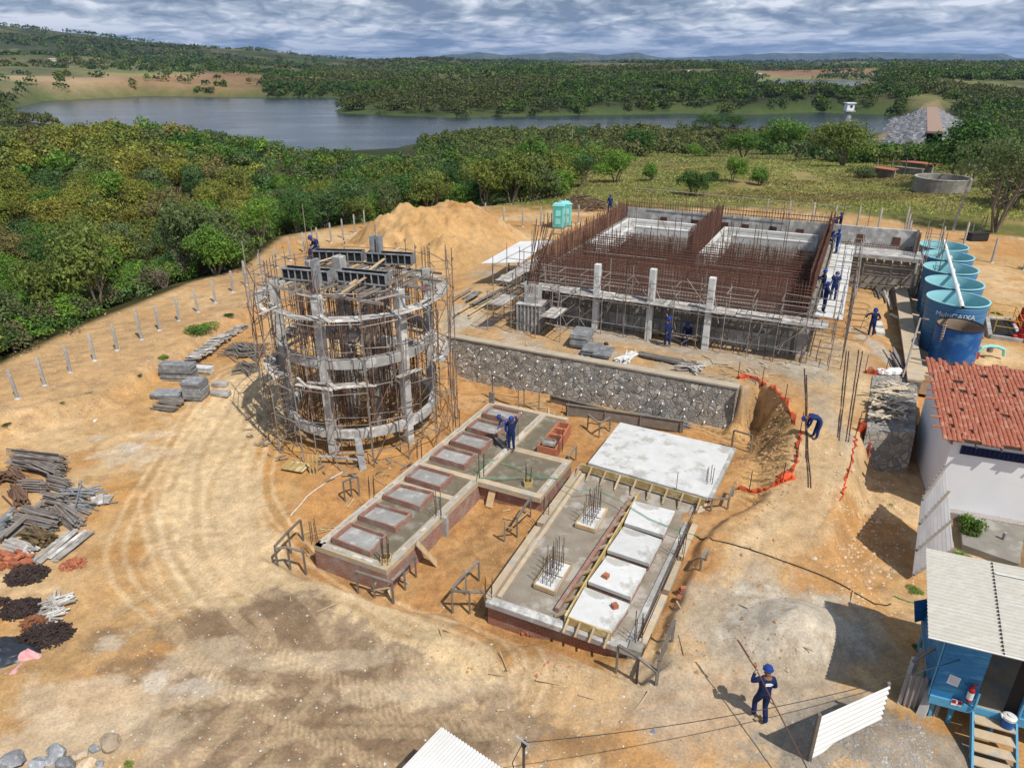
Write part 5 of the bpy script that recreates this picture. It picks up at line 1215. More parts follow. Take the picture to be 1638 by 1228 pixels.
def slab_left():
    Z = .8; z6 = lambda pts, z=Z: zo(pts, 430, 620, 3.2118, z)
    r = thing('brick_foundation', P(650, 800, -.2), 'long brick foundation left of the white slab, topped with framed screed panels', 'foundation')
    lo = z6([(232,800),(600,925),(1100,475),(1140,75)]); 
    A, B, C, D = z6([(232,808)])[0], z6([(604,938)])[0], z6([(1105,480)])[0], z6([(1142,70)])[0]
    # grid: a along the front edge, b along the length
    dA = (B-A); dL = (D-A); L = dL.length; dL.normalize(); w = dA.length; dA.normalize()
    G = lambda a, b, z=Z: V3(A+dA*a+dL*b, z)
    BL = (C-B).length                           # length of the narrow part
    Wd = z6([(1500,345)])[0]; E = V3(Wd, Z); WW = (E-A-dL*((E-A).dot(dL))).dot(dA)   # width of the broad part
    b1 = BL
    W2 = max(w*1.9, WW)
    body = MB(); body.prism([G(*p)[:2] for p in ((0, 0), (w, 0), (w, b1), (W2, b1), (W2, L-4.0), (w*1.35, L-4.0), (w*1.35, L), (0, L))], -.7, .62); body.build('brick_wall', M_BRICK, r)
    sc = MB(); sc.prism([G(*p)[:2] for p in ((.1, .1), (w-.1, .1), (w-.1, b1+.1), (W2-.1, b1+.1), (W2-.1, L-4.1), (w*1.35-.1, L-4.1), (w*1.35-.1, L-.1), (.1, L-.1))], .5, .69); sc.build('screed', M_SCREED, r)
    bm = []; 
    def bs(a0, b0, a1, b1_, wd=.34, z1=.80): m = MB(); m.bar(G(a0, b0, z1-.11), G(a1, b1_, z1-.11), wd, .24); bm.append(m)
    bs(.16, 0, .16, L); bs(0, .16, w, .16); bs(w-.16, .33, w-.16, b1, .34); bs(.33, L*.36, w-.33, L*.36, .3); bs(.33, b1, W2, b1, .32, .803); bs(W2-.17, b1+.16, W2-.17, L-4.0, .34); bs(w-.16, b1+.16, w-.16, L-.1, .34); bs(0, L-.1, w*1.35, L-.1, .3, .797); bs(w, L-4.1, W2, L-4.1, .4, .806)
    for m in bm: m.build('ring_beam', M_BEAM, r)
    # gravel-filled core line of the beams
    for a0, b0, a1, b1_ in ((.16, .2, .16, L-.2), (.3, .16, w-.3, .16), (w-.16, .4, w-.16, b1-.1), (w-.16, b1+.4, w-.16, L-.4), (W2-.17, b1+.3, W2-.17, L-4.2)):
        m = MB(); m.bar(G(a0, b0, .81), G(a1, b1_, .81), .13, .03); m.build('beam_core', M_CONC, r)
    bx = (((420,690),(610,755),(520,845),(320,770)),((545,590),(735,645),(650,720),(458,655)),((670,490),(850,535),(775,612),(583,550)),((770,395),(950,445),(880,512),(700,455)),((895,295),(1065,340),(1005,400),(830,350)),((990,222),(1150,262),(1090,318),(930,270)),((1070,155),(1225,195),(1165,245),(1015,200)),((1145,90),(1300,125),(1240,165),(1095,130)))
    for q in bx: frame_box(r, z6(q, .95), .69, .97, .08, 'brick_frame', M_FILL, .80)
    for q in ((236,795),(530,560),(775,360),(970,200),(600,905),(873,665),(1093,460),(1497,325),(1270,270)): rebar_starter(z6([q], .8)[0], .78, 1.0 if q[0] in (236, 530, 775, 970) else 1.15, parent=r)
    # posts in yellow forms at two corners
    for q, h in (((606,915),.5),((1332,520),.35)):
        p = z6([q], .5)[0]; f = thing('corner_form', V3(p, -.2), 'yellow board form round the %s corner post of the long brick foundation' % ('front' if q[0] < 700 else 'notch'), 'formwork')
        parts(f, 'form_board', [MB().box(p+Vector((.17*cos(t), .17*sin(t), -.2)), (.04, .32, 1.3), t) for t in (0, pi/2, pi, 3*pi/2)], M_FORM)
        parts(f, 'strut', [MB().bar(V3(p, .4)+d*.15, V3(p, -.2)+d*.8, .08, .04) for d in (Vector((-1, .1, 0)), Vector((.2, -1, 0)), Vector((1, -.2, 0)), Vector((-.7, -.7, 0)))], M_PLANK)
        rebar_starter(p, .5, 1.2, name='starter_bars', parent=f)
    m = MB(); p = z6([(905,690)], .5)[0]; m.box((p.x, p.y, .25), (.22, .22, 1.1), -.4); m.build('stub_column', M_CONC, r)
    p = z6([(1145, 62)], 1)[0]; MB().box((p.x, p.y, .9), (.3, .1, 1.1), -.45).build('form_panel', M_CONCD, r)
    # brick chamber with open cells
    c = thing('brick_chamber', P(893, 700, .6), 'small open chamber of red brick cells beside the screed floor', 'brick box')
    q = zo(((1372,292),(1495,320),(1640,190),(1490,170)), 430, 620, 3.2118, 1.1)
    q = zo(((1378,296),(1475,318),(1553,182),(1490,172)), 430, 620, 3.2118, 1.15)
    for i in range(4):
        t0, t1 = i/4, (i+1)/4; qq = [bilin(q, 0, t0), bilin(q, 1, t0), bilin(q, 1, t1), bilin(q, 0, t1)]
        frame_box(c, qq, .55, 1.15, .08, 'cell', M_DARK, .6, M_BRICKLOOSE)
    t = thing('mortar_tray', bilin(q, .45, .2), 'grey mortar tray set on the red brick chamber', 'tray'); p = bilin(q, .5, .14); m = MB(); m.box(V3(p, 1.19), (.62, .5, .04), -.3)
    for d, s in (((.29, 0), (.04, .5)), ((-.29, 0), (.04, .5)), ((0, .23), (.62, .04)), ((0, -.23), (.62, .04))):
        o = Vector((*d, 0)); o.rotate(Euler((0, 0, -.3))); m.box(V3(p, 1.26)+o, (*s, .1), -.3)
    m.build('tray', M_CONCD, t)
    # planks leaning on the edges
    for k, (a, b) in enumerate((((1160,482),(1130,618)),((760,795),(862,910)))):
        p0 = z6([a], .82)[0]; p1 = GP(430+b[0]/3.2118, 620+b[1]/3.2118, 0); p1.z += .05
        tag(MB().bar(p0, p1, .32, .045).build('ramp_plank', M_PLANK), 'raw plank sloping down from the %s' % ('notch of the long brick foundation', 'front right corner of the long brick foundation')[k], 'plank')
slab_left()
def slab_right():
    Z = .9; z7 = lambda pts, z=Z: zo(pts, 740, 660, 2.791, z)
    A, B, C, D = z7([(112,830)])[0], z7([(790,1060)])[0], z7([(1085,395)])[0], z7([(525,240)])[0]
    G = lambda s, t, z=Z: V3(bilin([A, B, C, D], s, t), z)
    r = thing('brick_plinth', V3(bilin([A, B, C, D], .5, .5), 0), 'wide brick plinth with a rough concrete floor, carrying white hatch slabs', 'foundation')
    b = MB(); b.prism([tuple(p[:2]) for p in (A, B, C, D)], -.6, .74); b.build('brick_wall', M_BRICK, r)
    b = MB(); b.prism([tuple(p[:2]) for p in (G(.02,.02), G(.98,.02), G(.98,.98), G(.02,.98))], .7, .84); b.build('floor', M_SLABG, r)
    for (s0, t0, s1, t1, w, z1, mt) in ((0, .0, 0, .47, .26, .95, M_BEAM), (.0, .5, .01, 1.0, .30, .93, M_BEAM), (.055, .03, .06, .95, .16, .90, M_BEAM), (0, 0, .97, 0, .34, .90, M_CONC), (1.0, .03, 1.0, .30, .26, .97, M_BEAM), (1.0, .33, .995, .52, .24, .96, M_BEAM), (1.0, .55, 1.0, .99, .24, .96, M_BEAM), (.93, .02, .945, 1, .2, .89, M_CONC)):
        m = MB(); m.bar(G(s0, t0, z1-.1), G(s1, t1, z1-.1), w, .2); m.build('edge_beam', mt, r)
    m = MB()
    for s in (.965, .975, .985):
        m.tube(G(s, .05, .98), G(s-.01, .98, .98), .014, 4)
    m.build('loose_bars', M_REBAR, r)
    p = V3(B, .5); m = MB(); m.box((p.x-.1, p.y+.12, .35), (.42, .42, 1.25), -.4); m.build('corner_column', M_CONCD, r)
    for q in ((118,790),(372,430),(1085,330),(775,985),(960,620)): rebar_starter(z7([q], .9)[0]-Vector((0, .35, 0)), .85, 1.2 if q[0] > 700 else .8, parent=r)
    # brick strip and long board left of the hatches
    p0, p1 = z7([(420,885)])[0], z7([(748,395)])[0]; m = MB(); m.bar(V3(p0, .93), V3(p1, .93), .14, .22); m.build('brick_strip', M_BRICK, r)
    f = thing('long_form', V3(z7([(620,640)])[0], .85), 'long yellow form board with wedge struts left of the white hatch slabs', 'formwork')
    p0, p1 = z7([(458,915)], 1.1)[0], z7([(788,362)], 1.1)[0]; MB().bar(V3(p0, 1.05), V3(p1, 1.05), .05, .32).build('form_board', M_FORM, f)
    n = (p1-p0).normalized(); n = Vector((-n.y, n.x, 0)); parts(f, 'strut', [MB().bar(V3(p0.lerp(p1, t), 1.15)+n*.05, V3(p0.lerp(p1, t-.012), .9)+n*.42, .12, .06) for t in [.03+.096*k for k in range(10)]], M_PLANK)
    # white hatch slabs
    names = ('farthest', 'second from the back', 'second from the front', 'nearest')
    for k, q in enumerate((((765,392),(948,437),(898,545),(722,490)),((718,505),(890,565),(835,672),(645,610)),((645,635),(820,695),(752,822),(560,750)),((545,775),(748,852),(662,975),(470,908)))):
        qq = z7(q, 1.22); h = thing('hatch_slab', V3(sum(qq, Vector())/4, .85), 'white concrete hatch slab on the brick plinth, %s of the row of four%s' % (names[k], (', bare', ', bare', ', one brick on it', ', one brick on it')[k]), 'slab', 'white hatch slabs')
        m = MB(); m.prism([tuple(p[:2]) for p in qq], 1.06, 1.22); m.build('slab', M_CONCW, h, bev=.012)
        c = sum(qq, Vector())/4; m = MB(); m.prism([tuple((c+(p-c)*.96)[:2]) for p in qq], .84, 1.06); m.build('brick_base', M_BRICK, h)
        if k >= 2:
            p = z7([(640,735)] if k == 2 else [(679,869)], 1.22)[0]; m = MB(); 
            m.box(V3(p, 1.30), (.19, .19, .14), .5+k); o = m.build('loose_brick', M_BRICKLOOSE); tag(o, 'single red brick lying on the %s white hatch slab' % names[k], 'brick')
    # form along the front of the nearest hatch
    f = thing('hatch_form', V3(z7([(565,950)])[0], .85), 'yellow form boards with short struts in front of the nearest white hatch slab', 'formwork')
    p0, p1 = z7([(470,912)], 1.2)[0], z7([(664,985)], 1.2)[0]; MB().bar(V3(p0, 1.08), V3(p1, 1.08), .04, .3).build('form_board', M_FORM, f); d = (p1-p0).normalized(); n = Vector((d.y, -d.x, 0))
    parts(f, 'strut', [MB().bar(V3(p0.lerp(p1, t), 1.2)+n*.03, V3(p0.lerp(p1, t), .92)+n*.42, .06, .05) for t in (.03, .3, .62, .96)], M_PLANK)
    # big white slab
    q = z7(((560,222),(1095,378),(1205,155),(703,42)), 1.3)
    w = thing('cover_slab', V3(sum(q, Vector())/4, .2), 'big square white concrete cover slab at the back of the brick plinth', 'slab')
    m = MB(); m.prism([tuple(p[:2]) for p in q], 1.12, 1.3); m.build('slab', M_CONCW, w, bev=.012)
    c = sum(q, Vector())/4; m = MB(); m.prism([tuple((c+(p-c)*.985)[:2]) for p in q], -.5, 1.12); m.build('brick_base', M_BRICK, w)
    m = MB(); n_ = (q[2]-q[1]).normalized(); m.bar(V3(q[1], 1.22)+Vector((.1, 0, 0)), V3(q[2], 1.22)+Vector((.1, 0, 0)), .16, .14); m.build('mortar_edge', M_CONC, w)
    f = thing('slab_form', V3(z7([(800,310)])[0], .85), 'yellow form boards with nine raking struts along the front of the big white cover slab', 'formwork')
    p0, p1 = z7([(528,226)], 1.3)[0], z7([(1082,385)], 1.3)[0]; MB().bar(V3(p0, 1.14), V3(p1, 1.14), .05, .32).build('form_board', M_FORM, f); d = (p1-p0).normalized(); n = Vector((d.y, -d.x, 0))
    parts(f, 'strut', [MB().bar(V3(p0.lerp(p1, t), 1.3)+n*.03, V3(p0.lerp(p1, t), .88)+n*.62, .07, .05) for t in (.0, .10, .22, .34, .47, .60, .72, .84, .97)], M_PLANK)
    # two pads with column cages
    for k, q in enumerate((((570,410),(648,425),(592,522),(503,495)),((395,645),(488,678),(412,800),(318,765)))):
        qq = z7(q, 1.02); c = sum(qq, Vector())/4; h = thing('column_pad', V3(c, .84), 'white timber-framed pad with a cage of tall rebar, %s' % ('the far one', 'the near one')[k], 'column base', 'column bases with rebar')
        m = MB(); m.prism([tuple(p[:2]) for p in qq], .86, 1.0); m.build('pad', M_CONCW, h)
        parts(h, 'edge_board', [MB().bar(V3(qq[i], .97), V3(qq[(i+1) % 4], .97), .05, .16) for i in range(4)], M_PLANK)
        MB().bar(V3(lerp(qq[0], qq[3], .5), 1.01), V3(lerp(qq[1], qq[2], .5), 1.01), .04, .03).build('joint_strip', M_GREYW, h)
        bars = []
        for s in (.15, .3, .45, .6, .75, .88):
            for t in (.22, .42, .6): p = bilin(qq, t+.1, s); bars.append(T(V3(p, .95), V3(p, 2.1+rnd.uniform(-.15, .25))+Vector((rnd.uniform(-.04, .04), 0, 0)), .012, 4))
        parts(h, 'rebar', bars, M_REBAR)
        parts(h, 'stirrup', [MB().path([V3(bilin(qq, *st), z) for st in ((.3, .13), (.72, .13), (.72, .9), (.3, .9), (.3, .13))], .007, 3) for z in (1.15, 1.35, 1.55)], M_REBAR)
    for (a, z0, h) in (((950,375), .9, 1.2),):
        p = z7([a])[0]; tag(T(V3(p, z0), V3(p, z0+h), .014, 5).build('rebar_rod', M_REBAR), 'single rebar rod upright in the form line of the big white slab', 'rebar')
    # heap of brick halves at the front
    h = thing('brick_heap', GP(830, 1005, .3), 'small heap of red bricks against the front wall of the wide plinth', 'bricks'); bb = []
    for k in range(13): p = GP(812+k*3.6+rnd.uniform(-3, 3), 1001+k*1.2+rnd.uniform(-3, 4), .3); m = MB(); m.box(up(p, .06+.08*(k % 2)), (.24, .12, .11), rnd.uniform(-1, 1)); bb.append(m)
    parts(h, 'brick', bb, M_BRICKLOOSE)
slab_right()

# ---------------------------------------------------------------- batter boards
def batter(bases, h, label, rails=None, low=None, zz=.2):
    ps = [GP(a, b, zz) for a, b in bases]; zt = sum(p.z for p in ps)/len(ps)+h
    r = thing('batter_board', ps[0], label, 'batter board', 'batter boards round the foundations')
    parts(r, 'post', [MB().bar(p-Vector((0, 0, .2)), V3(p, zt), .065, .065) for p in ps], M_GREYW)
    parts(r, 'rail', [MB().bar(V3(ps[i], zt+.03), V3(ps[j], zt+.03), .10, .05) for i, j in (rails or [(i, i+1) for i in range(len(ps)-1)])], M_GREYW)
    if low: parts(r, 'strut', [MB().bar(V3(ps[i], ps[i].z+.35), V3(ps[j], ps[j].z+.75), .07, .04) for i, j in low], M_PLANK)
c6 = lambda *q: [(430+a/3.2118, 620+b/3.2118) for a, b in q]; c7 = lambda *q: [(740+a/2.791, 660+b/2.791) for a, b in q]
batter(c6((178,785),(115,850),(45,908)), .95, 'grey timber batter board left of the front corner of the long brick foundation, rear rail')
batter(c6((45,912),(112,932),(192,958)), .95, 'grey timber batter board left of the front corner of the long brick foundation, front rail')
batter(c6((460,1055),(545,1078),(640,1108)), .95, 'grey timber batter board before the front wall of the long brick foundation', low=[(1, 2)])
batter(c6((642,1104),(702,1038),(757,972)), .95, 'grey timber batter board running back from the front right corner of the long brick foundation')
batter(c6((392,582),(427,562),(466,555)), .95, 'small weathered batter board on the sand between the tower and the long brick foundation')
batter(c6((1080,992),(1014,1062),(944,1152)), .95, 'batter board left of the wide plinth, rail running back beside it')
batter(c6((946,1156),(1033,1160),(1110,1160)), .95, 'batter board at the front left corner of the wide plinth, rail across its brick wall')
batter(c6((1344,665),(1275,768),(1212,790)), .95, 'batter board in the gap between the two foundations', rails=[(0, 1)], low=[(0, 1), (1, 2)])
batter(c6((1455,530),(1412,590)), .8, 'short batter board behind the screed floor notch, near the plinth')
batter(c6((1577,372),(1536,435)), .8, 'short batter board right of the red brick chamber')
batter(c7((685,1160),(775,1205),(862,1216)), .85, 'grey timber batter board at the front right corner of the wide plinth', zz=.5)
batter(c7((866,1212),(935,1022)), .85, 'grey timber batter board down the right side of the wide plinth', zz=.6)
batter(c7((1108,440),(1182,432),(1204,372)), .5, 'low batter board at the right corner of the big white slab', zz=.6)
batter(c7((1060,706),(1086,660)), .5, 'lone short grey rail on two posts in the orange earth right of the plinth', zz=.6)
batter([(1170,716),(1200,722)], .9, 'short batter board behind the big white slab under the cut bank')
batter([(788,638),(829,655)], 1.5, 'tall timber gate frame at the foot of the stone wall', low=[(0, 1)])
batter([(838,655),(862,662)], 1.3, 'crooked pair of raw timber props at the foot of the stone wall', low=[(0, 1)])
batter([(940,685),(958,700),(975,690)], .8, 'timber form frame between the red brick chamber and the white slab', low=[(0, 1)])
# ---------------------------------------------------------------- water tanks and pipework
def text_mesh(s, size, ext=.004):
    cu = bpy.data.curves.new('txt', 'FONT'); cu.body = s; cu.size = size; cu.extrude = ext; cu.align_x = 'CENTER'; cu.align_y = 'CENTER'
    o = bpy.data.objects.new('txt', cu); COL.objects.link(o); bpy.context.view_layer.update()
    me = bpy.data.meshes.new_from_object(o.evaluated_get(bpy.context.evaluated_depsgraph_get())); bpy.data.objects.remove(o); bpy.data.curves.remove(cu)
    return [tuple(q.co) for q in me.vertices], [tuple(p.vertices) for p in me.polygons]
def text_obj(name, s, size, fn, mt, parent):
    vs, fs = text_mesh(s, size); mb = MB(); mb.add([fn(*q) for q in vs], fs); return mb.build(name, mt, parent)
def tank(c, zb, zt, r0, r1, label, ribs=True, mo=None, mi=None, group='light blue water tanks', writing=False, thick=.035, rimc=None):
    t = thing('water_tank', V3(c, zb), label, 'water tank', group); h = zt-zb; prof = [(0, 0), (r0, 0)]
    n = 9
    if ribs:
        for k in range(n):
            z0 = h*(.06+.9*k/n); z1 = h*(.06+.9*(k+1)/n); ra = r0+(r1-r0)*z0/h; rb = r0+(r1-r0)*z1/h
            prof += [(ra+.0, z0), (ra+.035, z0+.03), (rb+.02, z1-.05), (rb, z1-.02)]
    prof += [(r1, h)]
    MB().lathe((c[0], c[1], zb), prof, 48).build('shell', mo or M_TANK, t, smooth=False)
    MB().lathe((c[0], c[1], zb), [(r1-thick, h), (r1-thick-.03, h-.1)]+[(r0-thick+(r1-r0)*z, h*z) for z in (.8, .6, .4, .2, .05)]+[(0, .05*h)], 48).build('inside', mi or M_TANKIN, t, smooth=True)
    MB().lathe((c[0], c[1], zb), [(r1-thick-.01, h-.02), (r1+.05, h-.02), (r1+.05, h+.035), (r1-thick-.01, h+.035), (r1-thick-.01, h-.02)], 48).build('rim', rimc or M_TANKIN, t)
    if writing:
        def fn(s0, a0, z0):
            def f(x, y, z):
                zz = h*z0+y; r = r0+(r1-r0)*zz/h+.045+z; a = a0+x/r; return (c[0]+r*cos(a), c[1]+r*sin(a), zb+zz)
            return f
        a0 = math.atan2(-c[1], -c[0])+.10
        text_obj('lettering', 'MultiCAIXA', .42, fn(0, a0-.05, .80), M_PRINT, t); text_obj('small_lettering', '25000 LITROS', .2, fn(0, a0-.12, .62), M_PRINT, t)
    return t
def tanks():
    TP = []
    pad = MB(); q = [GP(1492, 600, 1.3), GP(1640, 640, 1.3)]; 
    # centres from the tops of the rims (z = 5.0)
    tops = ((1511,391,48,4.9,'farthest'),(1518,407,52,4.9,'second from the back'),(1522,427,56,4.9,'middle'),(1528,450,60,4.9,'second from the front'),(1534,476,65,4.9,'front'))
    for k, (px, py, hw, zt, nm) in enumerate(tops):
        p = P(px-1, py+2, zt); dep = p.y*CP+(CAM_H-zt)*SP; r1 = hw*.5*dep/FPX*1.0*2*.5
        r1 = 66.5/33.0*.5*1.0; TP.append((p, zt))
    r1 = 43.5*.5*0+((1578-1490)/2)*(TP[4][0].y*CP+12.6*SP)/FPX
    for k, (p, zt) in enumerate(TP):
        tank(p, 1.75, zt, r1*.86, r1, 'light blue ribbed water tank, %s of the row of five%s' % (tops[k][4], ', with white lettering' if k == 4 else ''), writing=k == 4)
    d = (TP[0][0]-TP[4][0]).normalized(); a = TP[4][0]-d*(r1+.9); b = TP[0][0]+d*r1*.6
    pp = thing('overhead_pipe', a, 'long white pipe laid across the rims of the five light blue tanks', 'pipe')
    m = MB(); a5 = V3(a, 5.10); b5 = V3(b, 5.10); m.tube(a5, b5, .11, 10, cap=False); m.build('pipe', M_PVC, pp); MB().tube(a5-d*.002, a5+d*.05, .095, 10).build('pipe_mouth', M_BLACK, pp)
    for k, (p, zt) in enumerate(TP): MB().tube(V3(p, 5.10)-d*(r1-.2), V3(p, 5.10)-d*(r1+.05), .135, 10).build('coupling', M_PVC, pp); 
    MB().add([], [])
    # deep blue tank in front
    p = P(1537, 517, 4.3); r = ((1571-1502)/2-.5)*(p.y*CP+13.2*SP)/FPX
    tank(p, 1.75, 4.2, r*.97, r, 'deep blue open water tank, brown inside, before the light blue row', ribs=False, mo=M_TANKD, mi=M_TANKDI, group=None, rimc=M_BLACK)
    c0, c1 = V3(p, 1.7), V3(TP[0][0], 1.7); n = Vector((d.y, -d.x, 0)); w = r1+.35
    m = MB(); m.prism([tuple(x[:2]) for x in (c0-d*2.1-n*w, c0-d*2.1+n*w, c1+d*2.3+n*w, c1+d*2.3-n*w)], .6, 1.75); tag(m.build('tank_base', M_BEAM), 'long raised concrete base under the blue tanks', 'concrete base')
    # supply pipe with valves along the left of the tanks
    s = thing('supply_pipe', c0-n*(w+.3), 'white supply pipe with joints and valves on the ground left of the blue tanks', 'pipe')
    a = c0-n*(w+.25)-d*.5; b = c1-n*(w+.25); m = MB(); pts = [V3(a, 1.0), V3(a.lerp(b, .25), 1.1), V3(a.lerp(b, .5), 1.25), V3(b, 1.6)]; m.path(pts, .12, 8); m.build('pipe', M_PVC, s)
    for t in (.02, .2, .38, .56, .74): q = V3(a.lerp(b, t), 1.2); MB().tube(q, q+d*.35, .17, 8).build('joint', M_TUBE, s); MB().tube(q+Vector((0,0,-.1)), q+n*.8+Vector((0,0,.1)), .1, 8).build('branch', M_PVC, s); MB().lathe(q+n*.4+Vector((0,0,.1)), [(0,0),(.14,0),(.14,.3),(.04,.32),(.04,.45),(.18,.46),(.18,.5),(0,.5)], 10).build('valve', M_TANKD, s)
    # a-frame tube stand and rope-wound pole by the deep blue tank
    f = thing('tube_stand', GP(1445, 600, 2.4), 'bent steel tube stand straddling the trench beside the deep blue tank', 'stand')
    g = [P(1444, 604, 2.5), P(1472, 509, 4.6), P(1486, 511, 4.6), P(1490, 580, 2.4)]
    MB().path(g[:3], .05, 6).build('bent_tube', M_TUBE, f); MB().tube(P(1457, 572, 3.0), P(1507, 583, 3.0), .05, 6).build('cross_tube', M_TUBE, f)
    f = thing('wound_pole', P(1497, 600, 1.7), 'dark pole wound with red and white tape leaning before the deep blue tank', 'pole'); a, b = P(1498, 574, 2.0), P(1513, 516, 4.7)
    MB().tube(a, b, .06, 6).build('pole', M_RUSTT, f); m = MB()
    for t in range(14): q = a.lerp(b, t/14); m.tube(q, q+(b-a)*.03, .07, 6)
    m.build('tape', M_PVC, f)
    f = thing('drain_pipe', GP(1567, 530, 1.8), 'short white drain pipe with a dark mouth right of the front tanks', 'pipe'); a, b = P(1562, 515, 2.2), P(1568, 540, 1.9); MB().tube(a, b, .14, 10).build('pipe', M_PVC, f); MB().tube(b, b+(b-a)*.06, .16, 10).build('mouth', M_BLACK, f)
    f = thing('hose_fitting', GP(1580, 572, 1.8), 'grey-green curved pump fitting just behind the tiled roof', 'pump'); c = GP(1582, 574, 1.8)
    MB().path([up(c, .3)+Vector((x, 0, z)) for x, z in ((-.8, 0), (-.6, .4), (-.2, .5), (.3, .45), (.7, .3), (.8, -.1))], .09, 8).build('bent_pipe', M_TEAL, f); MB().box(up(c, .2)+Vector((-1, 0, 0)), (.5, .4, .5), .3).build('pump_body', M_RED, f); MB().lathe(up(c, .45)+Vector((-.1, 0, 0)), [(0,0),(.16,0),(.16,.3),(0,.3)], 10).build('valve', M_TUBE, f)
    # yellow railing round a pit, red pumps
    pit = thing('pump_pit', GP(1600, 530, 1.9), 'concrete-rimmed square pit inside the yellow railing', 'pit'); q = [GP(*x, 1.9) for x in ((1583,541),(1632,548),(1616,515),(1578,512))]
    c = sum(q, Vector())/4; m = MB()
    for i in range(4):
        p0, p1 = q[i], q[(i+1) % 4]; m.bar(V3(p0, 2.0), V3(p1, 2.0), .22, .3)
    m.build('rim', M_CONC, pit); m = MB(); m.prism([tuple((c+(x-c)*.95)[:2]) for x in q], 1.9, 2.03); m.build('pit_sheet', M_DARK, pit)  # near-black sheet closes the pit just under its rim
    rl = thing('yellow_railing', GP(1590, 535, 1.9), 'yellow tubular safety railing round the pump pit', 'railing'); po = [GP(*x, 1.9) for x in ((1588,534),(1627,540),(1634,548),(1619,514),(1580,508))]
    parts(rl, 'post', [T(p, up(p, 1.0), .03, 6) for p in po], M_YELLOW); parts(rl, 'rail', [T(up(po[i], h), up(po[i+1], h), .025, 5) for i in range(len(po)-1) for h in (1.0, .55)]+[T(up(po[0], 1), up(po[4], 1), .025, 5)], M_YELLOW)
    for k, (px, py) in enumerate(((1632,522),(1633,545))):
        p = GP(px, py, 1.9); o = thing('red_pump', p, 'red cast motor pump cut by the right edge, %s the other' % ('behind', 'in front of')[k], 'pump'); MB().lathe(p, [(0,0),(.35,0),(.35,.5),(.28,.55),(.28,.8),(.12,.9),(0,.9)], 14).build('casing', M_RED, o); MB().lathe(up(p, .9), [(0,0),(.2,0),(.2,.35),(0,.4)], 12).build('motor', M_RED, o); MB().tube(up(p, .3), up(p, .3)+Vector((-.6, 0, 0)), .12, 10).build('flange', M_RED, o)
tanks()

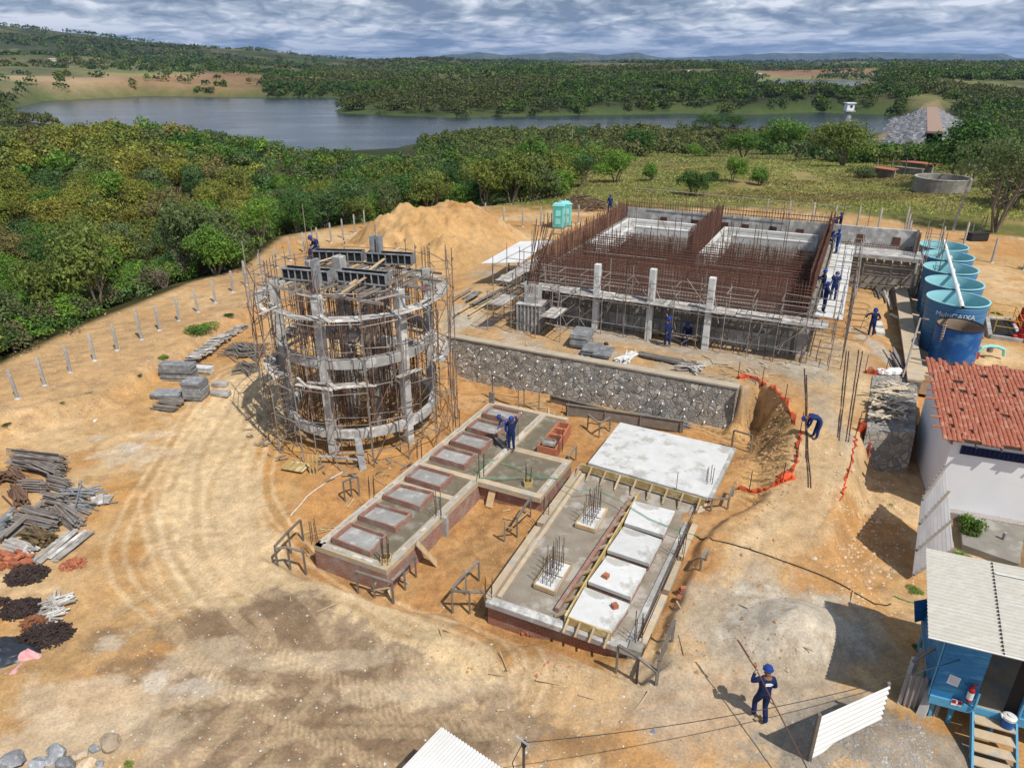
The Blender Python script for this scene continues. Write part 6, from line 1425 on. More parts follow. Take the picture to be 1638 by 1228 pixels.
# ---------------------------------------------------------------- white house with a clay tile roof
def corr(p00, p10, p11, p01, waves, amp, th=.012, seg=6, prof='sine'):
    """corrugated sheet; waves run from p00->p10 direction, ribs along p00->p01"""
    n = waves*seg; N = (p10-p00).cross(p01-p00).normalized(); vs = []; 
    for i in range(n+1):
        s = i/n; ph = s*waves*2*pi; a = amp*(sin(ph) if prof == 'sine' else max(-1, min(1, 2.2*sin(ph))))
        for t in (0, 1):
            p = bilin([p00, p10, p11, p01], s, t); vs += [p+N*(a+th/2), p+N*(a-th/2)]
    fs = []
    for i in range(n):
        k = i*4; fs += [(k, k+4, k+6, k+2), (k+1, k+3, k+7, k+5), (k, k+1, k+5, k+4), (k+2, k+6, k+7, k+3)]
    fs += [(0, 2, 3, 1), (n*4, n*4+1, n*4+3, n*4+2)]
    return MB().add(vs, fs)
def house():
    A = Vector((17.4, 24.6, .75)); du = Vector((.937, -.35, 0)); dv = Vector((.345, .939, 0)); H0, H1 = 4.05, 5.05; W_, D_ = 8.0, 5.75
    r = thing('white_house', A, 'white rendered building under a broken red clay tile roof at the right edge', 'building')
    G = lambda a, b, z: V3(A+du*a+dv*b, z)
    m = MB(); m.hexa([G(0,0,-.2),G(W_,0,-.2),G(W_,D_,-.2),G(0,D_,-.2),G(0,0,H0),G(W_,0,H0),G(W_,D_,H1-.25),G(0,D_,H1-.25)]); m.build('wall', M_WHITE, r)
    m = MB(); m.bar(G(0, D_+.06, 2.4), G(W_, D_+.06, 2.4), .1, 5.0); m.build('rear_wall', M_WHITE, r)
    m = MB(); m.prism([tuple(G(a, b, 0)[:2]) for a, b in ((.35,-.05),(W_,-.05),(W_,.0),(.35,0))], 3.4, 3.75); vent = m.build('vent_strip', mat('vent_dark_blue', (.012,.018,.06), (.008,.01,.035), 8), r)
    g = MB()
    for i in range(int(W_/.16)): g.bar(G(.37+i*.16, -.065, 3.40), G(.37+i*.16, -.065, 3.75), .025, .03)
    for z in (3.42, 3.52, 3.63, 3.73): g.bar(G(.37, -.068, z), G(W_, -.068, z), .03, .02)
    g.build('vent_grille', mat('vent_navy', (.03,.045,.14), None, 8), vent)
    m = MB(); m.prism([tuple(G(a, b, 0)[:2]) for a, b in ((-.05,-.35),(W_,-.35),(W_,.0),(-.05,0))], .3, .86); m.build('gravel_apron', mat('gravel_apron', (.42,.38,.36), (.22,.20,.19), 30, contrast=.12), r)
    # timber under-roof, seen through missing tiles
    m = MB(); m.hexa([G(-.25,-.3,H0-.03),G(W_,-.3,H0-.03),G(W_,D_,H1-.05),G(-.25,D_,H1-.05),G(-.25,-.3,H0+.02),G(W_,-.3,H0+.02),G(W_,D_,H1),G(-.25,D_,H1)]); m.build('roof_boarding', mat('roof_boarding', (.07,.045,.035), (.03,.02,.018), 5), r)
    rng = random.Random(4); tm = MB(); slope = Vector((0, 0, H1-H0))/ (D_+.3)+dv; L = slope.length*(D_+.3); sdn = slope.normalized(); N = du.cross(sdn).normalized()
    gone = lambda a, b: vnoise(np.array([a*1.1+3]), np.array([b*1.5]))[0] > .78
    col = 0; a = -.35
    while a < W_:
        b = -.12+.19*((col//4) % 2)*1.0; row = 0; bo = rng.uniform(-.02, .02)
        while b < L-.3:
            miss = rng.random() < .02 or (gone(col*.7, row*1.7) and (col//4+row) % 2 == 0)
            if not miss:
                o = rng.uniform(-.012, .012); sk = rng.uniform(-.02, .02) if rng.random() < .97 else rng.uniform(-.2, .2); lift = rng.uniform(0, .02)
                base = G(a+o, -.3, H0+.035)+sdn*b; vs = []; K = 5
                for t in (0, .44):
                    for i in range(K):
                        th = pi*i/(K-1); wdt = .088*(1-.12*(t > 0)); vs.append(base+du*(wdt*cos(th)+sk*t)+sdn*t+N*(.045*sin(th)+lift+(.0 if t == 0 else .022)))
                fs = [(i, i+1, K+i+1, K+i) for i in range(K-1)]+[tuple(range(K-1, -1, -1))]
                tm.add(vs, fs)
                # channel tile beneath
                vs = []
                for t in (0, .44):
                    for i in range(3): vs.append(base+du*(.1+.06*(i-1))+sdn*t+N*(-.02+.02*abs(i-1)+0))
                tm.add(vs, [(0, 1, 4, 3), (1, 2, 5, 4)])
            b += .37; row += 1
        a += .165; col += 1
    tm.build('tile_roof', M_TILE, r)
    rt = MB()
    for a in np.arange(-.1, W_, .85): rt.bar(G(a, -.42, H0-.1), G(a, .5, H0+.02), .06, .1)
    rt.build('rafter_ends', M_GREYW, r)
    m = MB(); m.bar(G(-.14, -.25, H0-.12), G(-.14, D_, H1-.15), .08, .14); m.build('verge_board', M_DECK, r)
    # loose tiles and sticks poking from the left verge
    for k in range(7): p = G(-.35, .4+k*.6, H0+.1+.24*(.4+k*.6)); t = MB(); t.bar(p, p-du*rng.uniform(.2, .5)+dv*rng.uniform(-.1, .1)+Vector((0,0,-.03)), .13, .04); tag(t.build('slipped_tile', M_BRICKLOOSE), 'clay tile slipped half off the left edge of the red roof', 'roof tile', 'slipped roof tiles')
    # yard in front of the house
    y = MB(); q = [P(1540, 870, .85), P(1640, 905, .85), P(1660, 845, .85), P(1535, 822, .85)]; y.prism([tuple(p[:2]) for p in q], .3, .84); tag(y.build('stained_pavement', M_CONCD), kind='structure')
    p = P(1605, 862, .85); o = MB().tube(p, up(p, .3), .07, 10).build('pipe_stub', M_CONC); tag(o, 'short grey pipe stub standing in the pavement before the white building', 'pipe')
house()
def sheet_fence(name, p00, p10, p11, p01, waves, amp, mt, label, rails, cat='fence', posts=(), prof='box'):
    r = thing(name, p00, label, cat); corr(p00, p10, p11, p01, waves, amp, prof=prof).build('corrugated_sheet', mt, r)
    N = (p10-p00).cross(p01-p00).normalized()
    for s0, t0, s1, t1, off in rails: MB().bar(bilin([p00,p10,p11,p01], s0, t0)+N*off, bilin([p00,p10,p11,p01], s1, t1)+N*off, .07, .05).build('batten', M_GREYW, r)
    for s in posts: p = bilin([p00,p10,p11,p01], s, 0)-N*.08; q = bilin([p00,p10,p11,p01], s, 1.03)-N*.08; MB().bar(p-Vector((0,0,.2)), q, .09, .09).build('post', M_GREYW, r)
    return r
b0, b1, t1, t0 = P(1459,921,.8), P(1525,879,.8), P(1512,742,3.4), P(1474,797,3.3)
sheet_fence('leaning_sheet_fence', b0, b1, t1, t0, 9, .035, M_ZINC, 'tall grey corrugated sheet fence with dark battens leaning by the white building', [(0,.02,1,.02,.06),(0,.34,1,.34,.06),(0,.68,1,.68,.06),(0,.99,1,.99,.06)])
b0, b1 = P(1293,1225,1.05), P(1404,1168,1.0); t0, t1 = P(1311,1147,3.0), P(1423,1097,2.9)
q = thing('white_sheet_fence', b0, 'white corrugated sheet panel standing upright between the gravel heap and the track', 'fence')
corr(b0, t0, t1, b1, 9, .03, prof='box').build('corrugated_sheet', M_ZINCW, q); MB().bar(b0-Vector((.02,0,.3)), t0+Vector((-.02,0,.12)), .1, .08).build('post', M_GREYW, q); MB().bar(b1+Vector((0,.06,-.3)), t1+Vector((0,.06,.06)), .08, .08).build('post', M_GREYW, q)
# sheet roof at the bottom edge
q = [P(706,1162,3.2), P(830,1246,3.2), P(752,1330,3.1), P(622,1250,3.1)]
r = thing('sheet_roof_shelter', V3(q[3], 1.0), 'corner of a low white corrugated roof cut by the bottom edge', 'shelter')
corr(q[0], q[1], q[2], q[3], 26, .03, prof='sine').build('roof', M_ZINCW, r)
parts(r, 'post', [MB().bar(V3(bilin(q, s, t), .7), bilin(q, s, t)-Vector((0,0,.05)), .1, .1) for s in (.08, .92) for t in (.1, .9)], M_GREYW)
MB().bar(bilin(q, .08, .02)-Vector((0,0,.08)), bilin(q, .92, .02)-Vector((0,0,.08)), .07, .1).build('purlin', M_GREYW, r)
# mast with cross arm at the bottom
p = P(838, 1187, 4.2); r = thing('cable_mast', V3(p, .9), 'slim mast with a short cross arm at the bottom edge, holding a black cable', 'mast'); MB().tube(V3(p, .9), p, .035, 6).build('pole', M_REBAR, r)
MB().tube(p+Vector((-.17, .12, .05)), p+Vector((.12, -.13, .05)), .028, 6).build('cross_arm', M_CONC, r); MB().tube(p+Vector((0,0,-.1)), p+Vector((0,0,.02)), .06, 8).build('insulator', M_BLACK, r)
MB().path([p+Vector((-.02, 0, 0)), p+Vector((-.25, -.1, -.5)), V3(p, 2.4)], .012, 4).build('stay_wire', M_BLACK, r)
e = P(1640, 1020, 3.6); a = p; m = MB(); m.path([a.lerp(e, t)+Vector((0, 0, -1.3*4*t*(1-t)*.45)) for t in [i/24 for i in range(25)]], .012, 4); tag(m.build('overhead_cable', M_BLACK), 'thin black cable hanging from the mast to the blue hut', 'cable')

# ---------------------------------------------------------------- blue site hut
def hut():
    C0 = Vector((11.25, 13.95, 1.0)); du = Vector((.93, -.367, 0)); dv = Vector((.40, .917, 0)); G = lambda a, b, z: V3(C0+du*a+dv*b, z)
    zf, ze = 2.0, 4.3; W_, D_ = 5.6, 2.9
    r = thing('blue_site_hut', C0, 'blue plywood site hut on stilts under a grey fibre-cement roof, with a dark doorway', 'hut')
    m = MB(); m.hexa([G(0,0,zf),G(1.02,0,zf),G(1.02,.06,zf),G(0,.06,zf),G(0,0,ze),G(1.02,0,ze),G(1.02,.06,ze),G(0,.06,ze)]); m.build('front_panel', M_HUT, r)
    m = MB(); m.hexa([G(1.021,0.005,4.05),G(2.2,0.005,4.05),G(2.2,.06,4.05),G(1.021,.06,4.05),G(1.021,0.005,ze),G(2.2,0.005,ze),G(2.2,.06,ze),G(1.021,.06,ze)]); m.hexa([G(2.0,0,zf),G(W_,0,zf),G(W_,.06,zf),G(2.0,.06,zf),G(2.0,0,4.05),G(W_,0,4.05),G(W_,.06,4.05),G(2.0,.06,4.05)]); m.build('front_panel', M_HUT, r)
    m = MB(); m.hexa([G(-.003,.061,zf),G(.06,.061,zf),G(.06,D_,zf),G(-.003,D_,zf),G(-.003,.061,ze),G(.06,.061,ze),G(.06,D_,ze+.2),G(-.003,D_,ze+.2)]); m.build('side_wall', M_HUT, r)
    m = MB(); m.hexa([G(0,D_,zf),G(W_,D_,zf),G(W_,D_+.05,zf),G(0,D_+.05,zf),G(0,D_,ze+.2),G(W_,D_,ze+.2),G(W_,D_+.05,ze+.2),G(0,D_+.05,ze+.2)]); m.build('back_wall', M_HUT, r)
    m = MB(); m.hexa([G(0,0,zf-.06),G(W_,0,zf-.06),G(W_,D_,zf-.06),G(0,D_,zf-.06),G(0,0,zf-.002),G(W_,0,zf-.002),G(W_,D_,zf-.002),G(0,D_,zf-.002)]); m.build('floor', M_BEAM, r)
    m = MB(); m.bar(G(.0,-.035,zf-.1), G(W_,-.035,zf-.1), .06, .26); m.bar(G(-.03,.0,3.1), G(-.03,.07,3.1), .02, 2.4); m.build('sill_beam', M_HUTL, r)
    parts(r, 'stilt', [MB().bar(G(a, b, .6), G(a, b, zf-.06), .09, .09) for a, b in ((.15,.1),(.62,.1),(1.6,.1),(3,.1),(.1,1.4),(.1,2.7),(1.6,2.7))], M_HUTL)
    # inner partition, half open dark door
    m = MB(); m.hexa([G(1.15,.25,zf),G(1.2,.25,zf),G(1.2,2.6,zf),G(1.15,2.6,zf),G(1.15,.25,ze),G(1.2,.25,ze),G(1.2,2.6,ze),G(1.15,2.6,ze)]); 
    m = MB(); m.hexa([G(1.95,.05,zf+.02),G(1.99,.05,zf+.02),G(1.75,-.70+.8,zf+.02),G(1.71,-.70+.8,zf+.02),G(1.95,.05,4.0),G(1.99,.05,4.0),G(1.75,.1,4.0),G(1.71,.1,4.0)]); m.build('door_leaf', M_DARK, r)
    # roof: corrugated fibre cement in two rows of sheets with white ridgelets
    R0 = P(1485,1020,4.42); R3 = P(1481,877,4.85); R1 = R0+du*6.2; R2 = R3+du*6.2; q = [R0, R1, R2, R3]
    corr(R0, R3, R2, R1, 26, .035).build('roof', M_FIBRE, r)
    N = Vector((0, 0, 1)); st = []
    for (s0, s1, t) in ((0,.26,0.335),(.27,1,.22),(.27,1,.54),(.27,1,.86),(0,1,.0)):
        st.append(MB().bar(bilin(q, s0, t)+N*.03, bilin(q, s1, t)+N*.03, .035, .012))
    for m in st: m.build('sheet_lap', M_PVC, r)
    m = MB(); m.bar(bilin(q, .262, 0)+N*.02, bilin(q, .262, 1)+N*.02, .03, .03); m.build('sheet_joint', M_BLACK, r)
    # steps
    s = thing('wooden_steps', G(1.1,-.5,1), 'open wooden steps with light blue stringers up to the hut door', 'steps')
    for a in (1.02, 2.0):
        MB().bar(G(a,-.08,zf-.15), G(a,-1.75,.85), .05, .22).build('stringer', M_HUTL, s); MB().bar(G(a,-.10,zf), G(a,-.10,zf+.55), .05, .05).build('newel', M_HUTL, s)
    parts(s, 'tread', [MB().hexa([G(1.05,-.40-.28*k,zf-.20-.19*k),G(1.97,-.40-.28*k,zf-.20-.19*k),G(1.97,-.10-.28*k,zf-.20-.19*k),G(1.05,-.10-.28*k,zf-.20-.19*k),G(1.05,-.40-.28*k,zf-.165-.19*k),G(1.97,-.40-.28*k,zf-.165-.19*k),G(1.97,-.10-.28*k,zf-.165-.19*k),G(1.05,-.10-.28*k,zf-.165-.19*k)]) for k in range(6)], M_BEAM)
    p = G(1.78,-.22,zf-.163); c = thing('water_cooler', p, 'blue drinking-water cooler with a white lid on the top step of the hut', 'cooler'); MB().lathe(p, [(0,0),(.145,0),(.155,.05),(.155,.27),(0,.27)], 20).build('body', M_TANKD, c); MB().lathe(up(p,.27), [(.16,0),(.165,.07),(.11,.10),(.06,.10),(.06,.13),(0,.13)], 20).build('lid', M_PVC, c); MB().tube(up(p,.27)+Vector((-.16,.02,0)), up(p,.38)+Vector((-.20,.05,0)), .025, 6).build('spout', M_PVC, c)
    # notice, extinguisher, small sign
    n = thing('paper_notice', G(.36,-.01,2.6), 'white paper notice with a grid of faint lines pinned to the blue hut wall', 'notice'); MB().hexa([G(.27,-.012,2.55),G(.54,-.012,2.49),G(.54,-.004,2.49),G(.27,-.004,2.55),G(.29,-.012,2.86),G(.56,-.012,2.80),G(.56,-.004,2.80),G(.29,-.004,2.86)]).build('sheet', M_PRINT, n)
    l = MB(); 
    for k in range(6): l.bar(G(.31,-.016,2.81-.045*k), G(.53,-.016,2.765-.045*k), .004, .008)
    l.build('printed_lines', mat('grey_ink', (.35,.37,.42), None), n)
    e = thing('fire_extinguisher', G(.84,-.11,2.25), 'red and white fire extinguisher hanging on the blue hut wall beside the doorway', 'fire extinguisher'); p = G(.84,-.11,2.22)
    MB().lathe(p, [(0,0),(.07,0),(.075,.02),(.075,.1)], 16).build('base', M_RED, e); MB().lathe(p, [(.075,.1),(.078,.1),(.078,.33),(.075,.33)], 16).build('label_band', M_PRINT, e); MB().lathe(p, [(.075,.33),(.075,.42),(.03,.5),(.03,.54),(0,.54)], 16).build('shoulder', M_RED, e); MB().bar(up(p,.56)+du*-.02, up(p,.6)+du*.1, .03, .03).build('handle', M_RED, e); MB().path([up(p,.55), up(p,.6)-du*.12, up(p,.55)-du*.2, up(p,.5)-du*.1], .012, 5).build('hose', M_BLACK, e)
    sg = thing('equipment_sign', G(.62,-.07,2.05), 'small red and white fire equipment sign under the extinguisher', 'sign'); MB().hexa([G(.5,-.076,1.92),G(.74,-.076,1.92),G(.74,-.068,1.92),G(.5,-.068,1.92),G(.5,-.076,2.12),G(.74,-.076,2.12),G(.74,-.068,2.12),G(.5,-.068,2.12)]).build('plate', M_PRINT, sg); MB().hexa([G(.505,-.08,1.99),G(.735,-.08,1.99),G(.735,-.077,1.99),G(.505,-.077,1.99),G(.505,-.08,2.115),G(.735,-.08,2.115),G(.735,-.077,2.115),G(.505,-.077,2.115)]).build('red_field', M_RED, sg); MB().hexa([G(.6,-.084,2.0),G(.64,-.084,2.0),G(.64,-.081,2.0),G(.6,-.081,2.0),G(.6,-.084,2.1),G(.64,-.084,2.1),G(.64,-.081,2.1),G(.6,-.081,2.1)]).build('pictogram', M_PRINT, sg)
    # blue shutter at the left, junk leaning on the corner
    b = MB(); p = P(1472, 968, 2.6); b.hexa([P(1463,995,2.2),P(1484,990,2.2),P(1484,990,2.24),P(1463,995,2.24),P(1462,961,3.1),P(1484,957,3.1),P(1484,957,3.14),P(1462,961,3.14)]); tag(b.build('loose_plywood', M_HUT), 'loose blue plywood panel propped at the rear left corner of the hut', 'panel')
    a = P(1433,1140,1.0); q0, q1, q2, q3 = P(1441,1136,1.05), P(1497,1152,1.05), P(1518,1093,2.2), P(1457,1078,2.4)
    f = thing('sheet_barrier', q0, 'crumpled grey corrugated sheets propped on timber before the hut corner', 'sheet'); corr(q0, q1, q2, q3, 7, .04).build('corrugated_sheet', M_ZINC, f)
    for k, (x0, x1) in enumerate((((1434,1138),(1462,1050)),((1440,1140),(1474,1036)))): MB().bar(P(*x0, 1.0), P(*x1, 2.6), .1, .07).build('timber_rail', M_DECK, f)
    MB().bar(P(1460,1058,2.6), P(1500,1032,3.0), .08, .06).build('timber_rail', M_GREYW, f)
    f = thing('concrete_post', P(1468,1158,1.0), 'stub of a grey concrete post capped with blue paint in front of the crumpled sheets', 'post'); a, b_ = P(1466,1158,1.0), P(1492,1100,2.0); MB().bar(a, b_, .2, .2).build('shaft', M_CONC, f); MB().bar(b_, b_+(b_-a).normalized()*.12, .21, .21).build('painted_cap', M_HUTL, f)
hut()
def bush_at(px, py, wp, i, ci, lab, sz=.9, z0=1.0):
    p = GP(px, py, z0); dep = p.y*CP+(CAM_H-p.z)*SP; w = wp*dep/FPX; ww = {0:2.6,1:3.0,2:2.3,3:3.3,4:1.5,5:1.9,6:2.6,7:3.4,8:1.6}[i]*1.75
    return tree(i, p.x, p.y, w/ww, GREENS[ci], lab, sz=sz)
bush_at(1540, 893, 40, 5, 3, 'low bright green growth at the base of the leaning sheet fence, behind the hut roof', .6); bush_at(1547, 862, 52, 4, 2, 'green leafy shrub between the leaning sheet fence and the stained pavement', 1.1); bush_at(1465, 1035, 22, 5, 1, 'small dark weed clump at the rear left corner of the blue hut', .5); bush_at(1423, 808, 22, 5, 4, 'flat weed patch in the lower yard beside the ramp', .25); bush_at(1467, 945, 34, 5, 2, 'low weeds at the foot of the leaning sheet fence', .25)
bush_at(1640, 430, 20, 5, 4, 'low weed at the right edge beyond the blue tanks', .4, 2)
for k, (px, py, wp, s) in enumerate(((322,530,62,.35),(365,505,22,.4),(262,571,26,.3),(222,600,18,.3),(140,628,12,.3),(8,675,20,.25),(205,1222,26,.45),(97,643,14,.3),(1592,502,22,.3),(1600,510,14,.2),(1408,1168,12,.2))):
    bush_at(px, py, wp, 5, (2, 1, 2, 4, 2, 1, 3, 2, 4, 2, 3)[k], ('long green weed patch on the crest behind the bar stacks','small weed tuft right of the long weed patch','weed tuft on the crest left of the panel stacks','weed tuft halfway down the sandy crest','tiny weed on the sandy crest, left','weed at the left edge of the sandy crest','bright green grass tuft at the bottom left by the rocks','faint weed at the far left of the crest','weed by the yellow railing','small weed beside the pump pit','tiny weed at the gravel heap')[k], s, 1)
# ---------------------------------------------------------------- walls and kerbs on the right of the terrace
def right_walls():
    # stone stub wall with the wood pile on it
    q = [P(1386,690,2.45), P(1464,692,2.45), P(1468,600,2.45), P(1396,600,2.45)]
    r = thing('stone_bastion', V3(q[0], .8), 'square stub of grey rubble masonry at the end of the long concrete wall', 'wall')
    m = MB(); c = sum(q, Vector())/4; m.hexa([V3(c+(p-c)*1.08, .3) for p in q]+q); m.build('stonework', M_STONE, r)
    w = thing('timber_scrap_pile', P(1425, 645, 2.5), 'pile of split timber offcuts on top of the stone bastion', 'wood pile'); mm = []
    rng = random.Random(2)
    for k in range(95): p = P(rng.uniform(1393, 1450), rng.uniform(612, 668), 2.52+rng.random()*.3); d = Vector((rng.uniform(.2, 1), rng.uniform(-.8, .7), rng.uniform(-.12, .12)))*rng.uniform(.25, .6); mm.append(MB().bar(p-d, p+d, .10, .03))
    parts(w, 'offcut', mm, mat('split_offcut', (.58,.49,.36), (.40,.32,.22), 4, rvar=.5))
    # long wall with concrete capping
    A, B = P(1466, 608, 2.75), P(1441, 458, 2.75); d = (B-A).normalized(); n = Vector((d.y, -d.x, 0))
    r = thing('capped_wall', V3(A, 1), 'long low wall with a pale concrete capping along the trench beside the tanks', 'wall')
    m = MB(); m.bar(V3(A, 1.4), V3(B, 1.4), .5, 2.45); m.build('stonework', M_STONE, r); m = MB(); m.bar(V3(A, 2.7), V3(B, 2.7), .8, .12); m.build('capping', M_BEAM, r)
    # strip of rubbish along the wall: boards, blocks and pipes
    lab = [('leaning grey boards stacked along the capped wall', 'boards', (1396,440),(1412,490), M_GREYW, 12), ('grey slats strewn at the foot of the capped wall', 'boards', (1410,440),(1430,500), M_DECK, 16), ('rebar and pipe offcuts beside the capped wall, next to the white sack', 'scrap', (1420,560),(1440,600), M_TUBE, 12)]
    for L_, c, a, b, mt, n_ in lab:
        m = MB(); p0, p1 = GP(*a, 2.5), GP(*b, 2.5)
        for k in range(n_): o = Vector((rng.uniform(-.4, .4), rng.uniform(-.5, .5), .06+.2*rng.random())); m.bar(p0.lerp(p1, rng.uniform(0, .5))+o, p0.lerp(p1, rng.uniform(.5, 1))+o, .12, .04)
        tag(m.build('board_pile', mt), L_, c)
    for k, (px, py) in enumerate(((1404,522),(1407,533))):
        p = GP(px, py, 2.5); m = MB(); m.box(up(p, .12), (.5, .9, .22), -.35); tag(m.build('concrete_kerb', M_CONCW), 'pale concrete kerb block by the worker with the rod, %s one' % ('rear', 'front')[k], 'block')
    for k, (px, py) in enumerate(((1424,505),(1429,508))): p = GP(px, py, 2.5); tag(MB().tube(up(p,.1), up(p,.1)+Vector((.25,-.9,0)), .09, 8).build('pipe_offcut', M_PVC), 'short white pipe offcut near the capped wall, %s of two' % ('left', 'right')[k], 'pipe')
    m = MB(); p = P(1424, 590, 2.7); 
    for k in range(9): a = rng.random()*6.28; m.lathe(p+Vector((rng.uniform(-.5,.5), rng.uniform(-.15,.15), -.15)), [(0,-.1),(.25,-.05),(.22,.12),(0,.2)], 7)
    tag(m.build('white_sack', M_PVC), 'crumpled white sack in the orange netting above the wood pile', 'sack')
right_walls()
# ---------------------------------------------------------------- boundary posts
def posts():
    m = MB(); m.hexa([Vector((s*(.075 if z == 0 else .06), t*(.075 if z == 0 else .06), z)) for z in (-.3, 0) for s, t in ((-1,-1),(1,-1),(1,1),(-1,1))]) if False else None
    b = MB(); b.prism([(.07,.07),(-.07,.07),(-.07,-.07),(.07,-.07)], -.4, 1.62); b.prism([(.045,.045),(-.045,.045),(-.045,-.045),(.045,-.045)], 1.6, 1.68)
    f = MB(); f.lathe((0,0,0), [(0,-.02),(.2,-.02),(.16,.05),(0,.05)], 9)
    root = None
    def post(p, s, label, group='concrete boundary posts', tilt=(0, 0)):
        nonlocal root
        if root is None:
            root = thing('boundary_post', (0,0,0), '', 'post'); root['_local'] = 1; b.build('shaft', M_CONC, root, bev=.01); f.build('concrete_footing', M_CONC, root); c = root; del root['_local']
        else: c = copy_tree(root)
        c.location = p; c.scale = (1, 1, s); c.rotation_euler = (tilt[0], tilt[1], rnd.uniform(-.3, .3)); c['label'] = label; c['group'] = group; return c
    L = [(29,637),(72,616),(113,595),(152,576),(188,560),(227,543),(256,528),(287,513),(317,499),(345,484),(373,467)]
    for k, q in enumerate(L):
        p = GP(*q, 1.0); post(p, 1.25 if k == 5 else 1.0, 'thick pale concrete post, stouter than its neighbours in the left row' if k == 5 else 'pale concrete boundary post standing alone in the row along the sandy crest at left', tilt=(rnd.uniform(-.03,.03), rnd.uniform(-.03,.03)))
    L = [(394,455),(418,441),(443,428),(465,416),(487,404),(509,396),(530,388),(549,381),(568,373),(584,366),(745,360),(750,361),(777,361),(806,362),(836,363),(865,362),(925,358),(985,352),(905,366)]
    for q in L:
        if gz(*GP(*q, 1.6)[:2]) > 2.9: continue
        post(GP(*q, 1.6), 1.15, 'pale concrete boundary post in the row curving behind the dirt mound')
    for k, px in enumerate((1225,1260,1298,1333,1370,1404)): post(GP(px, 352+k*3.2, 2.2), 1.3, 'pale boundary post behind the rear wall of the rebar basins')
    for k in range(9): post(P(1446+k*1.0, 372+k*13.0, 2.2), 1.5, 'pale boundary post in the close row at the right end of the basins')
    for k, q in enumerate(((1503,400),(1586,420),(1637,432),(1541,392))): post(GP(*q, 2.2), 1.25, 'lone grey boundary post in the bare ground beyond the tanks, %s of four' % ('leftmost', 'third from left', 'rightmost', 'second from left')[k])
    # wires on the back fence
    for k, pts in enumerate((((745,360),(777,361),(806,362),(836,363),(865,362)),((1225,352),(1260,355),(1298,358),(1333,362),(1370,365),(1404,368)))):
        m = MB(); 
        for h in (.5, 1.0, 1.5): m.path([up(GP(*q, 2.2), h) for q in pts], .008, 3)
        tag(m.build('fence_wire', M_TUBE), 'strands of wire strung on the boundary posts %s' % ('behind the dirt mound', 'behind the basins')[k], 'wire')
    # utility poles and tall rods
    for (px, py, h, r0, lab, lean) in ((915,234,8.5,.12,'tall grey utility pole with a cross arm in the field before the lake',0),(1524,368,6.6,.14,'leaning grey utility pole behind the blue tanks',.35)):
        p = GP(px, py, 0); t = thing('utility_pole', p, lab, 'utility pole'); q = up(p, h)+Vector((lean*1.6, 0, 0)); MB().tube(p, q, r0, 8, r0*.6).build('pole', M_CONC, t); MB().bar(q+Vector((-.7,0,-.4)), q+Vector((.7,0,-.4)), .09, .12).build('cross_arm', M_GREYW, t)
        parts(t, 'insulator', [MB().tube(q+Vector((x,0,-.35)), q+Vector((x,0,-.15)), .06, 6) for x in (-.6, 0, .6)], M_CONC)
    t = thing('utility_pole', GP(1285, 236, 0) , 'distant pair of leaning poles left of the riprap dam', 'utility pole'); t.location = GP(1462, 206, -6); p = t.location.copy(); MB().tube(p, p+Vector((1.5,0,10)), .15, 6).build('pole', M_CONC, t); MB().tube(p+Vector((2.5,0,0)), p+Vector((3.2,0,10)), .15, 6).build('pole', M_CONC, t)
    p = GP(492, 398, 1); tag(T(p, up(p, 4.2), .035, 5).build('steel_rod_mast', M_TUBE), 'tall thin rod rising behind the worker on the tower', 'rod')
posts()
# ---------------------------------------------------------------- portable toilets
def toilet(px, py, lab, rz):
    p = GP(px, py, 2.4); t = thing('portable_toilet', p, lab, 'portable toilet', 'teal portable toilets'); m = MB(); m.box(up(p, 1.1), (1.1, 1.1, 2.1), rz); m.build('cabin', M_TEAL, t, bev=.06)
    m = MB(); m.box(up(p, 2.2), (1.2, 1.2, .12), rz); m.box(up(p, 2.32), (.9, .9, .14), rz); m.tube(up(p, 2.3), up(p, 2.6), .06, 6); m.build('roof', M_TEAL, t, bev=.04)
    f = Vector((sin(rz), -cos(rz), 0)); s = Vector((cos(rz), sin(rz), 0)); m = MB(); m.box(up(p, 1.1)+f*.57, (.78, .06, 1.9), rz); d = m.build('door', mat('teal_door', (.10,.47,.44), None, 2, rough=.5, bump=0), t)
    for z in (.7, 1.5): m = MB(); m.box(up(p, z)+f*.61, (.5, .03, .55), rz); m.build('door_panel', M_TEAL, d)
    m = MB(); m.box(up(p, .06), (1.25, 1.25, .12), rz); m.build('base', M_GREYW, t)
toilet(893, 364, 'teal portable toilet behind the basins, the nearer with its door facing the camera', -.15); toilet(903, 361, 'teal portable toilet partly hidden behind the nearer one', .2)
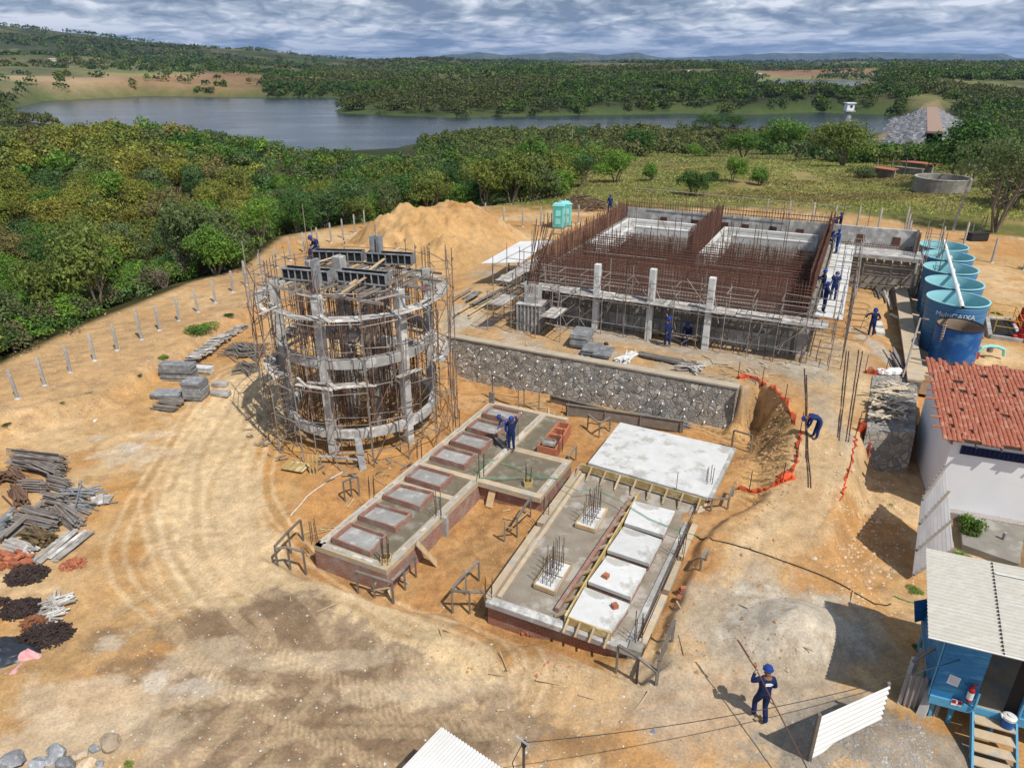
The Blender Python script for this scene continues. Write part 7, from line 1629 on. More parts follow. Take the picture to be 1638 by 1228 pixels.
# ---------------------------------------------------------------- intake tower and dam
def intake():
    p = P(1352, 208, -12); t = thing('intake_tower', p, 'white intake tower with a square head standing in the lake by the dam', 'tower'); MB().lathe(p, [(0,-2),(1.9,-2),(1.5,8.2),(0,8.2)], 14).build('shaft', M_CONC, t)
    m = MB(); m.box(up(p, 8.4), (4.6, 4.6, .5)); m.build('platform', M_CONC, t); m = MB(); m.box(up(p, 10.2), (3.4, 3.4, 3.0)); c = m.build('gate_house', M_WHITE, t); m = MB(); m.box(up(p, 11.9), (4.3, 4.3, .4)); m.build('roof', M_WHITE, t)
    m = MB(); m.box(up(p, 10.4)+Vector((.2,-1.72,0)), (1.1, .1, 1.0)); m.build('window', M_DARK, c)
    a, b = P(1496, 208, -6.5), P(1490, 167, -6.5); d = (b-a).normalized(); n = Vector((d.y, -d.x, 0)); r = MB(); a2 = a-d*26
    L = MB()
    def ridge(w0, w1, z0, z1): return [V3(a2-n*w1, z0), V3(b-n*w1, z0), V3(b+n*w1, z0), V3(a2+n*w1, z0), V3(a2-n*w0, z1), V3(b-n*w0, z1), V3(b+n*w0, z1), V3(a2+n*w0, z1)]
    # finely broken slopes of dumped stone
    N, K = 90, 16; rs = random.Random(6)
    for s in (-1, 1):
        vs = []; fs = []
        for i in range(N+1):
            q = a2.lerp(b, i/N)
            for j in range(K+1): w = 2.6+(21-2.6)*j/K; vs.append(V3(q+n*s*w, max(-13, -6.6-(6.0)*j/K+rs.uniform(-.6, .6)*(j > 0)-max(0, 9-i)*1.1)))
        for i in range(N):
            for j in range(K): k = i*(K+1)+j; fs.append((k, k+1, k+K+2, k+K+1) if s > 0 else (k, k+K+1, k+K+2, k+1))
        L.add(vs, fs)
    o = L.build('dam_riprap', mat('riprap', (.20,.20,.21), (.08,.08,.085), .35, bump=1.0, bs=2, c3=(.33,.32,.32), s3=.6)); tag(o, kind='structure')
    a2 = a-d*8; m = MB(); m.hexa(ridge(2.7, 2.8, -7.2, -6.45)); tag(m.build('dam_road', mat('dam_road_earth', (.36,.25,.19), (.28,.19,.14), .5)), kind='structure')
    p = P(1322, 211, -12); tag(MB().lathe(p, [(0,0),(4,0),(3,.8),(0,1.2)], 9).build('islet', M_CONCD), 'low dark islet in the lake left of the intake tower', 'rock')
    p = P(227, 206, -12); tag(MB().lathe(p, [(0,-.1),(3.5,-.1),(2.2,.4),(0,.5)], 9).build('floating_weeds', mat('water_weed', (.06,.12,.03), None)), 'small patch of floating green weed on the lake', 'weed')
intake()
# ---------------------------------------------------------------- ruined shed, cistern, brush heap
def ruins():
    p = GP(1412, 283, 0); r = thing('ruined_shed', p, 'ruined low shed with fallen red tile roofs in the field', 'ruin')
    for (a, b, w, z) in (((1395,284),(1430,286),2.4,1.6),((1443,276),(1490,280),3.0,1.9),((1430,279),(1475,281),1.0,1.2)):
        A, B = GP(*a, 0), GP(*b, 0); m = MB(); m.bar(up(A, z), up(B, z-.3), w, .12); m.build('tile_roof', M_TILE if z > 1.3 else M_GREYW, r); m = MB(); m.bar(up(A, z*.45), up(B, z*.4), .3, z*.9); m.build('wall', M_CONCD, r)
    parts(r, 'post', [T(GP(x, 280, 0), up(GP(x, 280, 0), 2.6), .1, 5) for x in (1400, 1424, 1446)], M_GREYW)
    p = GP(1503, 309, .5); t = thing('cistern', p, 'round grey concrete cistern in the grass with a pale broken side', 'cistern'); MB().lathe(up(p, -.3), [(3.3,0),(3.3,2.1),(3.05,2.1),(3.05,.5),(0,.5)], 36).build('ring_wall', M_CONCD, t)
    MB().lathe(up(p, 1.75), [(3.06,0),(3.33,0),(3.33,.1),(3.06,.1),(3.06,0)], 36).build('rim', M_CONC, t)
    rng = random.Random(3); p = GP(930, 335, 2.2); r = thing('brush_heap', p, 'heap of dry brown cut branches beside the portable toilets', 'brush pile'); mm = []
    for k in range(170): a = rng.random()*6.28; q = rng.random()**.5*2.6; c = p+Vector((q*cos(a), q*sin(a)*.8, .2+(2.0-q*.6)*rng.random())); d = Vector((rng.uniform(-1,1), rng.uniform(-1,1), rng.uniform(-.25,.25)))*rng.uniform(.5, 1.3); mm.append(MB().path([c-d, c+Vector((0,0,.12)), c+d], [.05,.04,.015], 4))
    parts(r, 'branch', mm, mat('dry_branch', (.16,.10,.07), (.09,.055,.04), 4, rvar=.3))
    for k, (px, py) in enumerate(((1440,365),(1498,362),(1380,330),(1290,330),(1080,330),(1060,326),(1120,328),(1300,322),(1430,300))): pass
    # fence stakes in the field
    for k, (px, py) in enumerate(((1497,335),(1505,342),(1512,337),(1520,345),(1553,380),(1567,372),(1455,372),(1575,365),(870,364),(882,362),(876,361))): p = GP(px, py, 1); tag(T(p, up(p, 1.3), .05, 5).build('fence_stake', M_GREYW), 'short dark wooden stake in the weedy ground beyond the posts', 'stake', 'dark wooden stakes')
    p = GP(1562, 385, 2); t = thing('black_crate', p, 'low black bin under the umbrella-shaped tree', 'bin'); m = MB(); m.box(up(p, .35), (1.8, .8, .7), .1); m.build('body', M_BLACK, t, bev=.08); m = MB(); m.box(up(p, .73), (1.86, .86, .06), .1); m.build('lid', M_BLACK, t)
    g = thing('field_gate', GP(938, 258, 0), 'small white wooden gate in the field left of the utility pole', 'gate'); p = GP(938, 258, 0); parts(g, 'rail', [MB().bar(up(p, z)-Vector((1.1,0,0)), up(p, z)+Vector((1.1,0,0)), .05, .12) for z in (.4,.8,1.2)], M_DECK); parts(g, 'post', [MB().bar(p+Vector((x,0,0)), up(p, 1.5)+Vector((x,0,0)), .1, .1) for x in (-1.1,0,1.1)], M_DECK)
    for k, (px, py, w, z) in enumerate(((88,99,26,16),(118,101,20,16),(1210,122,30,6),(1100,120,16,6),(1425,121,14,8))):
        p = GR(px, py); r = thing('far_farmhouse', p, ('low white farmhouse on the pasture slope at far left','second pale farm building on the far left slope','white farm shed far beyond the lake, centre right','small white farmhouse far behind the peninsula','tiny white house in the far plain at right')[k], 'house'); m = MB(); w *= .55; m.box(up(p, 1.3), (w, 6, 3.2)); m.build('wall', M_WHITE, r); m = MB(); c = up(p, 2.9); m.add([c+Vector((-w/2-.6,-3.6,0)),c+Vector((w/2+.6,-3.6,0)),c+Vector((w/2+.6,3.6,0)),c+Vector((-w/2-.6,3.6,0)),c+Vector((-w/2-.6,0,1.4)),c+Vector((w/2+.6,0,1.4))], [(0,1,5,4),(2,3,4,5),(0,4,3),(1,2,5),(0,3,2,1)]); m.build('roof', M_BEAM, r)
ruins()

# ---------------------------------------------------------------- stacks and heaps in the yard
def pile(name, label, cat, quad, n, z1, mt, along=0, w=.05, h=.05, jit=.12, rd=True, ang=.08, seed=1, pname='bar', limit=100):
    """stack of bars filling a quadrilateral (pixel corners on the ground)"""
    rng = random.Random(seed); q = [GP(*p, .3) for p in quad]; base = sum(q, Vector())/4; r = thing(name, base, label, cat); mm = []
    w *= 1.3; z1 *= 1.25
    for k in range(n):
        s = rng.random(); lz = rng.random(); env = 1-.5*abs(2*s-1)
        z = base.z+.04+z1*lz*env; a, b = (bilin(q, 0, s), bilin(q, 1, s)) if along == 0 else (bilin(q, s, 0), bilin(q, s, 1))
        d = (b-a); sh = Vector((rng.uniform(-jit, jit), rng.uniform(-jit, jit), 0)); t0 = rng.uniform(0, .12); t1 = rng.uniform(.88, 1); rot = Vector((-d.y, d.x, 0))*rng.uniform(-ang, ang)
        a2 = V3(a.lerp(b, t0)+sh-rot, z+rng.uniform(-.03,.03)); b2 = V3(a.lerp(b, t1)+sh+rot, z+rng.uniform(-.03,.03))
        mm.append(MB().tube(a2, b2, w/2, 5) if rd else MB().bar(a2, b2, w, h))
    parts(r, pname, mm, mt, limit=limit); return r
Z2 = lambda *q: [(a/6.82, 720+b/6.82) for a, b in q]
pile('tube_stack', 'dark tangled stack of scaffold tubes at the top of the big heap at left', 'tube stack', Z2((130,190),(700,330),(730,240),(220,100)), 130, .75, M_TUBE, 0, .05, seed=1)
pile('tube_stack', 'stack of slanting brown scaffold tubes at the left edge of the big heap', 'tube stack', Z2((-120,480),(-60,300),(330,400),(160,240))[::1], 90, .5, M_RUSTT, 0, .05, seed=2)
pile('tube_stack', 'bundle of parallel tubes in the middle left of the big heap', 'tube stack', Z2((90,480),(180,640),(330,600),(240,440)), 45, .4, M_RUSTT, 0, .06, seed=3)
pile('tube_stack', 'neat grey bundle of tubes below the dark tangle', 'tube stack', Z2((200,460),(520,480),(500,400),(300,390)), 60, .45, M_TUBE, 0, .05, ang=.02, seed=4)
pile('tube_stack', 'grey bundle with its cut ends facing right, at the upper right of the big heap', 'tube stack', Z2((540,420),(740,470),(790,400),(590,345)), 60, .45, M_TUBE, 0, .05, ang=.02, seed=5)
pile('tube_stack', 'second neat grey bundle beneath the upper one in the middle of the big heap', 'tube stack', Z2((480,590),(690,640),(720,560),(520,530)), 50, .45, M_TUBE, 0, .05, ang=.02, seed=6)
pile('tube_stack', 'wide grey bundle of tubes with red ends low in the big heap', 'tube stack', Z2((110,830),(600,930),(720,790),(330,680)), 110, .5, M_TUBE, 0, .055, ang=.03, seed=7)
pile('tube_stack', 'bundle of brown poles with black feet at the right of the big heap', 'tube stack', Z2((560,700),(830,890),(930,820),(700,640)), 45, .35, M_TUBE, 0, .06, ang=.05, seed=8)
pile('loose_tubes', 'scattered pale galvanised tubes crossing each other right of the big heap', 'tubes', Z2((650,560),(1000,760),(1010,450),(780,430)), 34, .25, M_FPANEL, 0, .055, ang=.5, seed=9)
pile('painted_panels', 'grey slats with yellow painted ends at the right tip of the big heap', 'boards', Z2((1040,640),(1190,580),(1260,520),(1010,480)), 10, .12, M_DECK, 1, .15, .04, rd=False, ang=.05, seed=10)
pile('dark_timber_heap', 'black and ochre tangle of burnt-looking timber props low in the big heap', 'timber', Z2((240,1020),(480,1090),(590,1010),(380,880)), 50, .4, mat('dark_ochre_timber', (.16,.11,.05), (.04,.03,.02), 3, rvar=.5), 0, .07, .05, rd=False, ang=.2, seed=11)
pile('tube_stack', 'bundle of white-brown tubes with red ends at the very front of the big heap', 'tube stack', Z2((30,1080),(340,1190),(420,1100),(150,1000)), 50, .3, M_DECK, 0, .06, ang=.03, seed=12)
pile('pale_boards', 'pale grey planks lying parallel beside the brick rubble', 'boards', Z2((400,1210),(760,900),(990,920),(560,1260)), 14, .12, M_DECK, 0, .13, .04, rd=False, ang=.02, seed=13, jit=.25)
pile('steel_beams', 'grey steel beams with bluish ends at the left edge of the big heap', 'beams', Z2((-60,1000),(0,820),(190,680),(60,960)), 22, .4, M_FPANEL, 1, .12, .08, rd=False, ang=.04, seed=14)
pile('long_bars', 'long timber bars thrown diagonally over the middle of the big heap', 'bars', Z2((0,1060),(20,1020),(560,660),(490,640)), 9, .62, M_GREYW, 1, .12, .05, rd=False, ang=.02, seed=15)
pile('bar_row', 'long low row of grey boards and bars on the sandy slope behind the panel stacks', 'boards', [(294,578),(322,582),(398,524),(375,520)], 140, .3, M_DECK, 0, .07, .04, rd=False, ang=.1, seed=16)
pile('bar_row', 'small heap of brown boards with blue pieces left of the tower', 'boards', [(352,566),(385,578),(412,560),(385,552)], 45, .3, M_GREYW, 0, .06, .04, rd=False, ang=.25, seed=17)
pile('blue_pipes', 'few dusty blue pipes on the heap of brown boards left of the tower', 'pipes', [(372,562),(398,571),(402,567),(374,558)], 6, .1, mat('dusty_blue_pipe', (.12,.26,.33), None), 0, .07, ang=.05, seed=18)
pile('stick_heap', 'round heap of dry sticks between the panel stacks and the tower', 'sticks', [(376,594),(408,600),(410,588),(384,584)], 50, .35, M_GREYW, 0, .04, .03, rd=False, ang=.4, seed=19)
pile('stick_heap', 'small heap of sticks and rubble against the tower scaffold at left', 'sticks', [(385,572),(420,576),(425,556),(392,552)], 40, .3, M_GREYW, 0, .04, .03, rd=False, ang=.4, seed=20)
pile('bar_row', 'bars with red ends lying before the panel stacks', 'bars', [(243,655),(278,662),(302,642),(260,636)], 26, .22, M_GREYW, 0, .08, .05, rd=False, ang=.08, seed=21)
pile('bar_row', 'white and blue tubes bundled on the terrace edge above the stone wall', 'tubes', [(985,584),(1010,565),(1018,568),(1000,586)], 34, .3, M_PVC, 0, .05, ang=.2, seed=22)
pile('bar_row', 'long brown boards laid along the top of the stone wall', 'boards', [(1020,572),(1120,592),(1122,586),(1022,566)], 26, .16, M_GREYW, 0, .1, .04, rd=False, ang=.03, seed=23)
pile('bar_row', 'crossed grey slats at the right end of the boards on the stone wall', 'boards', [(1078,590),(1120,598),(1128,590),(1090,582)], 22, .2, M_DECK, 0, .07, .03, rd=False, ang=.5, seed=24)
pile('rod_bundle', 'bundle of thin metal pieces on the ground behind the big white cover slab', 'rods', [(1015,668),(1105,686),(1107,680),(1018,664)], 30, .12, M_FPANEL, 0, .04, ang=.06, seed=25)
pile('rubble_sticks', 'small heap of pale wooden offcuts beside the rusty clip heaps', 'wood scraps', [(62,990),(100,995),(110,965),(75,960)], 36, .2, M_DECK, 0, .05, .03, rd=False, ang=.6, seed=26)
def panel_stack(px, py, lx, ly, n, th, rz, mt, label, z0=.3):
    p = GP(px, py, z0); r = thing('panel_stack', p, label, 'panel stack'); rng = random.Random(px); mm = []
    for k in range(n): m = MB(); m.box((p.x+rng.uniform(-.05,.05), p.y+rng.uniform(-.05,.05), p.z+.03+th*(k+.5)), (lx, ly, th*.88), rz+rng.uniform(-.02,.02)); mm.append(m)
    parts(r, 'panel', mm, mt); return r
panel_stack(288,606,2.0,.7,10,.1,-.08,M_FPANEL,'tall stack of long grey formwork panels at the back of the panel yard')
panel_stack(316,636,1.1,1.0,9,.12,-.1,M_FPANEL,'square stack of grey formwork panels at the front of the panel yard')
panel_stack(270,634,1.7,.9,3,.09,-.1,M_FPANEL,'low stack of dusty panels left of the square stack')
panel_stack(320,596,1.7,.5,4,.1,-.15,M_CONCW,'white boards stacked behind the tall panel stack')
panel_stack(322,588,1.5,.4,2,.08,-.2,mat('maroon_board', (.16,.06,.05), None),'maroon boards lying behind the white boards')
panel_stack(352,617,.9,.35,2,.12,-.1,M_CONC,'two short grey panels right of the stacks, the rear pair')
panel_stack(355,632,1.0,.5,2,.1,-.15,M_CONC,'two short grey panels right of the stacks, the front pair')
panel_stack(930,551,1.0,1.5,8,.1,-.35,M_FPANEL,'tallest of three stacks of steel panels on the terrace above the stone wall',2.5)
panel_stack(947,561,.9,1.5,3,.09,-.35,M_FPANEL,'middle of three stacks of steel panels on the terrace above the stone wall',2.5)
panel_stack(964,566,1.0,1.4,2,.09,-.35,M_FPANEL,'lowest of three stacks of steel panels on the terrace, a helmet lying on it',2.5)
p = GP(969, 556, 2.5); tag(MB().lathe(up(p, .2), [(.17,0),(.14,0),(.13,.08),(.08,.13),(0,.15)], 14).build('hard_hat', M_BLACK), 'dark hard hat lying on the lowest panel stack', 'hard hat')
def clip_heap(px, py, rx, ry, h, n, mt, label, seed, l=.1):
    rng = random.Random(seed); p = GP(px, py, .3); r = thing('clip_heap', p, label, 'heap'); m = MB(); vs = []
    m.lathe(up(p, -.05), [(rx*1.0, 0), (rx*.8, h*.5), (rx*.45, h*.85), (0, h)], 18, sx=1); 
    for i, v_ in enumerate(m.v): m.v[i] = (p.x+(v_[0]-p.x), p.y+(v_[1]-p.y)*ry/rx, v_[2])
    m.build('core', mt, r); mm = []
    for k in range(n):
        a = rng.random()*6.28; q = rng.random()**.6; z = h*(1-q**1.6); c = p+Vector((cos(a)*q*rx*1.1, sin(a)*q*ry*1.1, z+.02)); d = Vector((rng.uniform(-1,1), rng.uniform(-1,1), rng.uniform(-.6,.6)))*l; mm.append(MB().bar(c-d, c+d, .05, .035))
    parts(r, 'iron_clip', mm, mt)
clip_heap(43,922,.72,.55,.35,260,M_IRON,'round heap of dark rusty scaffold clips nearest the red bricks',1)
clip_heap(36,976,.68,.5,.34,260,M_IRON,'round heap of dark rusty scaffold clips in the middle at the left edge',2)
clip_heap(75,1018,.75,.5,.30,240,M_IRON,'spread heap of rusty iron pieces beside the pink sack',3,.17)
clip_heap(58,998,.5,.35,.22,120,mat('orange_rust', (.27,.11,.05), (.14,.06,.035), 8),'small orange rusty heap between the two dark clip heaps',4)
clip_heap(118,903,.45,.38,.10,150,M_BRICKLOOSE,'scatter of crushed red brick beside the pale planks',5,.06)
clip_heap(2,964,.2,.2,.15,60,M_IRON,'tiny dark heap cut by the left edge',6)
h = thing('brick_stack', GP(25,895,.3), 'low stack of red bricks at the left edge below the tube heap', 'bricks'); bb = []
for k in range(70):
    p = GP(rnd.uniform(-20, 50), rnd.uniform(888, 912), .3); m = MB(); m.box(up(p, .08+.1*rnd.randint(0, 2)), (.28, .19, .1), -.35+rnd.uniform(-.1,.1)); bb.append(m)
parts(h, 'brick', bb, M_BRICKLOOSE)
def crumple(name, px, py, rx, ry, h, mt, label, cat, seed):
    rs = np.random.RandomState(seed); p = GP(px, py, .4); n, k = 22, 7; vs = []; fs = []
    for j in range(k+1):
        for i in range(n):
            a = i*2*pi/n; q = 1-j/k; rr = q*(1+.3*sin(a*3+seed)+.12*rs.normal()); vs.append((p.x+rx*rr*cos(a), p.y+ry*rr*sin(a), p.z-.05+h*(1-q**2)*(.7+.5*rs.rand())))
    for j in range(k):
        for i in range(n): fs.append((j*n+i, j*n+(i+1) % n, (j+1)*n+(i+1) % n, (j+1)*n+i))
    m = MB(); m.add(vs, fs); o = m.build(name, mt, smooth=True); tag(o, label, cat); s = o.modifiers.new('s', 'SUBSURF'); s.levels = s.render_levels = 1
crumple('tarpaulin', 3, 1050, .95, .95, .40, M_TARP, 'dark crumpled tarpaulin at the left edge', 'tarpaulin', 1)
crumple('pink_sack', 46, 1050, .42, .28, .34, M_PINK, 'pale pink crumpled sack by the dark tarpaulin', 'sack', 2)
crumple('pink_sack', 24, 1072, .12, .3, .12, M_PINK, 'thin pink strip of sack hanging off the bigger pink sack', 'sack', 3)
crumple('cement_rag', 1044, 1171, .16, .12, .08, mat('blue_grey_rag', (.16,.19,.26), None), 'small blue-grey rag on the ground left of the walking worker', 'rag', 4)
crumple('white_bag', 152, 672, .12, .2, .1, M_PVC, 'white scrap of bag on the sand above the tube heap', 'scrap', 5)
crumple('pale_rubble', 393, 560, .5, .3, .25, M_PVC, 'pale bag of rubble by the sticks left of the tower', 'sack', 6)
def rock(px, py, s, mt, label, seed, z0=1.0, group=None, flat=.6):
    rs = np.random.RandomState(seed); bm = bmesh.new(); bmesh.ops.create_icosphere(bm, subdivisions=2, radius=1)
    cuts = rs.normal(size=(7, 3)); cuts /= np.linalg.norm(cuts, axis=1)[:, None]
    for v_ in bm.verts:
        co = np.array(v_.co)
        for c in cuts:
            d = co.dot(c); 
            if d > .62: co = co-c*(d-.62)
        v_.co = Vector(co*(1+.06*rs.normal())) 
    me = bpy.data.meshes.new('rock'); bm.to_mesh(me); bm.free(); me.materials.append(mt); p = GP(px, py, z0)
    o = bpy.data.objects.new('rock', me); COL.objects.link(o); o.location = up(p, s*flat*.3); o.scale = (s*1.25, s, s*flat); o.rotation_euler = (rs.rand()*.4, rs.rand()*.4, rs.rand()*6); tag(o, label, 'rock', group); return o
for k, (px, py, s, mt, lab) in enumerate(((24,1216,.42,M_ROCK,'large grey rock at the bottom left corner'),(62,1222,.28,M_ROCK,'grey rock between the two bigger ones at the bottom left'),(88,1212,.36,M_ROCK,'dark slate-coloured rock, third from the left at the bottom'),(108,1222,.32,M_ROCK,'grey rock right of the slate-coloured one at the bottom'),(130,1208,.24,M_ROCKT,'tan rock behind the grey ones at the bottom left'),(150,1200,.18,M_ROCK,'small bluish rock beside the tan ones'),(178,1193,.40,M_ROCKT,'big tan boulder left of the grass tuft'),(160,1222,.15,M_ROCK,'small grey rock at the bottom edge'),(140,1222,.25,M_ROCKT,'tan rock at the bottom edge under the boulder'),(82,1198,.15,M_ROCK,'small grey rock above the slate-coloured one'))):
    rock(px, py, s*.86, mt, lab, 40+k)
rr = random.Random(77); mb_ = MB()
def pebbles(name, n, region, smin, smax, mt, seed, z0=.6, ok=None):
    rng = random.Random(seed); m = MB()
    for k in range(n):
        px, py = region(rng); p = GP(px, py, z0)
        if ok and not ok(p): continue
        s = rng.uniform(smin, smax)**1.0*(1 if rng.random() < .9 else 1.8); vs = [p+Vector((s*rng.uniform(.6,1.2)*a, s*rng.uniform(.6,1.2)*b, s*rng.uniform(.4,.9)*c)) for a, b, c in ((1,0,0),(-1,0,0),(0,1,0),(0,-1,0),(0,0,1),(0,0,-.4))]
        m.add(vs, [(0,2,4),(2,1,4),(1,3,4),(3,0,4),(2,0,5),(1,2,5),(3,1,5),(0,3,5)])
    tag(m.build(name, mt), kind='stuff')
onslab = [tuple(P(*q, .8)[:2]) for q in ((495,872),(618,925),(775,775),(845,788),(905,722),(785,645))]; onpl = [tuple(P(*q, .9)[:2]) for q in ((770,950),(1030,1045),(1175,715),(990,672))]
notslab = lambda p: float(sdf(np.array([p.x]), np.array([p.y]), onslab)[0]) > .3 and float(sdf(np.array([p.x]), np.array([p.y]), onpl)[0]) > .3
pebbles('earth_clods', 1300, lambda g: (g.uniform(560, 1260), g.uniform(650, 1075)), .02, .06, mat('earth_clod', (.42,.25,.12), (.30,.18,.09), 4, rvar=0), 1, .4, notslab)
pebbles('gravel_stones', 900, lambda g: (g.uniform(1290, 1490), g.uniform(1150, 1230)), .015, .035, M_ROCK, 2, 1.1)
pebbles('stray_stones', 1200, lambda g: (g.uniform(0, 1400), g.uniform(640, 1228)), .015, .05, M_ROCKT, 3, .6, notslab)
pebbles('terrace_rubble', 700, lambda g: (g.uniform(700, 1400), g.uniform(520, 610)), .025, .07, M_CONC, 4, 2.5)
pebbles('yard_rubble', 500, lambda g: (g.gauss(1390, 40), g.gauss(860, 70)), .03, .08, M_ROCKT, 5, .8)
pebbles('bank_lumps', 400, lambda g: (g.gauss(1225, 28), g.gauss(715, 50)), .04, .09, mat('bank_lump', (.45,.29,.14), (.34,.2,.1), 3, rvar=0), 6, 1.0)
pebbles('brick_rubble', 120, lambda g: (g.gauss(895, 28), g.gauss(1050, 12)), .02, .05, M_BRICKLOOSE, 7, .6)
pebbles('crest_clods', 900, lambda g: (g.uniform(0, 420), g.uniform(500, 740)), .03, .08, mat('crest_clod', (.5,.36,.2), (.38,.26,.14), 3, rvar=0), 8, .6)
# loose bricks in the orange earth
for k, (px, py) in enumerate(((1094,943),(1086,958),(1088,948))): p = GP(px, py, .7); m = MB(); m.box(up(p, .05), (.24,.16,.12), k); tag(m.build('loose_brick', M_BRICKLOOSE), 'red brick half sunk in orange earth right of the plinth, %s of three' % ('topmost', 'lowest', 'middle')[k], 'brick')
# rebar lying on the ramp, hose, cables, nets
def ground_line(name, pts, r, mt, label, cat, z0=1.5, lift=.02, n=5, sag=None):
    q = [up(GP(a, b, z0), lift) for a, b in pts]; out = []
    for i in range(len(q)-1):
        for t in range(6): out.append(q[i].lerp(q[i+1], t/6))
    out.append(q[-1]); out = [Vector((p.x, p.y, gz(p.x, p.y)+lift)) for p in out]
    o = MB().path(out, r, n).build(name, mt); tag(o, label, cat); return o
for k, pts in enumerate((((1287,590),(1288,620),(1289,690),(1293,780)),((1290,600),(1291,690),(1297,781)),((1354,562),(1350,600),(1340,700)),((1358,562),(1352,620),(1342,705)),((1374,560),(1366,620),(1353,706)),((1380,562),(1370,620),(1357,707)))):
    ground_line('rebar_length', pts, .022, M_REBAR, 'long dark rebar lying down the sandy ramp, %s' % ('left of the bending worker','second one by the bending worker','left pair, left bar','left pair, right bar','right pair, left bar','right pair, right bar')[k], 'rebar', 2.3, .03, 4)
ground_line('black_hose', ((1110,855),(1140,864),(1190,876),(1240,893),(1300,915),(1345,935),(1380,956),(1400,966),(1425,965)), .022, M_BLACK, 'thin dark hose crossing the earth from the plinth to the hut', 'hose', 1.2)
ground_line('green_hose', ((1430,953),(1440,958),(1455,963),(1470,965)), .02, M_GREENH, 'short green hose behind the blue hut', 'hose', .8)
ground_line('cloth_strip', ((465,825),(480,808),(490,795),(510,780),(530,765),(548,755)), .02, M_PVC, 'white rope trailing over the sand left of the long brick foundation', 'rope', .2)
def coil(pts, z, label):
    q = [P(a, b, z) for a, b in pts]; tag(MB().path(q, .018, 4).build('green_hose', M_GREENH), label, 'hose')
coil(((762,770),(764,758),(772,746),(782,738),(790,735),(786,740),(774,742),(766,752),(768,764),(790,766),(820,764),(850,762),(880,764),(905,768)), .84, 'thin green hose looped over the screed floor')
coil(((800,738),(820,745),(845,755),(870,765)), .83, 'second thin green hose strand across the screed floor')
coil(((900,775),(925,785),(950,782),(990,800),(1040,830),(1090,850),(1120,858)), 1.28, 'dark hose draped over the plinth and hatch slabs')
def net(pts, h, label, z0=2.3, heap=None):
    q = [GP(a, b, z0) for a, b in pts]; r = thing('orange_netting', q[0], label, 'safety netting'); m = MB(); out = []
    for i in range(len(q)-1):
        for t in range(8): out.append(q[i].lerp(q[i+1], t/8))
    out.append(q[-1]); tops = []
    for i, p in enumerate(out): p.z = gz(p.x, p.y); tops.append(up(p, h*(.35+.65*abs(sin(i*.37)))*rnd.uniform(.7, 1.1))+Vector((rnd.uniform(-.12,.12), rnd.uniform(-.12,.12), 0)))
    for f in (0, .25, .5, .75, 1.0): m.path([a.lerp(b, f) for a, b in zip(out, tops)], .02, 3)
    for i in range(0, len(out)-1):
        for s in (0, .33, .66): a = out[i].lerp(out[i+1], s); b = tops[i].lerp(tops[i+1], s); m.tube(a, b, .012, 3, cap=False)
    m.build('mesh', M_NET, r)
    parts(r, 'rod', [T(out[i], up(out[i], 1.0), .02, 4) for i in range(0, len(out), 14)], M_REBAR); return r
net(((1180,606),(1200,605),(1225,617),(1248,634),(1262,655),(1272,680)), .34, 'orange safety netting sagging round the top of the cut bank')
net(((1280,690),(1276,720),(1272,745),(1262,768),(1240,778),(1205,788),(1178,782)), .22, 'orange netting trampled along the lower edge of the cut bank', 1.9)
crumple('netting_bundle', 1258, 764, .38, .3, .35, M_NET, 'bundled knot of orange netting at the lower end of the cut', 'safety netting', 9)
net(((1383,596),(1400,600),(1420,602),(1452,600)), .4, 'orange netting above the timber offcuts')
net(((1372,690),(1384,698),(1390,720),(1388,735)), .7, 'orange netting hanging at the left face of the stone bastion', 2.2)
net(((1368,700),(1362,740),(1352,775),(1345,800)), .12, 'thin torn orange netting along the right bank of the ramp', 2.0)

pebbles('cement_splashes', 400, lambda g: (g.uniform(150, 1000), g.uniform(960, 1228)), .015, .04, M_CONCW, 9, .7)
rng = random.Random(91); m = MB()
for k in range(260):
    px, py = rng.choice(((rng.gauss(860, 60), rng.gauss(660, 14)), (rng.gauss(700, 90), rng.gauss(600, 60)), (rng.gauss(1000, 160), rng.gauss(1010, 60)), (rng.gauss(560, 60), rng.gauss(860, 50)), (rng.gauss(1180, 60), rng.gauss(600, 20)), (rng.gauss(860, 40), rng.gauss(800, 40))))
    p = GP(px, py, .4)
    if not notslab(p): continue
    a = rng.random()*6.28; l = rng.uniform(.1, .45); d = Vector((cos(a), sin(a), rng.uniform(-.05, .15)))*l; p.z += .04; m.bar(p-d, p+d, rng.choice((.03, .05, .1)), .025)
tag(m.build('timber_litter', M_PLANK), kind='stuff')
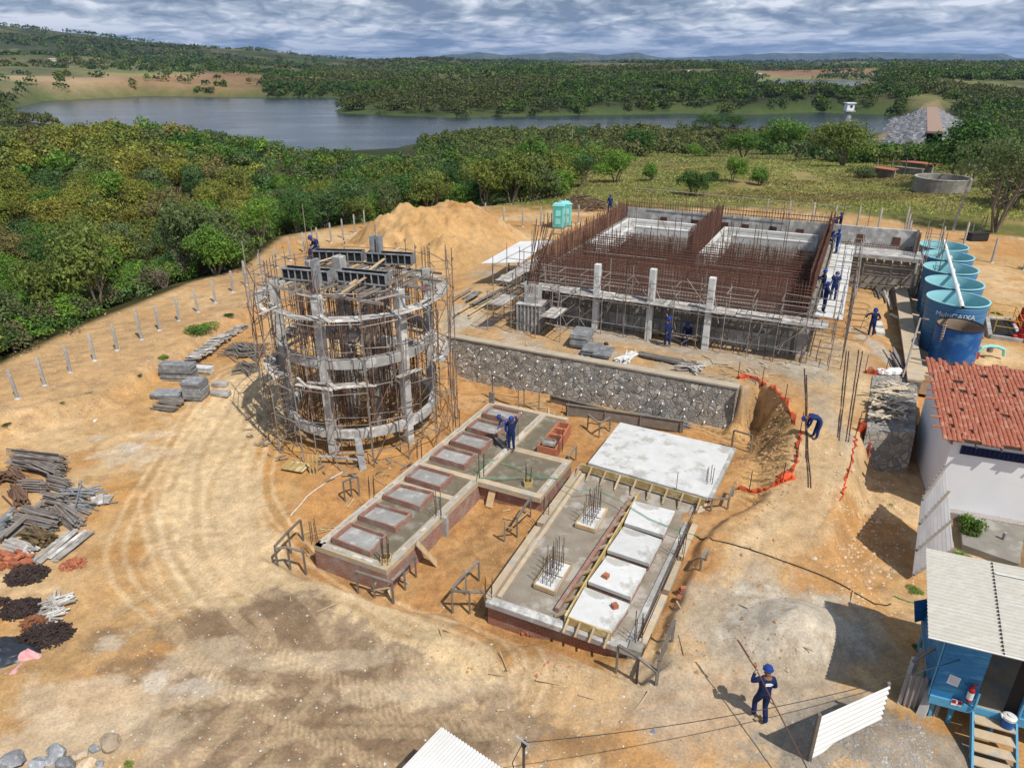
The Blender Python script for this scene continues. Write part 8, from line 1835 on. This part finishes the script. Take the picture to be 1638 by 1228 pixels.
# ---------------------------------------------------------------- people
def person(loc, rz, pose, label, scale=1.0, seed=0, fine=False, coat=None, helmet_tilt=(0, 0), flap=False, print_back=False):
    """one continuous skinned body; pose = dict of joint positions (x right, y forward, z up, metres)"""
    J = dict(pelvis=(0,0,.96), waist=(0,0,1.10), chest=(0,.01,1.30), neck=(0,.0,1.50), head=(0,.02,1.60), crown=(0,.02,1.68),
             sl=(-.19,0,1.43), el=(-.25,-.02,1.15), wl=(-.25,.10,.92), hl=(-.25,.13,.84), sr=(.19,0,1.43), er=(.25,-.02,1.15), wr=(.25,.10,.92), hr=(.25,.13,.84),
             pl=(-.10,0,.90), kl=(-.11,.02,.50), al=(-.12,-.02,.10), tl=(-.13,.14,.04), pr=(.10,0,.90), kr=(.11,.02,.50), ar=(.12,-.02,.10), tr=(.13,.14,.04))
    J.update(pose); V = []; E = []; rad = []; kind = []
    def add(p, r, k='c', par=None):
        V.append(Vector(p)); rad.append(r); kind.append(k); i = len(V)-1
        if par is not None: E.append((par, i))
        return i
    pe = add(J['pelvis'], (.155,.12)); wa = add(J['waist'], (.145,.11), par=pe); ch = add(J['chest'], (.17,.125), par=wa); ne = add(J['neck'], (.065,.065), 'c', ch)
    hd = add(J['head'], (.082,.098), 's', ne); cr = add(J['crown'], (.07,.085), 's', hd)
    hv = (Vector(J['crown'])-Vector(J['neck'])).normalized(); fw = Vector(pose.get('face', (0, 1, 0))); fw = (fw-hv*fw.dot(hv)).normalized()
    for s in 'lr':
        sh = add(J['s'+s], (.075,.075), par=ch); m = add((Vector(J['s'+s])+Vector(J['e'+s]))/2, (.062,.062), par=sh); e = add(J['e'+s], (.05,.05), par=m); w = add(J['w'+s], (.042,.042), par=e)
        h = add((Vector(J['w'+s])*.4+Vector(J['h'+s])*.6), (.036,.028), 'g', w)
        d = (Vector(J['h'+s])-Vector(J['w'+s])).normalized(); side = d.cross(Vector((0, 0, 1)) if abs(d.z) < .9 else Vector((0, 1, 0))).normalized(); cu = d.cross(side).normalized()
        if pose.get('cu'+s): cu = Vector(pose['cu'+s]).normalized()
        for q, L in ((-1.5, .062), (-.5, .074), (.5, .07), (1.5, .055)):
            a = add(V[h]+d*.035+side*q*.017, (.011,.011), 'g', h); b = add(V[a]+d*L*.6+cu*.012, (.010,.010), 'g', a); add(V[b]+(d*.3+cu*.9)*L*.55, (.008,.008), 'g', b)
        a = add(V[h]+side*.035+cu*.02, (.012,.012), 'g', h); add(V[a]+(d*.6+cu*.6+side*.4)*.04, (.010,.010), 'g', a)
        hp = add(J['p'+s], (.095,.10), par=pe); th = add((Vector(J['p'+s])*.5+Vector(J['k'+s])*.5), (.088,.092), par=hp); k = add(J['k'+s], (.066,.07), par=th); cf = add(Vector(J['k'+s])*.55+Vector(J['a'+s])*.45, (.068,.068), par=k); a = add(J['a'+s], (.062,.066), par=cf)
        bt = add(Vector(J['a'+s])*.5+Vector(J['t'+s])*.5+Vector((0,0,-.02)), (.045,.042), 'b', a); add(J['t'+s], (.04,.034), 'b', bt)
    me = bpy.data.meshes.new('body'); me.from_pydata(V, E, []); o = bpy.data.objects.new('tmp', me); COL.objects.link(o)
    sk = o.modifiers.new('skin', 'SKIN'); sk.use_smooth_shade = True
    for i, d in enumerate(me.skin_vertices[0].data): d.radius = (rad[i][0]*1.07, rad[i][1]*1.07); d.use_root = (i == 0)
    ss = o.modifiers.new('s', 'SUBSURF'); ss.levels = ss.render_levels = 2 if fine else 1
    bpy.context.view_layer.update(); em = bpy.data.meshes.new_from_object(o.evaluated_get(bpy.context.evaluated_depsgraph_get())); bpy.data.objects.remove(o)
    em.name = 'body'; em.materials.clear()
    for m in (coat or M_CLOTH, M_SKIN, M_GLOVE, M_BOOT): em.materials.append(m)
    P0 = np.array([tuple(q) for q in V]); kd = kind
    def segd(c):
        best = 9; kk = 'c'
        for a, b in E:
            A, B = V[a], V[b]; AB = B-A; t = max(0, min(1, (c-A).dot(AB)/max(AB.length_squared, 1e-9))); d = (c-A-AB*t).length-rad[b][0]*.6
            if d < best: best = d; kk = kd[b]
        return kk
    idx = {'c': 0, 's': 1, 'g': 2, 'b': 3}
    for p in em.polygons: p.material_index = idx[segd(p.center)]; p.use_smooth = True
    r = thing('person', loc, label, 'person', None, rz); r.scale = (scale,)*3; r['_local'] = 1
    b = bpy.data.objects.new('body', em); COL.objects.link(b); b.parent = r
    # face: nose, eyes, mouth, ears
    hc = Vector(J['head'])*.5+Vector(J['crown'])*.5; rt = fw.cross(hv).normalized()
    f = MB(); base = hc-hv*.02
    f.tube(base+fw*.085, base+fw*.115-hv*.035, .008, 5, .016); 
    for s in (-1, 1): f.lathe((0,0,0), [(0,0)], 3) if False else f.tube(base+rt*s*.085-hv*.01, base+rt*s*.098-hv*.03, .02, 6, .016)
    f.bar(base+fw*.088-hv*.062-rt*.025, base+fw*.088-hv*.062+rt*.025, .012, .010); f.build('face', M_SKIN, r)
    e = MB()
    for s in (-1, 1): e.bar(base+fw*.086+rt*s*.022+hv*.008, base+fw*.086+rt*s*.045+hv*.008, .01, .012)
    e.build('eyes', M_BLACK, r)
    # hard hat: dome and brim following the head
    R3 = Matrix((rt, fw, hv)).transposed(); hm = MB(); hm.lathe((0,0,0), [(.138,-.005),(.138,.006),(.118,.012),(.116,.055),(.100,.095),(.062,.122),(0,.132)], 18)
    hm.box((0,.135,.0), (.15,.07,.012)); hm.bar((0,-.085,.10), (0,.085,.10), .025, .05); c = hc+hv*.035
    hm.v = [tuple(c+R3 @ Vector(q)) for q in hm.v]; hm.build('hard_hat', M_HELM, r)
    if flap:
        fl = MB(); fl.lathe((0,0,-.16), [(.16,0),(.125,.15),(.12,.15)], 14, pi*.95, 2.05*pi); fl.v = [tuple(c+R3 @ Vector(q)) for q in fl.v]; fl.build('neck_flap', M_CLOTH, r)
    if print_back:
        cc = Vector(J['chest'])+Vector((0,-.158,.07)); pm = MB()
        for (x, z, w, h) in ((0,.045,.15,.018),(.02,.01,.19,.035),(.0,-.028,.16,.014)): pm.box(cc+Vector((x,-.002,z)), (w,.012,h))
        pm.build('back_print', M_PRINT, r)
        bp = MB(); bp.ring((0,0,0), .150,.162, 1.0,1.035, n=20); bp.v = [(x, y*.82, z) for x, y, z in bp.v]; bp.build('belt', M_BLACK, r)
    del r['_local']; return r
STAND = {}
def aim(dx, dy): return math.atan2(-dx, dy)
# foreground worker walking away with a long rebar on the shoulder
p = P(1214, 1150, 1.2); p.z = gz(p.x, p.y)
walk = dict(kl=(-.12,.16,.52), al=(-.12,.10,.16), tl=(-.12,.22,.06), kr=(.10,.02,.50), ar=(.10,-.16,.12), tr=(.10,-.04,.04), sl=(-.21,.02,1.44), el=(-.36,.06,1.30), wl=(-.26,.16,1.50), hl=(-.23,.17,1.58), er=(.27,.0,1.17), wr=(.22,.18,1.02), hr=(.18,.24,1.0), chest=(0,.03,1.30), neck=(.02,.05,1.50), head=(.03,.07,1.60), crown=(.03,.09,1.69))
w = person(p, aim(-.04, 1), walk, 'worker in blue coveralls walking away with a long bar on the shoulder', 1.04, fine=True, print_back=True)
hx = p+Vector((-.22, .17, 1.60)); far = hx+Vector((-.28, .95, .18)); near = hx+Vector((.62, -2.6, -.75)); m = MB(); m.path([far, hx, hx.lerp(near, .5)+Vector((0,0,.02)), near], .018, 5); m.path([far, far+Vector((.035,-.01,-.02)), hx.lerp(far, .45)+Vector((.035,0,-.02))], .018, 5); tag(m.build('carried_rebar', M_RUST), 'long rusty hooked bar resting on the shoulder of the walking worker', 'rebar')
# bending worker on the ramp
p = P(1303, 703, 2.1); p.z = gz(p.x, p.y)
bend = dict(pelvis=(0,-.12,.94), waist=(0,.02,1.06), chest=(0,.26,1.08), neck=(0,.45,1.02), head=(0,.53,.98), crown=(0,.61,.96), face=(0,.2,-1), pl=(-.1,-.10,.88), pr=(.1,-.10,.88), kl=(-.12,-.04,.50), kr=(.12,-.02,.50), al=(-.13,-.02,.10), ar=(.13,.04,.10), tl=(-.14,.14,.04), tr=(.14,.2,.04), sl=(-.18,.34,1.08), sr=(.18,.34,1.08), el=(-.17,.36,.80), er=(.18,.34,.80), wl=(-.07,.42,.56), wr=(.08,.40,.56), hl=(-.05,.44,.47), hr=(.05,.42,.47))
person(p, aim(-1, .1), bend, 'worker in blue bending down on the ramp over long rebars', 1.0)
# pair on the screed floor
p = P(818, 720, .8)
person(p, aim(-.35, -.9), dict(er=(.30,.02,1.2), wr=(.26,.10,1.02), el=(-.26,-.02,1.66), wl=(-.20,.02,1.86), hl=(-.18,.03,1.94)), 'worker in navy blue standing on the screed beam with one arm raised', 1.0)
p = P(812, 709, .8)
person(p, aim(-1, -.2), dict(waist=(0,.05,1.10), chest=(0,.16,1.26), neck=(0,.27,1.38), head=(0,.33,1.42), crown=(0,.40,1.47), face=(0,1,-.6), sl=(-.19,.2,1.34), sr=(.19,.2,1.34), el=(-.22,.30,1.08), er=(.22,.34,1.06), wl=(-.1,.50,.95), wr=(.1,.42,.85), hl=(-.06,.56,.92), hr=(.06,.46,.80)), 'worker in a faded blue shirt stooping with a long-handled screed tool', 1.0, coat=M_CLOTHL)
a, b = P(786, 716, .80), P(834, 655, 2.0); t = thing('screed_tool', a, 'long pale-handled screed board held by the stooping worker', 'tool'); MB().tube(P(806, 690, .95), P(834, 660, 2.3), .03, 6).build('handle', M_PVC, t); MB().bar(P(787, 695, .86), P(807, 714, .86), .12, .04).build('board', M_DECK, t)
# workers on the terrace
p = P(1066, 553, 2.5); person(p, aim(.5, -.8), dict(kl=(-.1,.12,.5), al=(-.1,.1,.12), tl=(-.1,.26,.05), er=(.24,.08,1.16), wr=(.2,.22,.98)), 'worker in blue walking past the base of the middle pale column', 1.0)
p = P(1099, 548, 2.5); p.z = 2.5
sit = dict(pelvis=(0,0,.5), waist=(0,.02,.66), chest=(0,.10,.86), neck=(0,.16,1.05), head=(0,.20,1.13), crown=(0,.22,1.22), sl=(-.18,.1,.98), sr=(.18,.1,.98), el=(-.26,.16,.74), er=(.26,.16,.74), wl=(-.2,.36,.62), wr=(.2,.36,.62), hl=(-.16,.42,.60), hr=(.16,.42,.60), pl=(-.1,.04,.46), pr=(.1,.04,.46), kl=(-.14,.42,.50), kr=(.14,.42,.50), al=(-.14,.44,.1), ar=(.14,.44,.1), tl=(-.14,.6,.04), tr=(.14,.6,.04))
person(p, aim(-.5, -.7), sit, 'worker in dark blue sitting in the shade under the plank deck', 1.0)
m = MB(); m.bar(P(1040, 532, 2.95)+Vector((0,.5,0)), P(1120, 548, 2.95)+Vector((0,.5,0)), .3, .06); o = m.build('bench_plank', M_PLANK); tag(o, 'long plank laid as a bench under the plank deck', 'plank')
m = MB(); m.path([GP(1041, 528, 2.5)+Vector((0,0,.25)), GP(1065, 540, 2.5)+Vector((0,0,.15)), GP(1092, 549, 2.5)+Vector((0,0,.06))], [.12,.12,.09], 7); tag(m.build('pale_log', M_DECK), 'pale log lying beside the middle column behind the walking worker', 'log')
p = P(1394, 529, 2.5); p.z = gz(p.x, p.y); person(p, aim(.25, .95), dict(waist=(0,.03,1.1), chest=(.02,.08,1.28), neck=(.04,.16,1.46), head=(.05,.2,1.53), crown=(.05,.24,1.61), el=(-.40,.06,1.30), wl=(-.42,.12,1.12), hl=(-.42,.14,1.20), er=(.36,.02,1.14), wr=(.2,.1,1.0), hr=(.15,.12,.98)), 'worker in navy blue leaning on a thin rod beside the capped wall', 1.0, flap=True)
tag(T(P(1388, 497, 3.75), P(1375, 527, 2.52), .02, 4).build('digging_rod', M_GREYW), 'thin rod held by the worker beside the capped wall', 'rod'); q = GP(1372, 527, 2.5)
# group on the right-hand walkway of the basins
G5 = (((1316,500),(1,-.1),'worker in blue at the front end of the light walkway, nearest the camera',dict(el=(-.25,.1,1.2), wl=(-.2,.3,1.2), er=(.25,.1,1.2), wr=(.15,.3,1.2))),
      ((1331,481),(.5,1),'worker in navy blue leaning on the outer handrail of the walkway, arms raised',dict(chest=(0,.12,1.28), neck=(0,.22,1.44), head=(0,.28,1.5), crown=(0,.32,1.58), el=(-.25,.25,1.3), er=(.25,.25,1.3), wl=(-.15,.45,1.45), wr=(.15,.45,1.45))),
      ((1313,478),(-1,.2),'worker in blue beside the rebar wall, behind the foremost one',dict(el=(-.25,.15,1.25), wl=(-.1,.4,1.3), er=(.25,.15,1.25), wr=(.1,.4,1.3))),
      ((1337,405),(-1,.1),'worker in bright blue with a back pouch tying rebar halfway up the walkway',dict(el=(-.25,.2,1.25), wl=(-.1,.42,1.2), er=(.25,.2,1.25), wr=(.1,.42,1.2))),
      ((1327,399),(-.8,-.4),'worker crouched against the rebar wall, left of the one in bright blue',dict(chest=(0,.14,1.22), neck=(0,.24,1.36), head=(0,.3,1.42), crown=(0,.34,1.5), pelvis=(0,-.06,.86), el=(-.25,.28,1.1), er=(.25,.28,1.1), wl=(-.15,.45,1.0), wr=(.15,.45,1.0))),
      ((1341,375),(-1,.2),'worker in blue farthest up the walkway, reaching into the rebar wall',dict(el=(-.25,.2,1.3), wl=(-.1,.42,1.4), er=(.25,.2,1.3), wr=(.1,.42,1.4))),
      ((1335,379),(-1,.5),'worker bent behind the rebar beside the farthest worker on the walkway',dict(chest=(0,.2,1.18), neck=(0,.32,1.28), head=(0,.38,1.32), crown=(0,.44,1.38), el=(-.25,.35,1.0), er=(.25,.35,1.0), wl=(-.15,.5,.9), wr=(.15,.5,.9))))
for k, (px, d, lab, po) in enumerate(G5): person(P(*px, 4.89), aim(*d), po, lab, .98, coat=M_CLOTH if k != 3 else mat('bright_blue_cloth', (.015,.07,.33), (.01,.05,.26), 6, rough=.9), flap=k == 0)
# worker on top of the tower and the one far behind the basins
p = P(509, 402, 8.3); p.z = 7.95; person(p, aim(-.8, -.6), {**{k_: (v_[0], v_[1]+(.0), v_[2]) for k_, v_ in sit.items()}, 'chest': (0,.16,.84), 'neck': (0,.26,1.0), 'head': (0,.32,1.06), 'crown': (0,.36,1.15)}, 'worker in blue crouching on top of the tower at the far left mould', 1.0)
p = P(975, 342, 5.0); p.z = 5.0; person(p, 2.8, {}, 'small dark figure standing at the far left corner of the basins', .95)
MB_ = MB(); ubox(MB_, .0, 1.6, 19.2, 20.9, 4.7, 4.98); tag(MB_.build('corner_platform', M_DECK), 'small plank platform at the far left corner of the basins', 'platform')
m = MB(); m.box(V3(P(509, 402, 8.3), 7.92), (1.6, .5, .06), -.2); tag(m.build('perch_board', M_DECK), 'board on the tower top under the crouching worker', 'board')
# ---------------------------------------------------------------- haze
def haze():
    mb = MB(); mb.hexa([(-23000, -500, -16), (23000, -500, -16), (23000, 22600, -16), (-23000, 22600, -16), (-23000, -500, 620), (23000, -500, 620), (23000, 22600, 620), (-23000, 22600, 620)])
    m, nt, N, L, b = nodes('haze'); N.remove(b); vp = N.new('ShaderNodeVolumePrincipled')
    vp.inputs['Color'].default_value = (.34, .56, 1.0, 1); vp.inputs['Density'].default_value = 4.5e-5; vp.inputs['Anisotropy'].default_value = 0.2
    L.new(vp.outputs[0], N['Material Output'].inputs['Volume'])
    tag(mb.build('haze', m), kind='stuff')
haze()
